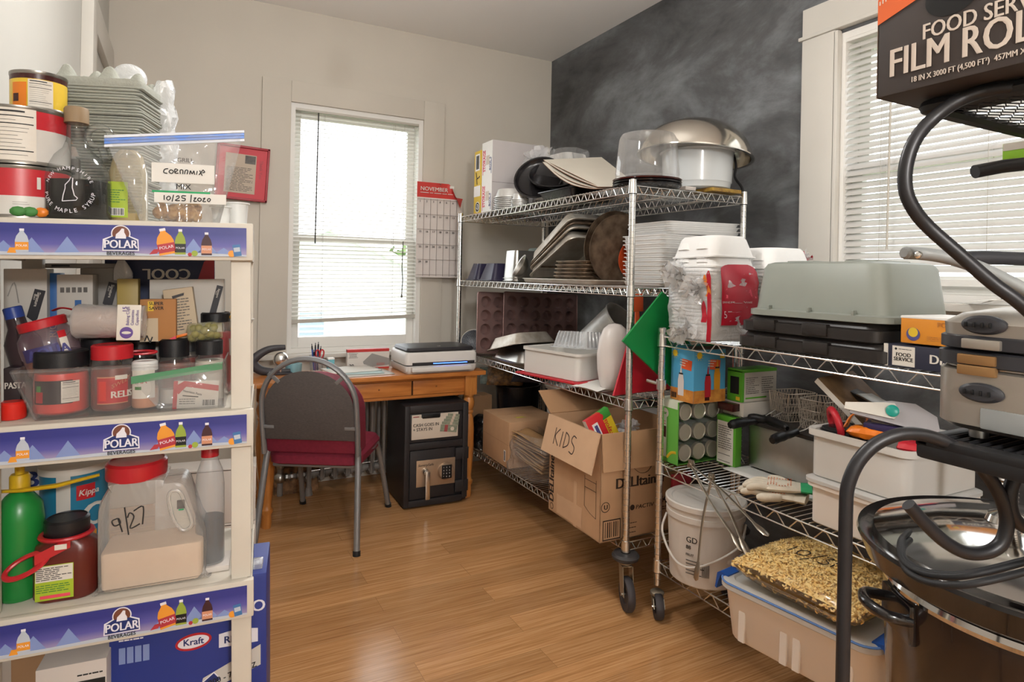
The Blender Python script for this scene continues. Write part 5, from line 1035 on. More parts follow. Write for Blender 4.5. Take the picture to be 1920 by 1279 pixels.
def basket(M, l):
    b_ = thing('fryer_basket', l, 'basket', M=M, group='fryer baskets'); s = MB(); w, d_, h = .14, .11, .11
    for z_ in (0, .035, .07, h): s.tube([(x, y, z_) for x, y in rrect(w / 2 * (.9 + .1 * z_ / h), d_ / 2 * (.9 + .1 * z_ / h), .015, 2)], .002 if z_ in (0, h) else .0014, 'wire_light', 5, closed=True)
    for sg in (-1, 1):
        for k in range(-9, 10, 2):
            for e in (-1, 1):
                x0 = k * .0075; x1 = x0 + e * .03
                s.tube([(max(-w / 2, min(w / 2, x0)) * .9, sg * d_ / 2 * .9, 0), (max(-w / 2, min(w / 2, x1)), sg * d_ / 2, h)], .0012, 'wire_light', 4)
                s.tube([(sg * w / 2 * .9, max(-d_ / 2, min(d_ / 2, x0 * .8)) * .9, 0), (sg * w / 2, max(-d_ / 2, min(d_ / 2, x1 * .8)), h)], .0012, 'wire_light', 4)
    s.build('mesh', b_); s = MB(); s.tube(smooth([(-w / 2, -.02, h * .3), (-w / 2 - .05, -.015, h * .12), (-w / 2 - .1, 0, .0)], 5), .0025, 'chrome', 6); s.tube(smooth([(-w / 2, .02, h * .3), (-w / 2 - .05, .015, h * .12), (-w / 2 - .1, 0, .0)], 5), .0025, 'chrome', 6)
    s.tube(smooth([(-w / 2 - .09, 0, .004), (-w / 2 - .13, 0, -.002), (-w / 2 - .19, 0, -.004), (-w / 2 - .23, 0, -.012)], 5), [.014] * 8 + [.018] * 6 + [.013] * 2, 'black', 10); s.build('handle', b_)
    return b_
basket(T(2.20, 1.72, ZB2 + .196) @ RZ(-10), 'wire fryer basket at the left on top of the fryer'); basket(T(2.17, 1.565, ZB2 + .196) @ RZ(4), 'wire fryer basket beside the plastic bin on top of the fryer')
s = MB(); s.tube(smooth([(0, 0, 0), (.02, -.07, .004), (.01, -.14, .0), (.0, -.18, -.004)], 6), [.012, .015, .017, .017, .015, .014, .014, .015, .017, .018, .017, .016, .015, .014, .013, .013, .012, .011, .008], 'black', 12); one(s, 'black_utensil', 'loose black handle lying on the front edge of the fryer', 'handle', (2.02, 1.78, ZB2 + .205))
# two white bins, upper one full of tools
bl = .33; bx, by = 1.75, 1.325 - bl / 2
t = thing('plastic_bin', 'lower white bin with lid under the tool bin', 'bin', (bx + .19, by, ZB2)); bin_(.38, bl, .130, 'milky_warm', .012, .9).build('bin', t); MB().tub([(.186, bl / 2 - .004, .126, .03), (.194, bl / 2 + .004, .130, .035), (.194, bl / 2 + .004, .140, .035), (.18, bl / 2 - .01, .146, .03), (.17, bl / 2 - .02, .146, .03), (.168, bl / 2 - .022, .142, .03)], 'milky_pale').build('lid', t)
zb = ZB2 + .147
one(bin_(.38, bl, .148, 'milky', .012, .9, .02), 'plastic_bin', 'upper white bin full of kitchen tools', 'bin', (bx + .19, by, zb))
mat('board_wood', '8a6a48', .6, col2='6a4e33', scale=12); mat('slicer_grey', 'a7a3a5', .4); mat('teal', '1f9a8a', .35)
Pa = px(1527, 716, X=1.86); e1 = Vector((.02, -.30, -.24)).normalized(); e2 = Vector((.92, .10, .04)).normalized()
one(slab(Pa, Pa + e1 * .24, Pa + e1 * .24 + e2 * .22, Pa + e2 * .22, .018, 'board_wood', 'label_cream'), 'cutting_board', 'wooden board with pale edge sticking up out of the tool bin', 'board')
one(MB().box(-.06, .06, -.05, .05, 0, .11, 'black_plastic', .012), 'black_container', 'black plastic container at the far end of the tool bin', 'container', (1.86, 1.255, zb + .045))
one(MB().tube([(.045 * cos(a), .0, .045 * sin(a)) for a in [2 * pi * i / 28 for i in range(28)]], .011, 'board_red', 10, closed=True), 'red_ring', 'red ring handle leaning on the wooden board in the tool bin', 'handle', M=T(*px(1567, 795, X=1.82)) @ RZ(50) @ RX(-15))
def facing(p, yaw, tilt=.25, roll=0.):
    z_ = Vector((-sin(radians(yaw)), -cos(radians(yaw)), tilt)).normalized(); x_ = Vector((cos(radians(yaw)), -sin(radians(yaw)), 0)); y_ = z_.cross(x_)
    return Matrix(((x_.x, y_.x, z_.x, p.x), (x_.y, y_.y, z_.y, p.y), (x_.z, y_.z, z_.z, p.z), (0, 0, 0, 1))) @ RZ(roll)
t = thing('hand_slicer', 'grey hand slicer with teal button lying across the tool bin', 'slicer', M=facing(px(1668, 780, X=1.86), 62, .35, -6))
s = MB(); s.poly([(-.10, -.02), (.13, -.03), (.115, .02), (.06, .045), (.0, .04), (-.10, .005)], .03, 'slicer_grey'); s.build('body', t); MB().poly([(-.11, -.012), (.02, -.012), (.032, .012), (.015, .034), (-.012, .03), (-.11, .008)], .008, 'label_cream', T(-.005, 0, .03)).build('arm', t); MB().lathe([(0, 0), (.017, 0), (.017, .006), (.012, .009), (0, .01)], 'teal', 24, T(.008, .01, .038)).build('button', t)
t = thing('mandoline', 'dark mandoline slicer with steel frame behind the hand slicer', 'slicer', M=T(*px(1640, 757, X=1.96)) @ RZ(74) @ RY(-12)); MB().box(-.12, .14, -.025, .025, -.008, .008, 'tray_black', .004).build('body', t); MB().box(-.14, .05, -.03, .03, .009, .014, 'steel', .002).build('blade_plate', t)
s = MB(); s.tube(smooth([(0, 0, 0), (.02, -.01, .04), (.05, -.012, .05), (.06, 0, .02), (.05, .01, -.01)], 6), .012, 'chrome', 8, flat=.25); one(s, 'steel_loop', 'bent steel loop in front of the wooden board', 'tool', M=T(*px(1585, 800, X=1.80)) @ RZ(-60))
mat('orange_bright', 'e0761b', .35); one(pillow(.06, .03, .018, 'orange_bright', 3), 'orange_peeler', 'orange plastic tool in front of the hand slicer in the bin', 'tool', M=T(*px(1632, 812, X=1.83)) @ RZ(-70)); mat('violet_dark', '30264a', .4); one(MB().box(-.07, .07, -.015, .015, -.012, .012, 'violet_dark', .006), 'loose_dark_handle', 'loose dark violet handle lying in the tool bin', 'tool', M=T(*px(1670, 806, X=1.84)) @ RZ(-75)); one(pillow(.04, .03, .018, 'board_red', 9), 'loose_red_cap', 'small loose red cap at the near end of the tool bin', 'lid', M=T(*px(1708, 838, X=1.83)) @ RZ(20))  # last two pieces: a dark handle and a red cap
# gloves
mat('glove_cloth', 'ddd2bf', .9, var=.1, scale=40, bump=.2, bscale=300); mat('glove_dot', 'd0652c', .7); mat('cuff_green', '2f9a62', .8)
def glove(M, l, flip=1):
    g = thing('work_glove', l, 'glove', M=M, group='pair of gloves'); s = MB(); s.loft([[(x + flip * 0, y, z * 1) for x, z in [(rx * cos(a), .018 + rz * sin(a)) for a in [2 * pi * i / 16 for i in range(16)]]] for y, rx, rz in ((0, .042, .012), (.02, .044, .016), (.06, .048, .018), (.10, .05, .016), (.115, .046, .012))], 'glove_cloth')
    for k, (x, L) in enumerate(((-.035, .07), (-.012, .085), (.012, .08), (.034, .062))): s.tube(smooth([(x, .10, .018), (x * 1.1, .10 + L * .5, .022), (x * 1.2, .10 + L, .012)], 4), [.012] * 7 + [.010, .006], 'glove_cloth', 10)
    s.tube(smooth([(flip * .04, .045, .018), (flip * .07, .075, .02), (flip * .075, .11, .016)], 4), [.014] * 7 + [.011, .006], 'glove_cloth', 10)
    for i in range(9):
        for j in range(6): s.ball((-.038 + j * .0152, .03 + i * .009, .0325 + .002 * cos(i)), .0028, 'glove_dot', 6, (1, 1, .4))
    s.build('glove', g); MB().loft([[(rx * cos(a), y, .018 + rz * sin(a)) for a in [2 * pi * i / 16 for i in range(16)]] for y, rx, rz in ((-.035, .046, .014), (0, .0425, .0125))], 'cuff_green' if flip > 0 else 'glove_cloth', None, True, False).build('cuff', g)
G1 = px(1492, 938, Z=ZB2 + .01); glove(T(G1.x, G1.y, ZB2 + .002) @ RZ(28) , 'lower cotton work glove with orange dots on the wire shelf', -1); G2 = px(1502, 915, Z=ZB2 + .05); glove(T(G2.x, G2.y, ZB2 + .032) @ RZ(38) @ RX(-3), 'upper cotton work glove with green cuff on the wire shelf', 1)
# tongs over the shelf edge
mat('tong_steel', 'a49a8c', .3, .9)
def tongs(l, piv, ends, m='tong_steel'):
    X_ = 1.728; t = thing('tongs', l, 'tongs', px(*piv, X=X_), group='steel tongs'); O = px(*piv, X=X_)
    for k, e in enumerate(ends):
        E = px(*e, X=1.665 - .006 * k) - O; s = MB(); n = E.cross(Vector((1, 0, 0))).normalized()
        mid_ = E * .5 + n * .010 * (1 if k else -1); s.tube(smooth([(0, 0, 0), mid_, E], 7), .0058, m, 8, flat=.5); q = E.normalized()
        s.tube([E - q * .01, E + q * .02, E + q * .05, E + q * .058], [.007, .013, .012, .003], m, 10, flat=.35); s.build('arm', t)
    s = MB(); s.cyl((-.012, 0, 0), (.012, 0, 0), .009, m); s.box(-.006, .006, -.012, .012, -.012, .02, m, .004); s.build('hinge', t)
tongs('pair of steel tongs hooked on the shelf edge, nearer pair', (1334, 897), ((1309, 1058), (1391, 1014))); tongs('pair of steel tongs hooked on the shelf edge, upper pair with open hinge', (1296, 872), ((1376, 1006), (1418, 985)))

# ================================================================ rack B, bottom shelf
mat('bucket_white', 'd3cdc6', .4)
t = thing('bucket', 'white lidded bucket with wire handle on the lowest shelf', 'bucket', (1.83, 1.815, ZB3), 20)
MB().lathe([(0, 0), (.125, 0), (.132, .006), (.143, .24), (.149, .242), (.149, .262), (.146, .264), (.147, .29), (.14, .29)], 'bucket_white', 56).build('bucket', t)
MB().lathe([(.15, .282), (.153, .284), (.153, .302), (.148, .306), (.142, .303), (.13, .303), (.126, .299), (0, .299)], 'bucket_white', 56).build('lid', t)
cyw = lambda R, a0, z0: (lambda v: Vector(((R + v.z) * cos(a0 + v.x / R), (R + v.z) * sin(a0 + v.x / R), z0 + v.y)))
s = MB(); a0 = radians(176); s.print(.07, .06, 9, 'photo_grey', None, 5) if False else None
for k in range(3): s.text(('GD', '88', 'FRUIT')[k], (.03, .02, .012)[k], 'ink', None, .01, warp=cyw(.1405, a0, (.17, .145, .12)[k]))
for r in range(5): s.text('lorem ipsum dolor'[: 9 + r], .008, 'photo_grey', None, 0, warp=cyw(.1395, a0, .105 - r * .011)) if False else s.grid(lambda u, v, r=r: cyw(.139, a0, .10 - r * .012)(Vector((u * (.05 + .01 * (r % 3)), v * .004, 0))), 8, 1, 'photo_grey')
for k in range(8): s.grid(lambda u, v, k=k: cyw(.139, a0 + .44, .05)(Vector((k * .0035 + u * .0018, v * .05, 0))), 1, 3, 'ink')
s.build('printed_label', t)
s = MB(); s.tube(smooth([(.148 * cos(radians(110)), .148 * sin(radians(110)), .22), (-.10, .13, .16), (-.175, .03, .10), (-.165, -.06, .105), (-.06, -.155, .17), (.148 * cos(radians(290)), .148 * sin(radians(290)), .22)], 8), .0045, 'bucket_white', 8); s.build('handle', t)
p1 = Vector((1.558, 1.503, ZB3)); e1 = Vector((.072, -.487, 0)).normalized(); rzT = math.degrees(atan2(e1.y, e1.x)); TL_, TW_ = .505, .40
t = thing('storage_tub', 'clear storage tub with blue edged lid overhanging the lowest shelf', 'tub', M=T(*p1) @ RZ(rzT) @ T(TL_ / 2, TW_ / 2, 0))
film('tub_clear', 'dcd6cc', .62, .3, .5, edge=.2); mat('lid_blue', '5f86c4', .4); mat('latch_blue', '1b4f9e', .35)
s = MB(); a, b = TL_ / 2 - .012, TW_ / 2 - .012; s.tub([(a * .9, b * .88, 0, .04), (a * .92, b * .9, .006, .045), (a * .985, b * .985, .15, .05), (a, b, .155, .05), (a, b, .172, .05), (a * .99, b * .99, .172, .05), (a * .9, b * .88, .012, .04)], 'milky_warm')
for x in (-.16, -.02, .02, .17): s.tub([(.012, .006, .01, .004), (.014, .006, .15, .004)], 'milky_warm', T(x, -b * .955, 0) @ RX(-3))
s.build('tub', t)
s = MB(); s.tub([(a + .006, b + .006, .160, .055), (a + .01, b + .01, .164, .055), (a + .01, b + .01, .18, .055), (a, b, .186, .05), (a - .02, b - .02, .186, .045), (a - .026, b - .026, .18, .04)], 'milky_pale'); s.build('lid', t)
MB().tube([(x, y, .1815) for x, y in rrect(a + .0085, b + .0085, .055, 8)], .0035, 'lid_blue', 6, closed=True).build('lid_edge', t)
for x, nm in ((a + .012, 1), (-a - .012, -1)):
    s = MB(); s.loft([[(x + nm * dx, y, z) for dx, z in ((-.03, .19), (.0, .193), (.012, .185), (.016, .16), (.02, .135), (.014, .132), (.008, .155), (.0, .18), (-.03, .186))] for y in (-.165, -.045)], 'latch_blue'); s.build('latch', t)
# bag of macaroni
mat('pasta', 'ffe3a0', .5, col2='f6cd78', scale=60); film('pasta_bag', 'fff6e6', .02, .12, .15, bump=.12, bscale=18, edge=.08, rim=1.)
t = thing('macaroni_bag', 'clear bag of dry elbow macaroni dated by marker on the storage tub lid', 'food bag', M=T(*p1) @ RZ(rzT) @ T(.262, .185, .1875) @ RZ(-4))
hx, hy, hz = .205, .185, .055
def sup(u, v): return (max(0, 1 - abs(u) ** 3.2) * max(0, 1 - abs(v) ** 3.2)) ** .5
s = MB(); R = random.Random(5)
arc = [(.0064 * cos(a), .0064 * sin(a)) for a in (-.3, .7, 1.7, 2.6)]
proto = []
for (x, y) in arc:
    n = Vector((x, y, 0)).normalized(); proto.append([Vector((x, y, 0)) + n * (.0027 * cos(b_)) + Vector((0, 0, .0027 * sin(b_))) for b_ in [2 * pi * i / 5 for i in range(5)]])
for k in range(3000):
    u, v = R.uniform(-1, 1), R.uniform(-1, 1); q = sup(u, v)
    top = R.random() < .86; z_ = hz + (1 if top else -1) * hz * q * R.uniform(.9, 1.02) * (1 + .12 * nz((u * 2, v * 2, 0), 1))
    M = T(u * hx * .97, v * hy * .97, max(.003, z_)) @ Euler((R.uniform(-.8, .8), R.uniform(-.8, .8), R.uniform(0, 6.3))).to_matrix().to_4x4(); s.loft(proto, 'pasta', M, False, False)
tag(s.build('macaroni', t), kind='stuff')
s = MB(); f = lambda sg, o: (lambda u, v: ((u * 2 - 1) * (hx + .004), (v * 2 - 1) * (hy + .004), max(.001, hz + sg * (hz * sup(u * 2 - 1, v * 2 - 1) * (1 + .12 * nz((u * 4 - 2, v * 4 - 2, 0), 1)) + o)))); s.grid(f(1, .004), 26, 26, 'pasta_bag').grid(f(-1, .003), 16, 16, 'pasta_bag')
s.build('bag', t)
core = MB(); core.grid(lambda u, v: (f(1, -.008)(u * .94 + .03, v * .94 + .03)), 16, 16, 'pasta').grid(lambda u, v: (f(-1, -.006)(u * .94 + .03, v * .94 + .03)), 12, 12, 'pasta'); core.build('pasta_heap', t)
s = MB(); up1 = f(1, .0062)
def wr(x, y): return up1(.5 + x / (2 * hx), .5 + y / (2 * hy))
for ln in ([(.0, .03), (.0, -.02)], [(.022, .012), (.035, .03), (.05, .02), (.048, -.012), (.03, -.018), (.022, .0), (.022, .012)], [(.09, .045), (.06, -.05)], [(.10, .03), (.12, .03), (.108, .008), (.124, -.004), (.116, -.022), (.098, -.02)], [(.14, .036), (.138, -.02)]):
    s.tube([wr(p.x - .085, p.y - .03) for p in smooth(ln, 5)], .0022, 'ink', 5, flat=.4)
s.build('marker_date', t)

# small things at the back
one(bin_(.075, .075, .125, 'clear_white', .005, .85), 'deli_container', 'clear deli container standing beside the two white bins behind the roaster', 'container', (1.955, .925, ZB2))
mat('dark_red', '8e1f26', .5); one(MB().box(-.05, .05, -.008, .008, 0, .345, 'dark_red', .002), 'red_box', 'flat dark red box standing behind the white bucket', 'box', (1.86, 1.984, ZB3))
one(MB().tube(smooth([px(1374, 285, X=2.31), px(1380, 310, X=2.318), px(1378, 332, X=2.322), px(1390, 350, X=2.325), px(1393, 362, X=2.325)], 6), .006, 'black_rubber', 8), 'hanging_cable', 'black cable hanging beside the round white tub at the blackboard', 'cord')
# ================================================================ pantry display shelf by the left wall
_yw = radians(-6.3); AXX = Vector((cos(_yw), sin(_yw), .020)).normalized(); AXY = Vector((-sin(_yw), cos(_yw), 0)); AXZ = AXX.cross(AXY).normalized()
OU = px(470, 420, D=1.335)
MU = Matrix(((AXX.x, AXY.x, AXZ.x, OU.x), (AXX.y, AXY.y, AXZ.y, OU.y), (AXX.z, AXY.z, AXZ.z, OU.z), (0, 0, 0, 1))); MUI = MU.inverted()
CAM = MUI @ Vector((0, 0, EYE))
def U(x, y, d=0.):
    """point of the pantry shelf's own frame (right, depth, up) seen at an image position, on the plane of depth d"""
    p = MUI @ px(x, y, D=1.0); v = p - CAM; return CAM + v * ((d - CAM.y) / v.y)
def put(x, y, z): return MU @ T(x, y, z)
mat('shelf_cream', 'cfc8bb', .5, var=.05, scale=9); mat('banner_red', 'a82f3a', .5); mat('snow', 'b8c0cc', .5); mat('peak', '7d8fc0', .5); mat('logo_white', 'e8e6ee', .5); mat('logo_brown', '6d3e2c', .5); mat('bottle_orange', 'e0932f', .5); mat('bottle_green', '8fa03a', .5); mat('bottle_dark', '3a1a20', .5); mat('can_blue', '3b6ca0', .5); mat('label_peach', 'c98c6c', .5)
def banner_mat():
    m = bpy.data.materials.new('banner_sky'); m.use_nodes = True; MATS['banner_sky'] = m; nt = m.node_tree; b = nt.nodes['Principled BSDF']; b.inputs['Roughness'].default_value = .45
    tc = nt.nodes.new('ShaderNodeTexCoord'); sp = nt.nodes.new('ShaderNodeSeparateXYZ'); rp = nt.nodes.new('ShaderNodeValToRGB'); nt.links.new(tc.outputs['Generated'], sp.inputs['Vector']); nt.links.new(sp.outputs['Z'], rp.inputs['Fac']); nt.links.new(rp.outputs['Color'], b.inputs['Base Color'])
    e = rp.color_ramp.elements; e[0].position = .05; e[0].color = lin('9c8fb0'); e[1].position = .75; e[1].color = lin('2b2f7c'); k = e.new(.35); k.color = lin('54529c')
banner_mat()
XR, XL_, XP_ = U(472, 450).x, U(-62, 450).x, U(-14, 450).x; BW_ = XR - XP_; DEP = .30
ZS = [0.0, U(235, 782).z, U(235, 1121).z, U(235, 1121).z - .41]; BH = .078; PW_ = U(468, 600).x - U(426, 600).x
un = thing('display_shelf', 'cream plastic display shelf with blue soda banners by the left wall', 'shelf', M=MU)
for k in range(4):
    z = ZS[k]; s = MB(); s.box(XL_, XR, 0, DEP, z - .03, z, 'shelf_cream', .003); s.box(XL_ - .003, XR + .003, -.012, .006, z - BH, z - .0, 'shelf_cream', .003); s.box(XL_, XL_ + .01, 0, DEP, z - BH, z, 'shelf_cream'); s.box(XR - .01, XR, 0, DEP, z - BH, z, 'shelf_cream')
    sh = s.build('shelf_deck', un)
    if k == 3: continue
    hb = BH - .018; wb = BW_ - .014; zz = z - BH + .008
    MB().box(XL_ - XP_ + .004, wb, -.0022, 0, 0, hb, 'banner_sky').build('banner', sh, T(XP_ + .004, -.0125, zz))
    s = MB(); M = T(XP_ + .004, -.0152, zz) @ FRONT
    for x, h_ in ((.04, .45), (.14, .55), (.27, .6), (.64, .45), (.77, .6), (.83, .5), (.9, .3)): s.poly([((x - .05) * wb, .05 * hb), (x * wb, h_ * hb), ((x + .05) * wb, .05 * hb)], .0002, 'peak', M)
    s.poly([(-.05, 0), (wb, 0), (wb, .06 * hb), (.8 * wb, .12 * hb), (.6 * wb, .06 * hb), (.45 * wb, .12 * hb), (.2 * wb, .08 * hb), (-.05, .13 * hb)], .0004, 'snow', M)
    def bottle(x, h_, r, m, cap, lab, tilt=0, z0=.06):
        q = M @ T(x * wb, z0 * hb, .0005) @ RZ(tilt); H = h_ * hb; s.poly([(-r, 0), (r, 0), (r, H * .5), (r * .8, H * .68), (r * .32, H * .86), (r * .32, H * .9), (-r * .32, H * .9), (-r * .32, H * .86), (-r * .8, H * .68), (-r, H * .5)], .0003, m, q); s.box(-r * .35, r * .35, H * .9, H, 0, .0004, cap, M=q); s.box(-r, r, H * .08, H * .42, 0, .0006, lab, M=q); s.text('POLAR', r * .55, 'logo_white', q @ T(0, H * .22, .0007), 0, 'CENTER')
    bottle(.105, .72, .0105, 'snow', 'logo_white', 'bottle_orange', 0, .1); bottle(.665, .88, .0155, 'bottle_orange', 'logo_white', 'banner_red', 12); bottle(.715, .85, .0098, 'bottle_green', 'logo_white', 'black', 0); bottle(.826, .78, .0098, 'bottle_dark', 'logo_white', 'label_peach', 0, .04)
    q = M @ T(.962 * wb, .02 * hb, .0005) @ RZ(8); s.box(-.0075, .0075, 0, .4 * hb, 0, .0005, 'can_blue', M=q); s.box(-.006, .006, .15 * hb, .3 * hb, 0, .0007, 'snow', M=q); s.lathe([(0, 0), (.007, 0), (0, .0004)], 'bottle_orange', 14, M @ T(.935 * wb, .1 * hb, .0005)); s.lathe([(0, 0), (.006, 0), (0, .0004)], 'bottle_green', 12, M @ T(.775 * wb, .1 * hb, .0005)); s.lathe([(0, 0), (.004, 0), (0, .0004)], 'banner_red', 10, M @ T(.755 * wb, .06 * hb, .0005)); s.poly([(-.012, 0), (.002, .002), (.008, .012), (-.004, .01)], .0004, 'banner_red', M @ T(.615 * wb, .05 * hb, .0005)); s.poly([(-.014, 0), (.0, .0), (-.002, .01), (-.01, .01)], .0004, 'bottle_orange', M @ T(.085 * wb, .06 * hb, .0005))
    c = M @ T(.475 * wb, 0, .001)
    for g, m, dz in ((.0022, 'logo_white', 0), (0, 'navy', .0004)): s.poly([(-.029 - g, .19 * hb - g), (.029 + g, .19 * hb - g), (.028 + g, .5 * hb + g), (.014, .62 * hb + g), (-.014, .62 * hb + g), (-.028 - g, .5 * hb + g)], .0004, m, c @ T(0, 0, dz))
    s.lathe([(0, 0), (.0165, 0), (0, .0004)], 'logo_white', 28, c @ T(0, .72 * hb, 0)); s.lathe([(0, .0004), (.0145, .0004), (0, .0008)], 'logo_brown', 28, c @ T(0, .72 * hb, 0)); s.poly([(-.009, 0), (-.008, .008), (-.002, .014), (.002, .02), (.006, .019), (.006, .012), (.009, .006), (.009, 0)], .0004, 'logo_white', c @ T(0, .56 * hb, .0010))
    s.text('POLAR', .0225, 'logo_white', c @ T(0, .25 * hb, .0012), .025, 'CENTER', wx=.82); s.text('BEVERAGES', .0098, 'ink', c @ T(0, .025 * hb, .0012), .012, 'CENTER', wx=.95)
    s.build('banner_print', sh)
for x0 in (XL_, XR - PW_):
    for y0 in (.006, DEP - .03): MB().box(x0 + .002, x0 + PW_ - .002, y0, y0 + .024, ZS[3] - .28, -.03, 'shelf_cream', .003).build('post', un)
# ---------------------------------------------------------------- helpers for goods
def gbox(name, label, cat, xl, xr, yt, d, zs, dep, m, group=None, rz=0., ry=0., yb=None, ym=None, deco=None, edge=.002):
    ym = ym or yt; a = U(xl, ym, d); b = U(xr, ym, d); w = b.x - a.x; h = U((xl + xr) / 2, yt, d).z - zs
    if yb: zs2 = U((xl + xr) / 2, yb, d).z; h = h - (zs2 - zs); zs = zs2
    s = MB(); s.box(-w / 2, w / 2, 0, dep, 0, h, m, edge)
    if deco: deco(s, w, h, T(-w / 2, -.0006, 0) @ FRONT)
    t = thing(name, label, cat, M=put((a.x + b.x) / 2, d, zs) @ RZ(rz) @ RY(ry), group=group); s.build('carton', t); return t
cyl_w = lambda R, a0, z0=0.: (lambda v: Vector(((R + v.z) * cos(a0 + v.x / R), (R + v.z) * sin(a0 + v.x / R), z0 + v.y)))
def wrapq(s, R, a0, a1, z0, z1, m, n=14): s.grid(lambda u, v: (R * cos(a0 + (a1 - a0) * u), R * sin(a0 + (a1 - a0) * u), z0 + (z1 - z0) * v), n, 1, m)
FA = -pi / 2
def nutrition(s, R, a0, z0, w, h, seed=1):
    wrapq(s, R, a0, a0 + w / R, z0, z0 + h, 'label_cream', 10)
    rr = random.Random(seed); wrapq(s, R + .0004, a0 + .08 * w / R, a0 + .75 * w / R, z0 + h * .92, z0 + h * .955, 'ink', 8)
    for k in range(11):
        z_ = z0 + h * (.84 - k * .074); t_ = .02 if k in (0, 2, 9) else .007; wrapq(s, R + .0004, a0 + .06 * w / R, a0 + (.94 if t_ > .01 else rr.uniform(.5, .9)) * w / R, z_, z_ + h * t_, 'ink', 6)
# ---------------------------------------------------------------- top deck
mat('can_red', 'b3222c', .35, coat=.3); mat('can_white', 'cfccc6', .35, coat=.3); mat('can_rim', '8f8b84', .3, .9); mat('can_yellow', 'd9b732', .35, coat=.3); mat('can_orange', 'd8791f', .35); mat('parsley', '3f7a3a', .6)
def tin(name, label, px_c, d, zs, R, H, parts, M2=None):
    c = U(px_c, 400, d); t = thing(name, label, 'can', M=put(c.x, d, zs) if M2 is None else M2)
    MB().lathe([(0, .004), (R - .006, .004), (R - .004, 0), (R, .001), (R, .006), (R - .002, .009), (R - .002, H - .009), (R, H - .006), (R, H - .001), (R - .004, H), (R - .006, H - .004), (0, H - .004)], 'can_rim', 48).build('can', t)
    s = MB()
    for z0, z1, m in parts[0]: s.lathe([(R - .001, H * z0), (R - .001, H * z1)], m, 48)
    parts[1](s, R, H); s.build('paper_label', t); return t
CR_ = .082; CH2 = U(60, 318, .1).z; CH3 = U(60, 212, .1).z - CH2
def lab1(s, R, H):
    s.text('1 0', .034, 'can_white', None, .04, warp=cyl_w(R, FA + .50, H * .56)); s.print(.03, .01, 2, 'photo_grey', None) if False else None
    for k, m in ((0, 'parsley'), (1, 'parsley'), (2, 'can_orange')): s.ball((R * cos(FA + .2 + k * .22), R * sin(FA + .2 + k * .22), H * .13), .014, m, 10, (1, .4, .7))
    wrapq(s, R, FA + .1, FA + .38, H * .30, H * .305, 'photo_grey'); wrapq(s, R, FA + .1, FA + .42, H * .26, H * .265, 'photo_grey')
def lab2(s, R, H): nutrition(s, R, FA - .32, H * .06, .072, H * .88); wrapq(s, R, FA - .62, FA - .55, H * .3, H * .5, 'photo_grey')
tin('food_can', 'large red and white tin can at the left end, lower of two', 42, .105, .001, CR_, CH2 - .002, (((.07, .42, 'can_white'), (.42, .93, 'can_red')), lab1))
tin('food_can', 'large red and white tin can with nutrition panel, upper of two', 42, .105, CH2, CR_, CH3 - .001, (((.07, .62, 'can_white'), (.62, .93, 'can_red')), lab2))
def lab3(s, R, H):
    wrapq(s, R, FA - .75, FA - .15, H * .07, H * .68, 'can_orange'); wrapq(s, R + .0003, FA - .7, FA - .45, H * .2, H * .4, 'maroon'); nutrition(s, R + .0004, FA - .1, H * .08, .042, H * .68); wrapq(s, R + .0006, FA - .1, FA + .8, H * .09, H * .7, 'can_yellow') if False else None
tin('food_can', 'small yellow and maroon tin can on top of the two big cans', 74, .115, CH2 + CH3, .049, U(74, 143, .115).z - CH2 - CH3, (((.07, .78, 'can_yellow'), (.78, .93, 'maroon')), lab3))
# maple syrup jug
mat('syrup', '0c0504', .6, spec=.1); mat('cap_tan', '8a7458', .6)
c = U(144, 380, .085); JR = .0605; t = thing('syrup_jug', 'round glass jug of dark maple syrup with a finger ring handle', 'jug', M=put(c.x, .085, .001)); HJ = U(144, 222, .085).z
prof = [(0, .002), (JR * .9, 0), (JR, .008), (JR, HJ * .38), (JR * .93, HJ * .5), (JR * .7, HJ * .62), (JR * .4, HJ * .70), (JR * .3, HJ * .78), (JR * .27, HJ * .92), (JR * .27, HJ)]
MB().lathe(prof, 'glass', 48).build('glass', t); zl = U(144, 350, .085).z
MB().lathe([(0, .005), (JR * .88, .004), (JR * .965, .01), (JR * .965, HJ * .38), (JR * .95, zl), (0, zl)], 'syrup', 48).build('syrup', t)
MB().lathe([(0, HJ - .012), (JR * .36, HJ - .012), (JR * .36, HJ + .016), (JR * .33, HJ + .02), (0, HJ + .02)], 'cap_tan', 28).build('cap', t)
s = MB(); s.tube([(.040 + .021 * cos(a), 0, HJ * .83 + .021 * sin(a)) for a in [2 * pi * i / 24 for i in range(24)]], .007, 'glass', 10, closed=True); s.tube([(.045, 0, HJ * .73), (.052, 0, HJ * .60)], .008, 'glass', 8); s.build('handle', t)
s = MB(); R = JR + .0005
def ring_text(body, rad, size, a_mid, zc, up=True, step=None):
    n = len(body); step = step or size * .78 / rad
    for i, ch_ in enumerate(body):
        th = a_mid + (-(i - (n - 1) / 2) * step if up else (i - (n - 1) / 2) * step); cx, cy = rad * cos(th), rad * sin(th); rot = th - pi / 2 if up else th + pi / 2
        def w(v, cx=cx, cy=cy, rot=rot): x = cx + v.x * cos(rot) - v.y * sin(rot); y = cy + v.x * sin(rot) + v.y * cos(rot); a = FA + x / R; return Vector((R * cos(a), R * sin(a), zc + y))
        s.text(ch_, size, 'logo_white', None, 0, 'CENTER', ext=0, warp=w)
ZC_ = .058; ring_text('NEW HAMPSHIRE', .040, .0095, pi / 2, ZC_); ring_text('PURE MAPLE SYRUP', .047, .0112, -pi / 2, ZC_ + .002, False, .185)
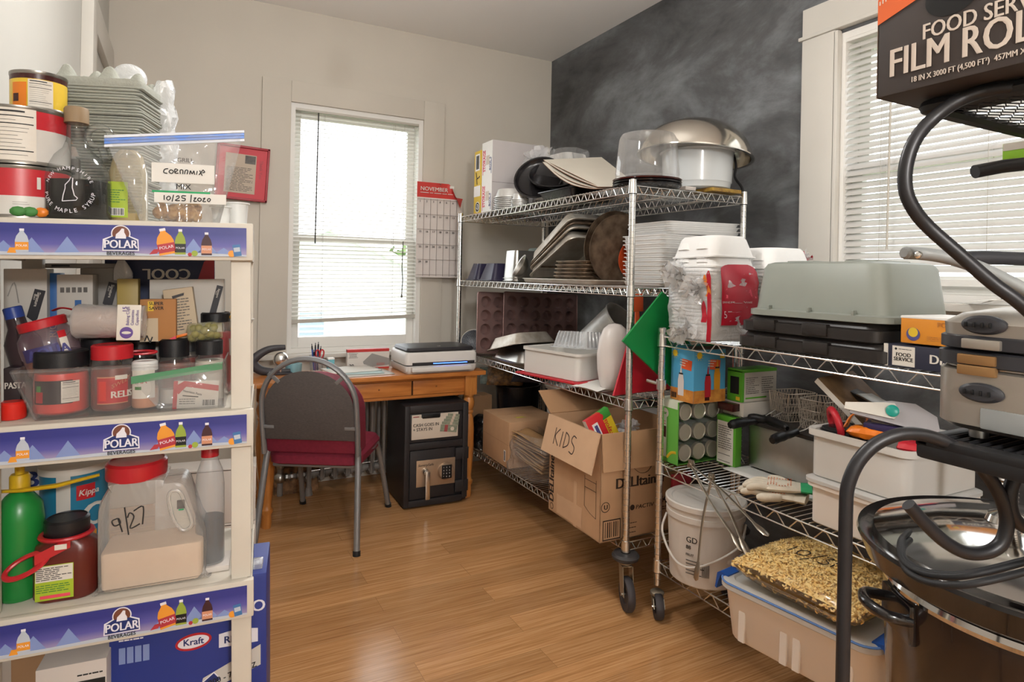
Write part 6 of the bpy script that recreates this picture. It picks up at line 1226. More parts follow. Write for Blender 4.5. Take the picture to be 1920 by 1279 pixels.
pts = [(-.012, -.026), (-.010, -.012), (-.006, .004), (-.006, .012), (.002, .022), (.005, .030), (.009, .028), (.008, .006), (.012, -.012), (.018, -.018), (.015, -.023), (-.012, -.026)]
s.tube([(R * cos(FA + x * .85 / R), R * sin(FA + x * .85 / R), ZC_ + y * .85) for x, y in pts], .0009, 'logo_white', 5); s.build('white_print', t)
# jar with lime label, plate, bag behind
film('amber_jar', 'd8c79a', .35, .1, .7); mat('lime_label', '9fb52c', .5); mat('honey', 'a98a3c', .3)
c = U(242, 380, .13); t = thing('oil_bottle', 'squat clear bottle with lime label behind the syrup jug', 'bottle', M=put(c.x, .13, .001)); hz2 = U(242, 284, .13).z; r2 = U(276, 380, .13).x - c.x
MB().tub([(r2 * .95, .03, 0, .02), (r2, .033, .004, .022), (r2, .033, hz2 * .7, .022), (r2 * .8, .026, hz2 * .92, .02), (r2 * .5, .018, hz2, .016)], 'amber_jar').build('bottle', t); MB().tub([(r2 * .93, .029, .004, .02), (r2 * .93, .029, .022, .02)], 'honey').build('oil', t)
s = MB(); s.box(-r2 * .95, r2 * .1, -.0338, -.033, .012, hz2 * .55, 'lime_label', .0003); M = T(-r2 * .9, -.0342, .012) @ FRONT; s.print(.03, .03, 6, 'parsley', M @ T(0, .03, 0), 3); s.box(.0, .028, .004, .02, 0, .0003, 'white', M=M); s.barcode(.025, .014, 'ink', M @ T(.002, .005, .0005)); s.build('paper_label', t)
mat('teal_dark', '1d5f72', .35); p_ = U(205, 250, .19); t = one(MB().lathe([(0, 0), (.07, .0), (.085, .008), (.088, .008), (.088, .011), (.084, .011), (.07, .004), (0, .004)], 'teal_dark', 40).lathe([(.084, .0112), (.0885, .0112), (.0885, .008)], 'can_rim', 40), 'plate', 'teal plate with silver rim standing behind the syrup jug', 'plate', M=put(p_.x - .035, .185, .085) @ RX(78) @ T(0, 0, 0))
p_ = U(122, 260, .19); t = thing('bread_bag', 'clear bag of brown bread behind the cans', 'food bag', M=put(p_.x, .20, .001)); MB().ball((0, 0, .13), .04, 'carton', 18, (1, .6, 2.9)).build('bread', t); s = bagmesh(.05, .035, .235, 61, .15, .012); s.build('bag', t)
one(MB().box(-.03, .03, -.01, .01, 0, .14, 'photo_grey', .002).print(.05, .12, 8, 'ink', T(-.026, -.0106, .01) @ FRONT, 4), 'spice_box', 'grey patterned box just behind the syrup jug neck', 'box', M=put(U(118, 290, .165).x, .168, .001))
# egg flats
mat('pulp', 'a6a89e', .95, var=.1, scale=60, bump=.4, bscale=200); mat('pulp_edge', '6e6e68', .95)
def eggflat(n=5, p=.047):
    s = MB(); N = n * 8; w = n * p
    def f(u, v):
        x, y = u * n, v * n; a, b = sin(pi * x), sin(pi * y); e = min(1, 12 * min(u, 1 - u, v, 1 - v)); k = (1 if (int(x) + int(y)) % 2 == 0 else -.7); z = .012 + e * .034 * k * abs(a * b) ** .8
        return ((u - .5) * w, (v - .5) * w, z)
    s.grid(f, N, N, 'pulp'); s.tub([(w / 2 + .002, w / 2 + .002, -.010, .012), (w / 2 + .006, w / 2 + .006, -.004, .012), (w / 2 + .007, w / 2 + .007, .0105, .012), (w / 2 + .006, w / 2 + .006, .0128, .012), (w / 2 - .002, w / 2 - .002, .0128, .008)], 'pulp', c0=False, c1=False); return s
ze = U(200, 158, .24).z; n = 48; pitch = (ze - .01) / n; pr = None; xc = U(212, 200, .27).x
for k in range(n):
    R = random.Random(k); M = put(xc + R.uniform(-.004, .004), .262 + R.uniform(-.004, .004), k * pitch) @ RZ(-10 + R.uniform(-1, 1)) @ SC(.93, .93, 1 if k == n - 1 else .26)
    if pr is None: pr = one(eggflat(4, .046), 'egg_flat', '', 'egg carton', M=M, group='stack of egg cartons'); o = pr
    else: o = dup(pr, M)
    o['label'] = 'topmost grey pulp egg carton with its cones showing' if k == n - 1 else 'grey pulp egg carton inside the stack behind the syrup jug'
mat('white_plastic', 'dedfdd', .35); p_ = U(306, 250, .31); s = bagmesh(.022, .03, U(306, 150, .31).z - .001, 44, .9, .022, 'white_bag' if film('white_bag', 'e6e8e8', .62, .25, .6, bump=.8, bscale=30, edge=.3) else ''); one(s, 'plastic_bag', 'tall crumpled white plastic bag right of the egg cartons', 'bag', M=put(p_.x, .31, .001))
s = MB(); s.ball((0, 0, 0), .04, 'white_bag', 24, (1, .7, .9)); one(s, 'plastic_bag', 'small round white plastic bag peeping over the egg cartons', 'bag', M=put(U(232, 150, .33).x, .40, U(232, 146, .40).z)) 
# zip bag of cornmeal mix
film('zip_clear', 'f4f6f8', .09, .1, .9, bump=.55, bscale=16, edge=.45); mat('zip_blue', '5b86d6', .35); mat('zip_white', 'dfe4ee', .4); mat('crumbs', 'b4905e', .8, col2='8a6238', scale=80, bump=.6, bscale=120)
a, b, c_, d_ = U(196, 262, .03), U(458, 247, .03), U(412, 414, .03), U(262, 414, .03); zt = a.z; a.z += .006
t = thing('zip_bag', 'clear zip bag with blue seal and a handwritten paper label', 'food bag', M=put(0, .03, 0)); s = MB()
def zb_(sg):
    def f(u, v):
        L = Vector((d_.x, 0, .001)).lerp(Vector((a.x, 0, a.z)), v ** .8); Rr = Vector((c_.x, 0, .001)).lerp(Vector((b.x, 0, b.z)), v ** .8); p = L.lerp(Rr, u)
        q = .036 * sg * (1 - v) ** .7 * max(0, 1 - (2 * u - 1) ** 4) ** .5 + .006 * nz((u * 5, v * 4, 3), 1.5)
        return (p.x, q + (.0006 * sg), max(p.z, .001))
    return f
s.grid(zb_(-1), 28, 22, 'zip_clear').grid(zb_(1), 28, 22, 'zip_clear'); s.build('bag', t)
s = MB()
for k, (o, m) in enumerate(((.0, 'zip_white'), (-.006, 'zip_blue'), (-.012, 'zip_blue'), (-.0185, 'zip_white'))):
    s.loft([[(p.x, y, p.z + o + z) for y, z in ((-.003, -.0025), (.003, -.0025), (.003, .0025), (-.003, .0025))] for p in (a, b)], m)
s.build('zip_seal', t)
s = MB(); cm = U(335, 396, .03); R = random.Random(8); [s.ball((cm.x + R.uniform(-.036, .036), -.004 + R.uniform(-.012, .010), .011 + R.uniform(0, .022)), R.uniform(.008, .013), 'crumbs', 10) for k in range(46)]; s.build('cornmeal', t)
mat('marker', '1c1a1a', .6)
def paper_label(xl, xr, yt, yb, y, ry=0):
    A_ = U(xl, yt, .03 + y); B_ = U(xr, yb, .03 + y); s.box(A_.x, B_.x, y, y + .0008, B_.z, A_.z, 'paper'); return A_, B_
s = MB(); A_, B_ = paper_label(284, 402, 304, 346, -.040); u_ = (B_.x - A_.x) / 118
def hand(lines, x0, y0, k, yy): s.stroke([[(x * k, y * k) for x, y in ln] for ln in lines], .00105, 'marker', T(x0, yy, y0) @ FRONT)
CORN = [[(5, 6), (1, 5), (0, 1), (4, 0)], [(8, 5), (6, 2), (9, 0), (11, 3), (8, 5)], [(13, 2), (16, 5), (13, 6), (13, 1), (17, 1)], [(19, 0), (19, 5), (22, 5), (22, 0)], [(24, 0), (25, 5), (28, 5), (27, 0)], [(30, 0), (31, 5), (33, 1), (35, 5), (36, 0)], [(38, 0), (39, 5)], [(41, 0), (46, 7)], [(42, 6), (45, -1)], [(46, 7), (48, 4), (45, 3)]]
hand(CORN, A_.x + .022, B_.z + .018, u_ * 1.6, -.0415)
s.text('MIX', .016, 'marker', T((A_.x + B_.x) / 2 - .014, -.0402, B_.z - .013) @ FRONT, .01); s.text('GRILL', .012, 'photo_grey', T((A_.x + B_.x) / 2 - .012, -.038, A_.z + .004) @ FRONT, .01)
s.build('paper_note', t)
s = MB(); A_, B_ = paper_label(289, 424, 360, 384, -.0405); s.box(A_.x - .004, B_.x - .03, -.0395, -.039, A_.z, A_.z + .004, 'cuff_green')
DT = [[(0, 7), (0, 0)], [(6, 6), (3, 3), (5, 0), (8, 3), (6, 6)], [(12, 8), (10, -2)], [(15, 5), (18, 7), (19, 4), (14, 0), (20, 0)], [(28, 7), (23, 7), (23, 4), (27, 3), (26, 0), (22, 0)], [(35, 9), (34, -2)], [(38, 4), (41, 5), (38, 0), (42, 0)], [(45, 5), (43, 2), (46, 0), (48, 3), (45, 5)], [(50, 4), (53, 5), (50, 0), (54, 0)], [(58, 5), (56, 2), (58, 0), (60, 3), (58, 5)]]
hand(DT, A_.x + .018, B_.z + .005, u_ * 1.45, -.042); s.build('date_label', t)
for k, (x, l) in enumerate(((414, 'small white plastic cup at the right end of the top deck, left one'), (443, 'small white plastic cup at the right end of the top deck, right one'))):
    r_ = .019 + .004 * k; h_ = U(x, 388 - 8 * k, .07 + .03 * k).z; one(MB().lathe([(0, 0), (r_ * .85, 0), (r_, h_ - .004), (r_ + .004, h_ - .003), (r_ + .004, h_), (r_ - .001, h_), (r_ * .82, .003), (0, .003)], 'white_plastic', 28), 'plastic_cup', l, 'cup', M=put(U(x, 400, .07).x, .07 + .05 * k, .001), group='white cups')

# ---------------------------------------------------------------- second deck
z2 = ZS[1] + .001
mat('pasta_box', 'bfbab2', .55, var=.04, scale=8); mat('pasta_box_dark', '8f8b86', .55); mat('sign_dark', '25242a', .5); mat('blue_pack', '2a5f9e', .4); mat('penne', 'c79a45', .6)
def brand(s, x, y, w, h, M, rot=-14): q = M @ T(x, y, 0) @ RZ(rot); s.poly([(0, h), (w, h), (w, h * .12), (w * .8, 0), (0, h * .12)], .0006, 'sign_dark', q); s.text('Signature', w * .42, 'label_cream', q @ T(w * .36, h * .92, .0008) @ RZ(-90), .01); s.text('SELECT', w * .2, 'label_cream', q @ T(w * .12, h * .85, .0008) @ RZ(-90), .01)
def dA(s, w, h, M): brand(s, w * .5, h * .62, w * .26, h * .24, M); s.stroke([[(w * .1, h * .8), (w * .25, h * .9), (w * .35, h * .75)], [(w * .15, h * .5), (w * .3, h * .6)]], .0012, 'pasta_box_dark', M)
gbox('pasta_box', 'white pasta box with dark sign logo at the left end of the second deck', 'box', 6, 88, 504, .20, z2, .05, 'pasta_box', deco=dA)
def dB(s, w, h, M): s.box(0, w * .3, .0, h, 0, .0005, 'pasta_box_dark', M=M); s.text('RICE', .02, 'label_cream', M @ T(w * .75, h * .5, .0005) @ RZ(90), .01)
gbox('blue_packet', 'blue packet standing between two white pasta boxes', 'box', 86, 112, 512, .22, z2, .04, 'blue_pack', deco=dB)
def dC(s, w, h, M):
    for k in range(5): s.box(w * (.1 + .16 * k), w * (.1 + .16 * k) + w * .11, h * .86, h * .9, 0, .0004, 'photo_grey', M=M)
    s.box(w * .5, w * .68, h * .72, h * .80, 0, .0004, 'blue_pack', M=M); s.print(w * .5, h * .06, 3, 'photo_grey', M @ T(w * .85, h * .5, 0) @ RZ(90), 2); s.stroke([[(w * .2, h * .5), (w * .4, h * .56), (w * .5, h * .5)]], .001, 'pasta_box_dark', M)
gbox('pasta_box', 'white pasta box with icons and tiny blue square', 'box', 106, 174, 515, .20, z2, .05, 'pasta_box', deco=dC)
def dD(s, w, h, M): brand(s, w * .56, h * .70, w * .26, h * .2, M); s.text('FARFALLE', .017, 'ink', M @ T(w * .30, h * .86, .0004) @ RZ(-90), .01)
gbox('pasta_box', 'grey farfalle pasta box standing behind the white ones', 'box', 150, 222, 503, .26, z2, .04, 'pasta_box_dark', deco=dD)
gbox('flat_pasta_box', 'pale pasta box lying flat on top of the standing ones', 'box', 84, 236, 494, .265, z2, .07, 'pasta_box_dark', yb=503, deco=lambda s, w, h, M: s.box(w * .08, w * .3, h * .3, h * .7, 0, .0004, 'sign_dark', M=M))
mat('carton_navy', '1f2a4a', .5)
def dN(s, w, h, M):
    q = M @ T(w * .86, h * .86, 0) @ RZ(180); s.text('COOL', .036, 'label_cream', q @ T(.02, -.012, .0005), .03, wx=1.0); s.text('OR', .022, 'label_cream', q @ T(.05, .022, .0005), .03)
    s.poly([(w * .80, h * .72), (w * .9, h * .95), (w, h), (w, h * .72)], .0005, 'banner_red', M); s.box(w * .12, w * .3, h * .60, h * .64, 0, .0006, 'label_cream', M=M)
gbox('navy_carton', 'navy carton lying upside down at the back of the second deck', 'box', 196, 402, 478, .275, z2, .02, 'carton_navy', deco=dN)
s = bagmesh(.018, .012, .045, 71, .6, .008, 'white_bag'); one(s, 'plastic_wrap', 'crumpled white wrapper beside the gold box', 'wrapper', M=put(U(226, 510, .235).x, .24, U(226, 524, .235).z))
mat('gold', 'a9924e', .45)
def dG(s, w, h, M): s.text('CHEFS', .0125, 'ink', M @ T(w * .5, h * .3, .0004), .02, 'CENTER', wx=.9); s.text('Cut', .012, 'ink', M @ T(w * .5, h * .06, .0004), 0, 'CENTER'); s.lathe([(w * .32, 0), (w * .36, 0), (w * .36, .0004)], 'ink', 24, M @ T(w * .5, h * .72, 0) @ SC(1, .45, 1)); s.text('WINE', .008, 'ink', M @ T(w * .5, h * .68, .0004), .01, 'CENTER')
gbox('gold_box', 'small gold box standing behind the brown roll', 'box', 219, 259, 523, .215, z2, .03, 'gold', ry=0, deco=dG)
def dE(s, w, h, M):
    brand(s, w * .76, h * .62, w * .09, h * .34, M)
    for k in range(9): R = random.Random(k); s.ball((w * R.uniform(.62, .76), -.002, h * R.uniform(.38, .72)), .009, 'penne', 10, (1.2, .2, .8))
    s.text('SHELLS', .012, 'pasta_box_dark', M @ T(w * .05, h * .6, .0004) @ RZ(90), .01)
gbox('pasta_box', 'wide white pasta box with golden shells lying on its side', 'box', 280, 420, 524, .19, z2, .05, 'pasta_box', deco=dE)
mat('box_beige', 'b7a68d', .6)
def dF(s, w, h, M): s.poly([(w * .3, h * .9), (w * .68, h * .94), (w * .7, h * .99), (w * .28, h * .95)], .0005, 'sign_dark', M @ T(0, -.01, 0)); s.print(w * .7, h * .62, 12, 'photo_grey', M @ T(w * .12, h * .2, 0), 6)
gbox('beige_box', 'beige cardboard box tilted before the wide pasta box', 'box', 318, 374, 540, .13, z2, .03, 'box_beige', ry=-7, yb=640, deco=dF)
mat('kraft_orange', 'a3703f', .7)
def dH(s, w, h, M): s.text('SUPER\nSAVER', .010, 'ink', M @ T(w * .25, h * .86, .0004), .02); s.box(w * .22, w * .38, h * .72, h * .95, 0, .0002, 'can_yellow', M=M); s.box(0, w * .5, 0, h * .55, 0, .0003, 'box_beige', M=M); s.poly([(w * .7, 0), (w, h * .12), (w, 0)], .0005, 'label_pink', M); s.text('N', .02, 'ink', M @ T(w * .1, h * .02, .0006) @ RZ(-20), .02)
gbox('brown_packet', 'brown paper packet standing between the roll and the beige box', 'packet', 262, 330, 561, .11, z2, .02, 'kraft_orange', yb=640, deco=dH)
# roll of baking cups in a clear wrap
a = U(142, 603, .085); b = U(268, 600, .085); r_ = .034; t = thing('baking_cups', 'brown roll of paper baking cups in clear wrap with white band', 'packet', M=put((a.x + b.x) / 2, .085, U(200, 603, .085).z) @ RY(2)); L = b.x - a.x; mat('cup_brown', '94715a', .7, var=.12, scale=20, stretch=(8, 1, 1))
MB().lathe([(0, 0), (r_ * .92, 0), (r_ * .95, .004), (r_ * .86, L * .98), (0, L * .98)], 'cup_brown', 32, T(-L / 2, 0, 0) @ RY(90)).build('cups', t); MB().lathe([(r_ * .2, -.006), (r_ * .9, -.003), (r_ * 1.05, .004), (r_ * 1.0, L * .6), (r_ * 1.02, L + .004), (r_ * .3, L + .008)], 'clear_bag', 32, T(-L / 2, 0, 0) @ RY(90)).build('wrap', t)
s = MB(); s.box(L * .16, L / 2 + .002, -r_ - .004, -r_ - .0015, -r_ * 1.05, r_ * 1.1, 'label_cream', .001); M = T(L * .16, -r_ - .0046, -r_) @ FRONT; mat('violet', '5a3f86', .5); s.lathe([(0, 0), (.012, 0), (0, .0005)], 'violet', 24, M @ T(.018, .014, 0)); s.lathe([(0, .0006), (.0085, .0006), (0, .0009)], 'label_cream', 20, M @ T(.018, .014, 0) @ SC(1, .35, 1)); s.text('15', .012, 'violet', M @ T(.018, .056, .0004) @ RZ(90), .01)
for k in range(3): s.text(('Baking Cups', 'Caissettes', 'Capacillos')[k], .0078, 'violet', M @ T(.022 + k * .0085, .029, .0004) @ RZ(90), 0)
s.build('paper_band', t)
# jars -------------------------------------------------------------
film('jar_clear', 'f4f2ee', .03, .06, .5, edge=.25); mat('lid_black', '17171a', .4, bump=.1, bscale=300); mat('lid_red', 'b01d26', .35, coat=.2); mat('sauce_red', 'd02a20', .3); mat('label_dark', '2c2022', .5); mat('relish', '6e221a', .3)
def jar_(name, label, pxc, ybase, pxw, yl, yt, d, zs, fill, lid, zf=.9, square=0, lidr=1., Mx=None, shoulder=.86):
    c = U(pxc, (yl + ybase) / 2, d); R = (U(pxc + pxw / 2, ybase, d).x - U(pxc - pxw / 2, ybase, d).x) / 2; H = U(pxc, yl, d).z - zs; Ht = U(pxc, yt, d).z - zs
    t = thing(name, label, 'jar', M=put(c.x, d, zs) if Mx is None else Mx)
    pr_ = [(0, .002), (R * .9, 0), (R, .006), (R, H * .72), (R * .96, H * .84), (R * shoulder, H * .93), (R * shoulder, H)]
    MB().lathe(pr_, 'jar_clear', 40).build('glass', t)
    if fill: MB().lathe([(0, .004), (R * .88, .003), (R * .965, .007), (R * .965, H * min(zf, .72)), (R * .93, H * min(zf, .84)), (0, H * min(zf, .84))], fill, 40).build('contents', t)
    rl = R * shoulder * 1.06 * lidr; MB().lathe([(0, H - .004), (rl, H - .004), (rl, Ht - .003), (rl - .003, Ht), (rl * .8, Ht), (rl * .78, Ht - .001), (0, Ht - .001)], lid, 40).build('lid', t)
    return t, R, H
zb_in = z2 + .004
t, R, H = jar_('sauce_jar', 'red sauce jar with black lid and dark label in the clear tray', 116, 783, 106, 682, 656, .072, zb_in, 'sauce_red', 'lid_black', .85, shoulder=.92)
s = MB(); wrapq(s, R + .0008, FA - .85, FA + .62, H * .25, H * .72, 'label_dark', 24); nutrition(s, R + .0014, FA + .22, H * .27, .032, H * .43, 5); wrapq(s, R + .0014, FA - .75, FA - .42, H * .28, H * .5, 'ketchup', 8); wrapq(s, R + .0016, FA - .7, FA - .5, H * .5, H * .62, 'parsley', 8); s.build('paper_label', t)
t, R, H = jar_('relish_jar', 'relish jar with red lid and red label in the clear tray', 211, 768, 80, 668, 645, .066, zb_in, 'relish', 'lid_red', .8, shoulder=.94)
s = MB(); wrapq(s, R + .0008, FA - .55, FA + .95, H * .16, H * .66, 'lid_red', 24); wrapq(s, R + .0012, FA - .55, FA + .95, H * .64, H * .66, 'label_peach', 24); wrapq(s, R + .0012, FA - .55, FA + .95, H * .16, H * .175, 'label_peach', 24); s.text('RELISH', .019, 'label_cream', None, .03, warp=cyl_w(R + .0014, FA + .10, H * .27)); s.text('SWEET', .012, 'label_peach', None, .01, warp=lambda v: cyl_w(R + .0014, FA + .14, H * .44)(Vector((v.x, v.y + v.x * .45, 0)))); wrapq(s, R + .0012, FA - .45, FA - .1, H * .22, H * .58, 'sauce_red', 8); wrapq(s, R + .0016, FA + .3, FA + .9, H * .6, H * .68, 'label_cream', 8); s.build('paper_label', t)
t, R, H = jar_('spice_jar', 'small white spice jar in the tray right of the relish', 272, 772, 52, 690, 676, .06, zb_in, 'label_peach', 'white_plastic', .5, shoulder=.9)
s = MB(); wrapq(s, R + .0008, FA - .9, FA + .9, H * .28, H * .98, 'label_cream', 20); s.text('CHA', .013, 'lid_red', None, .02, warp=cyl_w(R + .0012, FA - .75, H * .66)); wrapq(s, R + .0012, FA - .6, FA - .1, H * .5, H * .58, 'parsley', 6); s.build('paper_label', t)
t, R, H = jar_('spice_jar', 'clear spice jar in the tray behind the green sealed bag', 322, 768, 44, 700, 690, .09, zb_in, 'label_cream', 'jar_clear', .5)
mat('mayo', 'c9bfae', .5)
for k, (x, w_, yl, yt, d, l) in enumerate(((327, 62, 664, 634, .125, 'jar with broad black lid behind the green sealed bag'), (393, 56, 660, 636, .10, 'jar with broad black lid at the right end of the tray'), (356, 34, 655, 630, .15, 'jar with narrow black lid between the broad lids'), (185, 72, 650, 632, .135, 'jar with black lid hidden behind the relish jar'), (262, 66, 652, 634, .175, 'jar with black lid behind the brown packet'))):
    jar_('sauce_jar', l, x, 770, w_, yl, yt, d, zb_in, ('relish', 'mayo', 'relish', 'label_dark', 'label_dark')[k], 'lid_black', .9)
t, R, H = jar_('tomato_jar', 'glass jar of red sauce with black lid by the right post', 404, 690, 62, 600, 585, .20, z2, 'ketchup', 'lid_black', .9)
mat('olive', '7d7330', .4); film('olive_glass', 'd8d8a8', .15, .05, .9, edge=.4)
t = thing('olive_jar', 'small jar of green olives lying on the black lids', 'jar', M=put(U(384, 622, .10).x, .10, U(384, 622, .10).z) @ RY(86) @ RZ(10)); s = MB(); s.lathe([(0, -.033), (.018, -.033), (.021, -.028), (.021, .02), (.017, .028), (.018, .036), (0, .036)], 'olive_glass', 28); s.build('glass', t); s = MB(); R_ = random.Random(2)
for k in range(14): a_ = k * 2.4; s.ball((.011 * cos(a_), .011 * sin(a_), -.026 + k * .0038), .0085, 'olive', 10)
s.build('olives', t)
# bottle and peanut jar leaning at the left
mat('blue_cap', '27408a', .35); film('dark_bottle', '3a2a30', .72, .08, .8)
M = put(U(42, 590, .15).x, .15, U(42, 640, .15).z) @ RY(-14); t = thing('sauce_bottle', 'dark sauce bottle with blue cap leaning at the left end', 'bottle', M=M)
MB().lathe([(0, -.06), (.03, -.06), (.032, -.05), (.032, .0), (.018, .03), (.0165, .05), (0, .05)], 'dark_bottle', 32).build('bottle', t); MB().lathe([(0, .05), (.017, .05), (.017, .072), (.015, .074), (0, .074)], 'blue_cap', 28).build('cap', t)
cj = U(92, 645, .105); M = put(cj.x, .105, cj.z) @ RY(-15); t = thing('peanut_jar', 'wide clear jar with red lid tilted over the tray', 'jar', M=M); mat('peanut', 'a5691f', .6, col2='6a3c12', scale=60, bump=.5, bscale=80)
film('plum_jar', 'c09aac', .14, .05, .9, edge=.4)
MB().lathe([(0, -.06), (.045, -.06), (.05, -.052), (.052, .0), (.05, .018), (.040, .032), (.038, .04)], 'plum_jar', 40).build('jar', t); MB().lathe([(0, -.058), (.044, -.058), (.048, -.05), (.049, -.025), (0, -.022)], 'peanut', 32).build('contents', t); MB().lathe([(0, .034), (.042, .034), (.043, .05), (.04, .053), (0, .053)], 'lid_red', 40).build('lid', t)
s = MB(); mat('label_violet', '3d3560', .5); wrapq(s, .0532, FA - .7, FA + .55, -.026, .0, 'label_violet', 20); s.text('AQUA', .026, 'label_purple', None, .04, warp=cyl_w(.0538, FA - .5, -.022)); wrapq(s, .0534, FA + .62, FA + .9, -.03, .022, 'label_cream', 6); wrapq(s, .0537, FA + .62, FA + .9, .008, .022, 'lid_red', 6); s.build('paper_label', t)
s = MB(); s.tube(smooth([(-.02, 0, .0), (.0, -.02, .006), (.02, -.01, .0), (.03, .01, -.012), (.01, .015, -.004)], 6), .005, 'lid_red', 6, flat=.4); one(s, 'red_strap', 'red plastic strap beside the tilted red lid', 'strap', M=put(U(120, 582, .13).x, .135, U(120, 582, .13).z))
s = MB(); s.tube([(.030 * cos(a), .012 * sin(a), 0) for a in [2 * pi * i / 24 for i in range(24)]], .0028, 'can_red', 8, closed=True); one(s, 'seal_ring', 'red and white plastic ring lying right of the relish lid', 'ring', M=put(U(262, 664, .09).x, .10, U(262, 661, .10).z) @ RX(10))
one(MB().box(-.014, .014, -.003, .003, -.003, .003, 'orange_bright', .002), 'orange_clip', 'small orange clip lying on a black lid', 'clip', M=put(U(341, 629, .12).x, .12, U(341, 629, .12).z) @ RY(-14))
gbox('dark_packet', 'dark pasta packet standing at the left below the leaning jar', 'packet', 6, 38, 690, .11, z2, .03, 'label_dark', deco=lambda s, w, h, M: (s.text('PASTA', .018, 'label_cream', M @ T(.002, h * .55, .0004), .02, wx=.7), s.box(0, w, .0, h * .3, 0, .0004, 'ketchup', M=M)))
one(MB().lathe([(0, 0), (.02, 0), (.022, .004), (.022, .03), (.018, .034), (0, .034)], 'sauce_red', 28), 'red_tin', 'small dark red tin at the left end outside the tray', 'can', M=put(U(24, 745, .06).x, .06, z2))
# clear tray
a = U(24, 705, .018); b = U(420, 668, .018); x0, x1 = U(66, 788, .018).x, U(421, 762, .018).x; hz3 = U(220, 688, .018).z - z2
s = MB(); c0 = ((x0, .016), (x1, .016), (x1, .20), (x0, .20)); c1 = ((a.x, .010), (b.x, .010), (b.x, .225), (a.x, .225)); e = .0022
s.loft([[(x, y, z2 + .0005) for x, y in c0], [(x, y, z2 + hz3) for x, y in c1], [(x + (e if i in (0, 3) else -e), y + (e if i < 2 else -e), z2 + hz3) for i, (x, y) in enumerate(c1)], [(x + (e if i in (0, 3) else -e), y + (e if i < 2 else -e), z2 + .003) for i, (x, y) in enumerate(c0)]], 'clear', None, True, True)
s.tube([(c1[0][0], c1[0][1], z2 + hz3), (c1[1][0], c1[1][1], z2 + hz3), (c1[2][0], c1[2][1], z2 + hz3), (c1[3][0], c1[3][1], z2 + hz3)], .0035, 'clear', 8, closed=True); s.tube([(c0[0][0], c0[0][1], z2 + .004), (c1[0][0], c1[0][1], z2 + hz3)], .003, 'clear', 8); s.tube([(c0[1][0], c0[1][1], z2 + .004), (c1[1][0], c1[1][1], z2 + hz3)], .003, 'clear', 8)
one(s, 'clear_tray', 'clear flared plastic tray of jars on the second deck', 'tray', M=MU)
# green sealed bag in the tray
mat('seal_green', '2f8a56', .35); A_, B_, C_, D2 = U(246, 712, .034), U(418, 684, .034), U(416, 765, .034), U(300, 770, .034)
t = thing('zip_bag', 'green sealed clear bag holding a red and white packet in the tray', 'food bag', M=MU); s = MB()
for sg in (-1, 1): s.grid(lambda u, v, sg=sg: (lambda p: (p.x, .034 + sg * (.001 + .010 * sin(pi * u) * sin(pi * v)), max(p.z, z2 + .004)))(D2.lerp(A_, v).lerp(C_.lerp(B_, v), u)), 14, 12, 'zip_clear')
s.build('bag', t); s = MB(); s.loft([[(p.x, .034 + y, p.z + z) for y, z in ((-.002, -.009), (.002, -.009), (.002, .006), (-.002, .006))] for p in (A_, B_)], 'seal_green'); s.build('zip_seal', t)
pk = U(368, 738, .04); s = MB(); s.box(-.043, .043, -.002, .004, -.03, .028, 'label_cream', .001); M = T(-.043, -.0026, -.03) @ FRONT; s.box(0, .008, 0, .058, 0, .0004, 'lid_red', M=M); s.poly([(.0, .045), (.02, .058), (.086, .048), (.086, .036), (.024, .046), (.01, .03)], .0005, 'lid_red', M); s.text('Nutrition Facts', .006, 'ink', M @ T(.018, .036, .0006) @ RZ(-14), .02); s.box(.015, .045, .028, .030, 0, .0006, 'ink', M=M @ RZ(-6)); s.print(.03, .014, 3, 'photo_grey', M @ T(.012, .008, 0), 7); s.barcode(.024, .012, 'ink', M @ T(.056, .006, .0006)); s.build('packet', t, T(pk.x, .036, pk.z) @ RY(3))

# ---------------------------------------------------------------- third deck
z3 = ZS[2] + .001
film('soda_green', '12862f', .62, .12, .8, edge=.3); mat('yellow_cap', 'c9a41c', .4); mat('soap_green', '1d7a35', .3)
c = U(38, 1100, .085); R = U(84, 1000, .085).x - U(38, 1000, .085).x; HB = U(38, 918, .085).z - z3
t = thing('green_bottle', 'large green plastic bottle with yellow pump cap at the left end', 'bottle', M=put(c.x, .085, z3))
MB().lathe([(0, .004), (R * .8, 0), (R * .95, .01), (R * .97, HB * .4), (R * .95, HB * .52), (R, HB * .72), (R * .92, HB * .86), (R * .6, HB * .95), (R * .36, HB * .99), (R * .34, HB * 1.0), (0, HB)], 'soap_green', 40).build('bottle', t)
s = MB(); s.lathe([(0, HB), (R * .42, HB), (R * .42, HB + .028), (R * .36, HB + .032), (0, HB + .032)], 'yellow_cap', 24); s.cyl((0, 0, HB + .03), (0, 0, HB + .075), R * .2, 'yellow_cap'); s.build('cap', t)
s = MB(); e_ = U(190, 886, .085) - Vector((c.x, .085, z3)); st = Vector((0, 0, HB + .006)); s.tube([(-.03, -.01, HB + .003), (R * .3, -R * .5, HB + .004), (.5 * e_.x, -.03, (HB + e_.z) / 2 + .0), (e_.x, -.015, e_.z)], [.006, .008, .009, .006], 'yellow_cap', 8, flat=.5); s.build('strap', t)
mat('can_teal', '1f6f8e', .4); mat('oat_white', 'c9c4bc', .5)
c = U(140, 940, .20); R = U(140 + 62, 940, .20).x - c.x; H = U(140, 866, .20).z - z3; t = thing('oat_canister', 'big teal and white oats canister at the back of the third deck', 'canister', M=put(c.x, .20, z3))
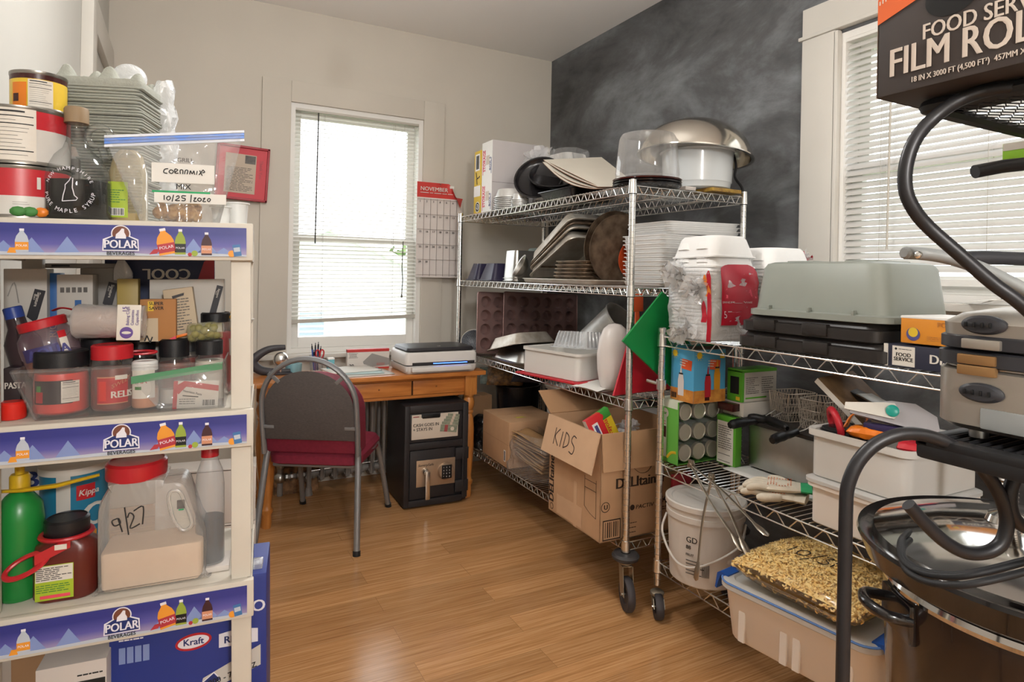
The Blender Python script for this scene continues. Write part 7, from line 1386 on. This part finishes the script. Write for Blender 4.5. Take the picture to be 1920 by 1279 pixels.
MB().lathe([(0, 0), (R, 0), (R, H - .012), (0, H - .012)], 'can_teal', 48).build('can', t); MB().lathe([(0, H - .014), (R + .003, H - .014), (R + .003, H), (R * .9, H + .003), (0, H + .002)], 'oat_white', 48).build('lid', t)
s = MB(); wrapq(s, R + .0006, FA - .30, FA + .12, 0, H - .014, 'oat_white', 10); s.text('ts', .05, 'oat_white', None, .03, warp=cyl_w(R + .001, FA - .98, H * .40)); s.text('O', .07, 'oat_white', None, .03, warp=cyl_w(R + .001, FA + .42, H * .44)); wrapq(s, R + .0008, FA + .25, FA + .9, H * .33, H * .39, 'bottle_orange', 10); wrapq(s, R + .001, FA + .28, FA + .85, H * .70, H * .84, 'lid_red', 10); s.text('Kippa', .018, 'oat_white', None, .01, shear=.2, warp=cyl_w(R + .0014, FA + .33, H * .74)); s.build('paper_label', t)
gbox('blue_print_bag', 'white bag with dark blue letter behind the canister', 'bag', 40, 84, 872, .24, z3, .03, 'box_white', deco=lambda s, w, h, M: s.text('B', .05, 'navy', M @ T(.004, h * .78, .0004), .04))
mat('bbq', '5a2018', .3); film('bbq_glass', '8a4a3a', .3, .08, .9)
c = U(126, 1100, .06); R = U(186, 1060, .06).x - c.x; H = U(126, 1000, .06).z - z3
t = thing('sauce_jug', 'brown sauce jug with black cap, red ring handle and lime label', 'jug', M=put(c.x, .062, z3))
MB().tub([(R * .92, R * .6, 0, R * .5), (R, R * .66, .006, R * .55), (R, R * .66, H * .74, R * .55), (R * .93, R * .6, H * .86, R * .5), (R * .62, R * .55, H * .97, R * .5), (R * .6, R * .55, H, R * .5)], 'bbq').build('bottle', t)
MB().lathe([(0, H), (R * .66, H), (R * .7, H + .004), (R * .7, H + .03), (R * .62, H + .034), (R * .6, H + .032), (0, H + .032)], 'lid_black', 36).build('cap', t)
s = MB(); zh = H * .93; s.tube([(R * .78 * cos(a), -R * .05 + R * .72 * sin(a), zh + .01) for a in [2 * pi * i / 28 for i in range(28)]], .0055, 'lid_red', 8, closed=True, flat=.8); s.tube([(-R * 1.02 + R * .62 * cos(a), -R * .75 + .018 * sin(a), zh - .03 + .012 * sin(a) + .012 * cos(a)) for a in [2 * pi * i / 28 for i in range(28)]], .0055, 'lid_red', 8, closed=True, flat=.7)
s.grid(lambda u, v: (-R * .72 + u * R * 1.0, -R * .66 - .006 - .012 * (1 - u), zh - .018 + .022 * u + (v - .5) * .02), 4, 2, 'lid_red'); s.box(-.008, .012, -R * .66 - .0165, -R * .66 - .0155, zh - .004, zh + .006, 'label_cream'); s.build('ring_handle', t)
s = MB(); yq = -R * .66 - .0006; s.box(-R * .8, R * .35, yq - .0005, yq, H * .06, H * .62, 'lime_label', .0002); s.box(-R * .78, R * .33, yq - .001, yq, H * .36, H * .61, 'label_cream'); M = T(-R * .76, yq - .0012, H * .38) @ FRONT; s.print(R * 1.05, H * .21, 7, 'ink', M, 3); s.print(R * 1.0, H * .14, 4, 'parsley', T(-R * .76, yq - .0008, H * .18) @ FRONT, 4); s.box(-R * .65, R * .25, yq - .001, yq, H * .09, H * .14, 'label_pink', .0003); s.build('paper_label', t)
# big handled jug of breadcrumbs
film('jug_clear', 'e4dfd8', .2, .3, .5, edge=.3, bump=.25, bscale=25); mat('crumb', 'dcc2a8', .9, var=.05, scale=30); mat('powder', 'cdb9a4', .9)
xl, xr = U(186, 1000, .05).x, U(386, 1000, .05).x; c = (xl + xr) / 2; W_ = (xr - xl) / 2; H = U(250, 893, .06).z - z3; yj = .078; HD = .055
t = thing('handled_jug', 'big clear handled jug of pale breadcrumbs with red lid dated by marker', 'jug', M=put(c, yj, z3))
out = smooth([(-W_, .01), (-W_ * .99, H * .5), (-W_ * .97, H * .72), (-W_ * .84, H * .93), (-W_ * .80, H), (-W_ * .80, H * 1.0)], 5); 
def jugring(k, dy):
    P = [(-W_ * .96, .0), (-W_, .008), (-W_, H * .66), (-W_ * .95, H * .82), (-W_ * .80, H * .95), (-W_ * .74, H), (W_ * .16, H), (W_ * .22, H * .96), (W_ * .52, H * .95), (W_ * .66, H * .88), (W_ * .88, H * .56), (W_, H * .42), (W_, .008), (W_ * .96, 0)]
    cx_, cz_ = 0, H * .45; return [(cx_ + (x - cx_) * k, dy, cz_ + (z - cz_) * k) for x, z in [tuple(q)[:2] for q in smooth([(a, b, 0) for a, b in P], 3, True)]]
s = MB(); s.loft([jugring(.90, -HD), jugring(.97, -HD * .93), jugring(1, -HD * .7), jugring(1, HD * .7), jugring(.97, HD * .93), jugring(.9, HD)], 'jug_clear'); s.build('jug', t)
s = MB(); zc = U(285, 1020, .05).z - z3
P = [(-W_ * .90, .004), (-W_ * .955, .010), (-W_ * .965, zc * .93), (-W_ * .95, zc * .985), (-W_ * .9, zc), (0, zc * .985), (W_ * .9, zc * .99), (W_ * .945, zc * .975), (W_ * .96, zc * .93), (W_ * .955, .010), (W_ * .9, .004)]
s.loft([[(x * k, y, max(.004, z)) for x, z in P] for y, k in ((-HD * .93, .90), (-HD * .90, .955), (-HD * .7, .985), (HD * .7, .985), (HD * .9, .955), (HD * .93, .9))], 'crumb'); s.build('contents', t, ang=70)
lx = -W_ * .36; lr = (U(311, 870, .06).x - U(191, 870, .06).x) / 2 * .97; s = MB(); s.lathe([(0, H - .004), (lr, H - .004), (lr + .001, H + .002), (lr + .001, H + .026), (lr - .004, H + .031), (lr * .9, H + .031), (lr * .88, H + .0285), (0, H + .028)], 'lid_red', 48, T(lx, 0, 0)); s.build('lid', t)
s = MB(); hp = [(W_ * .32, H * .84), (W_ * .50, H * .87), (W_ * .62, H * .76), (W_ * .76, H * .55), (W_ * .58, H * .50), (W_ * .40, H * .62)]; hp = smooth([(a, b, 0) for a, b in hp], 5, True)
s.tube([(p.x, -HD - .002, p.y) for p in hp], .004, 'jug_clear', 8, closed=True); s.poly([(p.x, p.y) for p in hp], .004, 'label_cream', T(0, -HD + .004, 0) @ RX(90)); s.box(W_ * .47, W_ * .62, -HD - .0012, -HD, H * .70, H * .78, 'photo_grey'); s.box(W_ * .5, W_ * .6, -HD - .0014, -HD, H * .685, H * .695, 'cuff_green'); s.build('handle', t)
s = MB(); q = T(-W_ * .62, -HD - .0015, H * .52) @ RY(-22) @ FRONT @ SC(1.15, 1.15, 1); k = .0032
s.stroke([[(x * k, y * k) for x, y in ln] for ln in ([(4, 9), (1, 9), (1, 6), (4, 6), (4, 9), (3, 1)], [(9, 13), (5, -2)], [(8, 7), (10, 9), (11, 6), (7, 1), (12, 1)], [(12, 9), (17, 9), (13, 0)])], .0012, 'marker', q); s.build('marker_date', t)
# white squeeze bottle
mat('bottle_frost', 'c3c4c6', .3); mat('cola', '100d12', .6, spec=.1)
c = U(394, 1000, .085); R = (U(421, 1000, .085).x - U(366, 1000, .085).x) / 2; H = U(394, 853, .085).z - z3; t = thing('squeeze_bottle', 'clear bottle with red cap half full of dark syrup by the right post', 'bottle', M=put(c.x, .085, z3 + .012))
film('frost_clear', 'e6e8ea', .2, .2, .6, edge=.3); H -= .012
MB().lathe([(0, .002), (R * .92, 0), (R, .006), (R, H * .72), (R * .9, H * .85), (R * .6, H * .95), (R * .55, H)], 'frost_clear', 36).build('bottle', t); MB().lathe([(0, .004), (R * .93, .004), (R * .95, H * .42), (0, H * .42)], 'cola', 36).build('syrup', t); MB().lathe([(0, H - .002), (R * .62, H - .002), (R * .62, H + .02), (R * .55, H + .023), (0, H + .023)], 'lid_red', 28).build('cap', t)
one(MB().box(-.05, .04, -.04, .04, 0, .0115, 'box_white', .002), 'flat_box', 'flat white box under the red capped squeeze bottle', 'box', M=put(c.x, .09, z3))
# ---------------------------------------------------------------- lowest deck
z4 = ZS[3] + .001
def dK(s, w, h, M):
    s.lathe([(0, 0), (.036, 0), (.036, .0005), (0, .0005)], 'lid_red', 36, M @ T(w * .52, h * .66, 0) @ RZ(6) @ SC(1, .5, 1)); s.lathe([(0, .0006), (.031, .0006), (.0, .0009)], 'logo_white', 36, M @ T(w * .52, h * .66, 0) @ RZ(6) @ SC(1, .42, 1)); s.text('Kraft', .020, 'navy', M @ T(w * .52, h * .66 - .006, .001), .02, 'CENTER')
    s.text('MAYO', .036, 'logo_white', M @ T(w * .66, h * .78, .0004), .02); q = M @ T(w * .78, h * .60, 0); s.poly([(-.03, 0), (.05, 0), (.05, .03), (.01, .036), (-.03, .03)], .0004, 'logo_white', q); s.text('REAL', .022, 'navy', q @ T(-.02, .008, .0006), .03)
    s.poly([(w * .55, h * .34), (w * .96, h * .46), (w * .96, h * .58), (w * .58, h * .44)], .0004, 'oat_white', M); s.text('200 - 7/16 OZ', .017, 'ink', M @ T(w * .62, h * .39, .0006) @ RZ(14), .02); q = M @ T(w * .42, h * .28, 0) @ RZ(38); s.box(0, .10, -.012, .012, 0, .0006, 'logo_white', M=q); s.box(.002, .098, -.010, .010, .0006, .0009, 'navy', M=q); s.lathe([(0, .0009), (.008, .0009), (0, .0012)], 'peak', 20, q @ T(.045, 0, 0))
    s.print(.05, .008, 1, 'logo_white', M @ T(w * .06, h * .72, 0), 3)
    for k in range(4): s.box(w * .06 + k * .015, w * .06 + k * .015 + .012, h * .6, h * .69, 0, .0004, 'peak', M=M)
    s.print(.09, .006, 1, 'logo_white', M @ T(w * .66, h * .22, 0), 4); s.box(w * .12, w * .5, 0, h * .22, 0, .0004, 'label_cream', M=M); s.text('EXP', .014, 'ink', M @ T(w * .3, h * .14, .0006), .02); s.print(.05, .02, 3, 'ink', M @ T(w * .14, h * .03, .0004), 5)
mat('kraft_blue', '25357f', .45)
xa, xb = U(204, 1200, .09), U(500, 1150, .09)
s = MB(); w = xb.x - xa.x; zt = U(440, 1085, .09).z; h = zt - z4 + .01; s.box(0, w, 0, .17, 0, h, 'kraft_blue', .003); dK(s, w, h, T(0, -.0006, 0) @ FRONT); s.box(w * .9, w * .97, .02, .06, h, h + .012, 'clear_bag', .003)
t = thing('condiment_carton', 'blue carton of condiment packets on the lowest deck sticking out to the right', 'carton', M=put(xa.x, .09, z4) @ RZ(-3)); s.build('carton', t)
t = gbox('white_carton', 'white carton with dark handle hole and printed number on the lowest deck', 'carton', 66, 200, 1246, .05, z4, .16, 'box_white', deco=lambda s, w, h, M: (s.box(w * .55, w * .98, h * .72, h * .86, 0, .0005, 'ink', M=M), s.text('00287', .024, 'label_cream', M @ T(w * .58, h * .735, .0008), .02, wx=.85), s.print(w * .4, .008, 1, 'ink', M @ T(w * .58, h * .89, 0), 3)))
gbox('brown_carton', 'brown carton behind the white one on the lowest deck', 'carton', 20, 205, 1212, .20, z4, .05, 'carton_dark')
# things poking out behind the unit on the right
for k, (x, y, l) in enumerate(((472, 590, 'white bowl rim poking out behind the second deck'), (466, 605, 'small white cup below the white bowl behind the shelf'))):
    p_ = U(x, y, .30); one(MB().lathe([(0, 0), (.03, 0), (.052 - .02 * k, .04), (.054 - .02 * k, .04), (.05 - .02 * k, .04), (.028, .003), (0, .003)], 'white_plastic', 32), 'white_bowl', l, 'bowl', M=put(p_.x - .046 + .02 * k, .262 - .05 * k, z2 + (.13 if k == 0 else .09)))
# ================================================================ black tube rack in front at the right
mat('tube_black', '2a292b', .38, .35, var=.1, scale=60); mat('mesh_black', '19191b', .5)
def pd(x, y, D=.88): return px(x, y, D=D)
rk = thing('bakers_rack', 'black scrolled metal rack standing at the right edge, carrying grill and film box', 'rack', (.95, .35, 0))
W0 = Matrix.Translation((-.95, -.35, 0))
def tube_px(pts, r, name, n=6, tail=None):
    P = [pd(*p) for p in pts]; P = smooth([tuple(p) for p in P], n)
    if tail: P = [Vector(q) for q in tail] + P
    return MB().tube(P, r, 'tube_black', 14, M=W0).build(name, rk)
q = pd(1586, 960); foot = Vector((q.x, q.y, .0))
tube_px([(1586, 960), (1590, 910), (1612, 862), (1650, 828), (1703, 813), (1760, 824), (1815, 855), (1860, 903), (1886, 960), (1883, 1008), (1858, 1033), (1815, 1037), (1775, 1018), (1738, 985), (1703, 946)], .0092, 'scroll', 7, [foot, foot.lerp(q, .5), foot.lerp(q, .9)])
tube_px([(1960, 870), (1925, 876), (1901, 900), (1893, 935), (1901, 970), (1925, 990), (1960, 992)], .0092, 'scroll')
P = [(2010, 168, .74), (1950, 164, .75), (1895, 164, .76), (1842, 172, .78), (1795, 190, .79), (1750, 222, .80), (1716, 262, .80), (1699, 310, .80), (1698, 355, .80), (1712, 390, .80), (1740, 425, .80), (1800, 478, .79), (1860, 530, .78), (1914, 570, .77), (1990, 640, .76)]
MB().tube(smooth([tuple(px(x, y, D=d)) for x, y, d in P], 6), .0085, 'tube_black', 14, M=W0).build('scroll', rk)
MB().tube([px(1828, 322, D=.98), px(1880, 312, D=.98), px(1990, 300, D=.98)], .0105, 'tube_black', 14, M=W0).build('crossbar', rk)
CC0 = px(1962, 1010, D=1.18)
def mesh_shelf(x0, x1, y0, y1, z, name):
    s = MB(); s.tube([(x + (x0 + x1) / 2, y + (y0 + y1) / 2, z) for x, y in rrect((x1 - x0) / 2, (y1 - y0) / 2, .012, 3)], .0095, 'mesh_black', 8, closed=True)
    n = int((y1 - y0) / .0085)
    for k in range(1, n):
        y = y0 + (y1 - y0) * k / n; P = [(x0 + (x1 - x0) * i / 26, y + .0034 * (1 if (i + k) % 2 else -1), z + .002) for i in range(27)]; s.tube(P, .0011, 'mesh_black', 3)
    return s.build(name, rk, W0)
mesh_shelf(.885, 1.27, -.12, .497, 1.618, 'mesh_shelf'); 
s = MB(); x0, x1, y0, y1, z = .945, 1.30, -.12, .533, 1.158
s.box(x0, x1, y0, y1, z - .03, z - .004, 'mesh_black', .008)
for k in range(44):
    y = y0 + .03 + k * (y1 - y0 - .05) / 43; s.tube([(x0 + .035, y - .004, z - .002), (x1 - .02, y + .004, z - .002)], .0034, 'mesh_black', 5)
s.box(x0, x0 + .03, y0, y1, z - .012, z + .002, 'mesh_black', .004); s.box(x0, x1, y1 - .02, y1, z - .012, z + .002, 'mesh_black', .004)
s.build('grid_shelf', rk, W0)
mesh_shelf(CC0.x - .15, CC0.x + .17, CC0.y - .17, CC0.y + .15, .512, 'mesh_shelf')
for x, y in ((1.36, -.1), (.86, -.1)): MB().tube([(x, y, 0), (x, y, 1.64)], .0092, 'tube_black', 12, M=W0).build('post', rk)
# film box
mat('film_dark', '3b3330', .6, var=.12, scale=14); mat('film_orange', 'd4622f', .55); mat('film_text', 'cdbfb2', .6); mat('film_cream', 'c9bcae', .6); mat('carton_edge', '5a463a', .7)
FB = Vector((.827, .525, 1.6285)); FL, FHt, FD = .475, .205, .17
t = thing('film_box', 'dark box of food service film roll on the top shelf of the black rack', 'box', M=T(*FB) @ RZ(-90))
s = MB(); s.box(0, FL, 0, FD, 0, FHt, 'film_dark', .003)
Mf = T(0, -.0006, 0) @ FRONT
s.poly([(0, .098), (.098, .130), (.12, .15), (FL, .15), (FL, FHt), (.0, FHt)], .0004, 'film_orange', Mf); s.poly([(.0, .132), (.05, .144), (.05, FHt), (0, FHt)], .0006, 'film_cream', Mf)
for k in range(14): s.box(.002 + k * .004, .0035 + k * .004, .124 + k * .0012, .129 + k * .0012, 0, .0008, 'film_cream', M=Mf)
for k in range(22): s.box(.001, .004, 0, .012, 0, .0008, 'film_dark', M=Mf @ T(.002 + k * .0022, .136 + k * .0008, 0) @ RZ(-30))
s.lathe([(0, 0), (.034, 0), (0, .0009)], 'black', 36, Mf @ T(.092, .104, .0004) @ SC(.9, .7, 1))
s.text('FOOD SERVICE', .0275, 'film_text', Mf @ T(.058, .060, .0005), .014, wx=.80); s.text('FILM ROLL', .052, 'film_text', Mf @ T(.016, .0235, .0005), .018, wx=.74); s.text('18 IN X 3000 FT (4,500 FT²)  457MM X 914.4M', .0098, 'film_text', Mf @ T(.045, .0095, .0005), .01, wx=.78)
s.box(-.0005, .0, .0, FD, 0, FHt, 'carton_edge'); s.build('carton', t)
# panini grill
mat('grill_silver', 'b7b0a6', .32, .75, var=.05, scale=10); mat('grill_black', '303034', .45); mat('grill_gold', 'a98358', .35, .7); mat('grill_grey', '8f9190', .45)
G = Vector((.985, .539, 1.160)); t = thing('panini_grill', 'silver and black contact grill on the middle shelf of the black rack', 'grill', M=T(*G) @ RZ(-90))
# local: x towards the viewer's right (world -Y), y away (world +X), z up
gw, gd = .30, .26
s = MB(); s.tub([(gw / 2 - .012, gd / 2 - .012, .014, .04), (gw / 2, gd / 2, .022, .045), (gw / 2, gd / 2, .098, .045), (gw / 2 - .006, gd / 2 - .006, .102, .045), (gw / 2 - .006, gd / 2 - .006, .104, .045)], 'grill_silver', T(gw / 2, gd / 2, 0)); s.tub([(gw / 2 + .001, gd / 2 + .001, .086, .046), (gw / 2 + .001, gd / 2 + .001, .087, .046)], 'grill_black', T(gw / 2, gd / 2, 0), c0=False, c1=False) if False else None
for x in (.05, gw - .05):
    for y in (.04, gd - .04): s.cyl((x, y, 0), (x, y, .016), .012, 'steel')
s.build('base', t)
s = MB(); s.tub([(gw / 2 - .004, gd / 2 - .004, .104, .045), (gw / 2 + .002, gd / 2 + .002, .106, .046), (gw / 2 + .002, gd / 2 + .002, .124, .046), (gw / 2 - .004, gd / 2 - .004, .126, .045)], 'grill_black', T(gw / 2, gd / 2, 0)); s.build('lower_plate', t)
lid = MB(); lid.tub([(gw / 2 - .004, gd / 2 - .004, .128, .045), (gw / 2, gd / 2, .130, .045), (gw / 2, gd / 2, .146, .045), (gw / 2 - .003, gd / 2 - .003, .148, .045)], 'grill_black', T(gw / 2, gd / 2, 0)); lid.tub([(gw / 2 - .004, gd / 2 - .004, .148, .045), (gw / 2 - .003, gd / 2 - .003, .165, .045), (gw / 2 - .02, gd / 2 - .02, .178, .04), (gw / 2 - .06, gd / 2 - .06, .188, .03)], 'grill_silver', T(gw / 2, gd / 2, 0)); lo = lid.build('lid', t)
for x, z, m in ((.065, .137, 'grill_silver'), (.06, .115, 'grill_gold'), (.06, .1, 'grill_gold')): MB().box(x - .018, x + .03, -.006, .004, z - .007, z + .007, m, .002).build('latch', t)
for z in (.164, .07): s = MB(); s.lathe([(0, 0), (.028, 0), (.028, .006), (.022, .010), (0, .011)], 'grill_black', 32, T(.072, .003 if z < .1 else .006, z) @ RX(90) @ SC(1, .48, 1)); [s.box(.052 + k * .01, .056 + k * .01, -.010, -.006, z - .004, z + .004, 'black', .002) for k in range(4)]; s.build('button', t)
MB().box(.07, gw - .03, -.002, .006, .02, .05, 'grill_grey', .004).build('drip_drawer', t)
s = MB(); H1, H2, H3, H4, H5 = [G + Vector(v) for v in ((0, 0, 0),) * 5]; inv = (T(*G) @ RZ(-90)).inverted()
P = [inv @ px(x, y, D=d) for x, y, d in ((1694, 474, .86), (1730, 476, .86), (1775, 483, .85), (1830, 500, .84), (1890, 528, .82), (1960, 566, .80))]
s.tube(smooth([tuple(p) for p in P], 6), [.009] + [.0125] * 28 + [.013] * 2, 'grill_grey', 14, flat=.7); s.build('handle', lo)
P = [inv @ px(x, y, D=.93) for x, y in ((1790, 484), (1850, 483), (1960, 487))]; MB().tube([tuple(p) for p in P], .010, 'grill_black', 12).build('handle_bar', lo)
sc = inv @ px(1722, 478, D=.845); MB().ball(tuple(sc), .0055, 'chrome', 14).build('screw', lo)
# slow cooker
mat('roaster_black', '171516', .18, coat=.4); mat('roaster_chrome', 'c9c6c2', .08, 1.); mat('cooker_body', '241a17', .2, coat=.3)
CC = px(1962, 1010, D=1.18); t = thing('electric_roaster', 'black electric roaster with chrome lid and coiled cord at the right edge', 'cooker', M=T(CC.x, CC.y, .522) @ SC(1, 1, 1))
K_ = SC(1.19, 1.19, 1.27); RR = .236; s = MB(); s.lathe([(0, 0), (RR * .86, 0), (RR * .90, .012), (RR * .935, .2), (RR * .935, .222), (RR * .9, .224)], 'cooker_body', 80); s.build('body', t, K_)
s = MB(); s.lathe([(RR * .935 - .004, .212), (RR * .935 + .003, .214), (RR * .935 + .006, .221), (RR * .935 + .003, .228), (RR * .935 - .004, .229)], 'roaster_chrome', 80); s.build('chrome_rim', t, K_)
s = MB(); s.lathe([(RR * .935 - .02, .226), (RR * .935 + .003, .229), (RR + .012, .242), (RR + .02, .262), (RR + .026, .275), (RR + .024, .281), (RR + .012, .279), (RR - .01, .262), (RR - .02, .258)], 'roaster_black', 80); s.build('collar', t, K_)
s = MB(); s.lathe([(RR - .012, .262), (RR + .002, .268), (RR + .0, .284), (RR - .02, .290), (RR * .6, .312), (RR * .25, .325), (0, .328)], 'roaster_chrome', 80); s.build('lid', t, K_)
kn = px(1856, 960, D=.93); kx = Vector((-.04, .035, 0)); s = MB(); s.lathe([(0, .32), (.03, .322), (.026, .332), (.013, .338), (.013, .35), (.011, .39), (.017, .402), (.017, .41), (0, .413)], 'roaster_chrome', 28, T(*kx)); [s.lathe([(.0125, .347 + k * .006), (.0145, .349 + k * .006), (.0125, .351 + k * .006)], 'roaster_chrome', 20, T(*kx)) for k in range(7)]; s.build('knob', t, K_)
hd = px(1640, 1095, D=1.21) - CC; ang = atan2(hd.y, hd.x); s = MB(); M = RZ(math.degrees(ang)); s.tube(smooth([(RR * .93, -.04, .185), (RR + .018, -.036, .19), (RR + .032, 0, .192), (RR + .018, .036, .19), (RR * .93, .04, .185)], 6), .0085, 'roaster_black', 12, M=M); s.box(RR * .935 - .010, RR * .935 + .004, -.045, .045, .15, .208, 'roaster_black', .004, M=M); s.build('handle', t, K_)
s = MB(); C0 = Vector((CC.x, CC.y, .522))
P = [px(x, y, D=d) - C0 for x, y, d in ((1706, 1012, 1.09), (1692, 1030, 1.05), (1697, 1066, 1.00), (1733, 1090, .95), (1790, 1098, .91), (1850, 1090, .89), (1930, 1070, .89))]
s.tube(smooth([tuple(p) for p in P], 8), .0052, 'black_rubber', 10); s.tube(smooth([tuple(p + Vector((.012, .01, .006))) for p in P], 8), .0052, 'black_rubber', 10); s.tube(smooth([tuple(p + Vector((.02, .012, .007))) for p in P], 8), .0045, 'black_rubber', 10); s.build('cord', t)
# deli cup and lime box
cp = px(1825, 965, X=1.86); one(MB().lathe([(0, 0), (.03, 0), (.042, .045), (.045, .046), (.045, .05), (.041, .05), (.029, .003), (0, .003)], 'milky', 32), 'deli_cup', 'clear deli cup standing on the lower white bin lid behind the roaster', 'cup', (cp.x, cp.y - .0, ZB2)) if False else None
mat('lime_bright', '8cc21f', .45); lb = px(1880, 263, D=1.02); one(MB().box(0, .012, -.22, 0, -.03, 0, 'lime_bright', .001).box(.0005, .0115, -.2195, -.0005, -.0005, .0, 'label_cream').box(-.0006, 0, -.219, -.001, -.012, -.0005, 'label_cream'), 'lime_box', 'lime green box hanging under the top shelf of the black rack', 'box', (lb.x, lb.y, 1.6085))
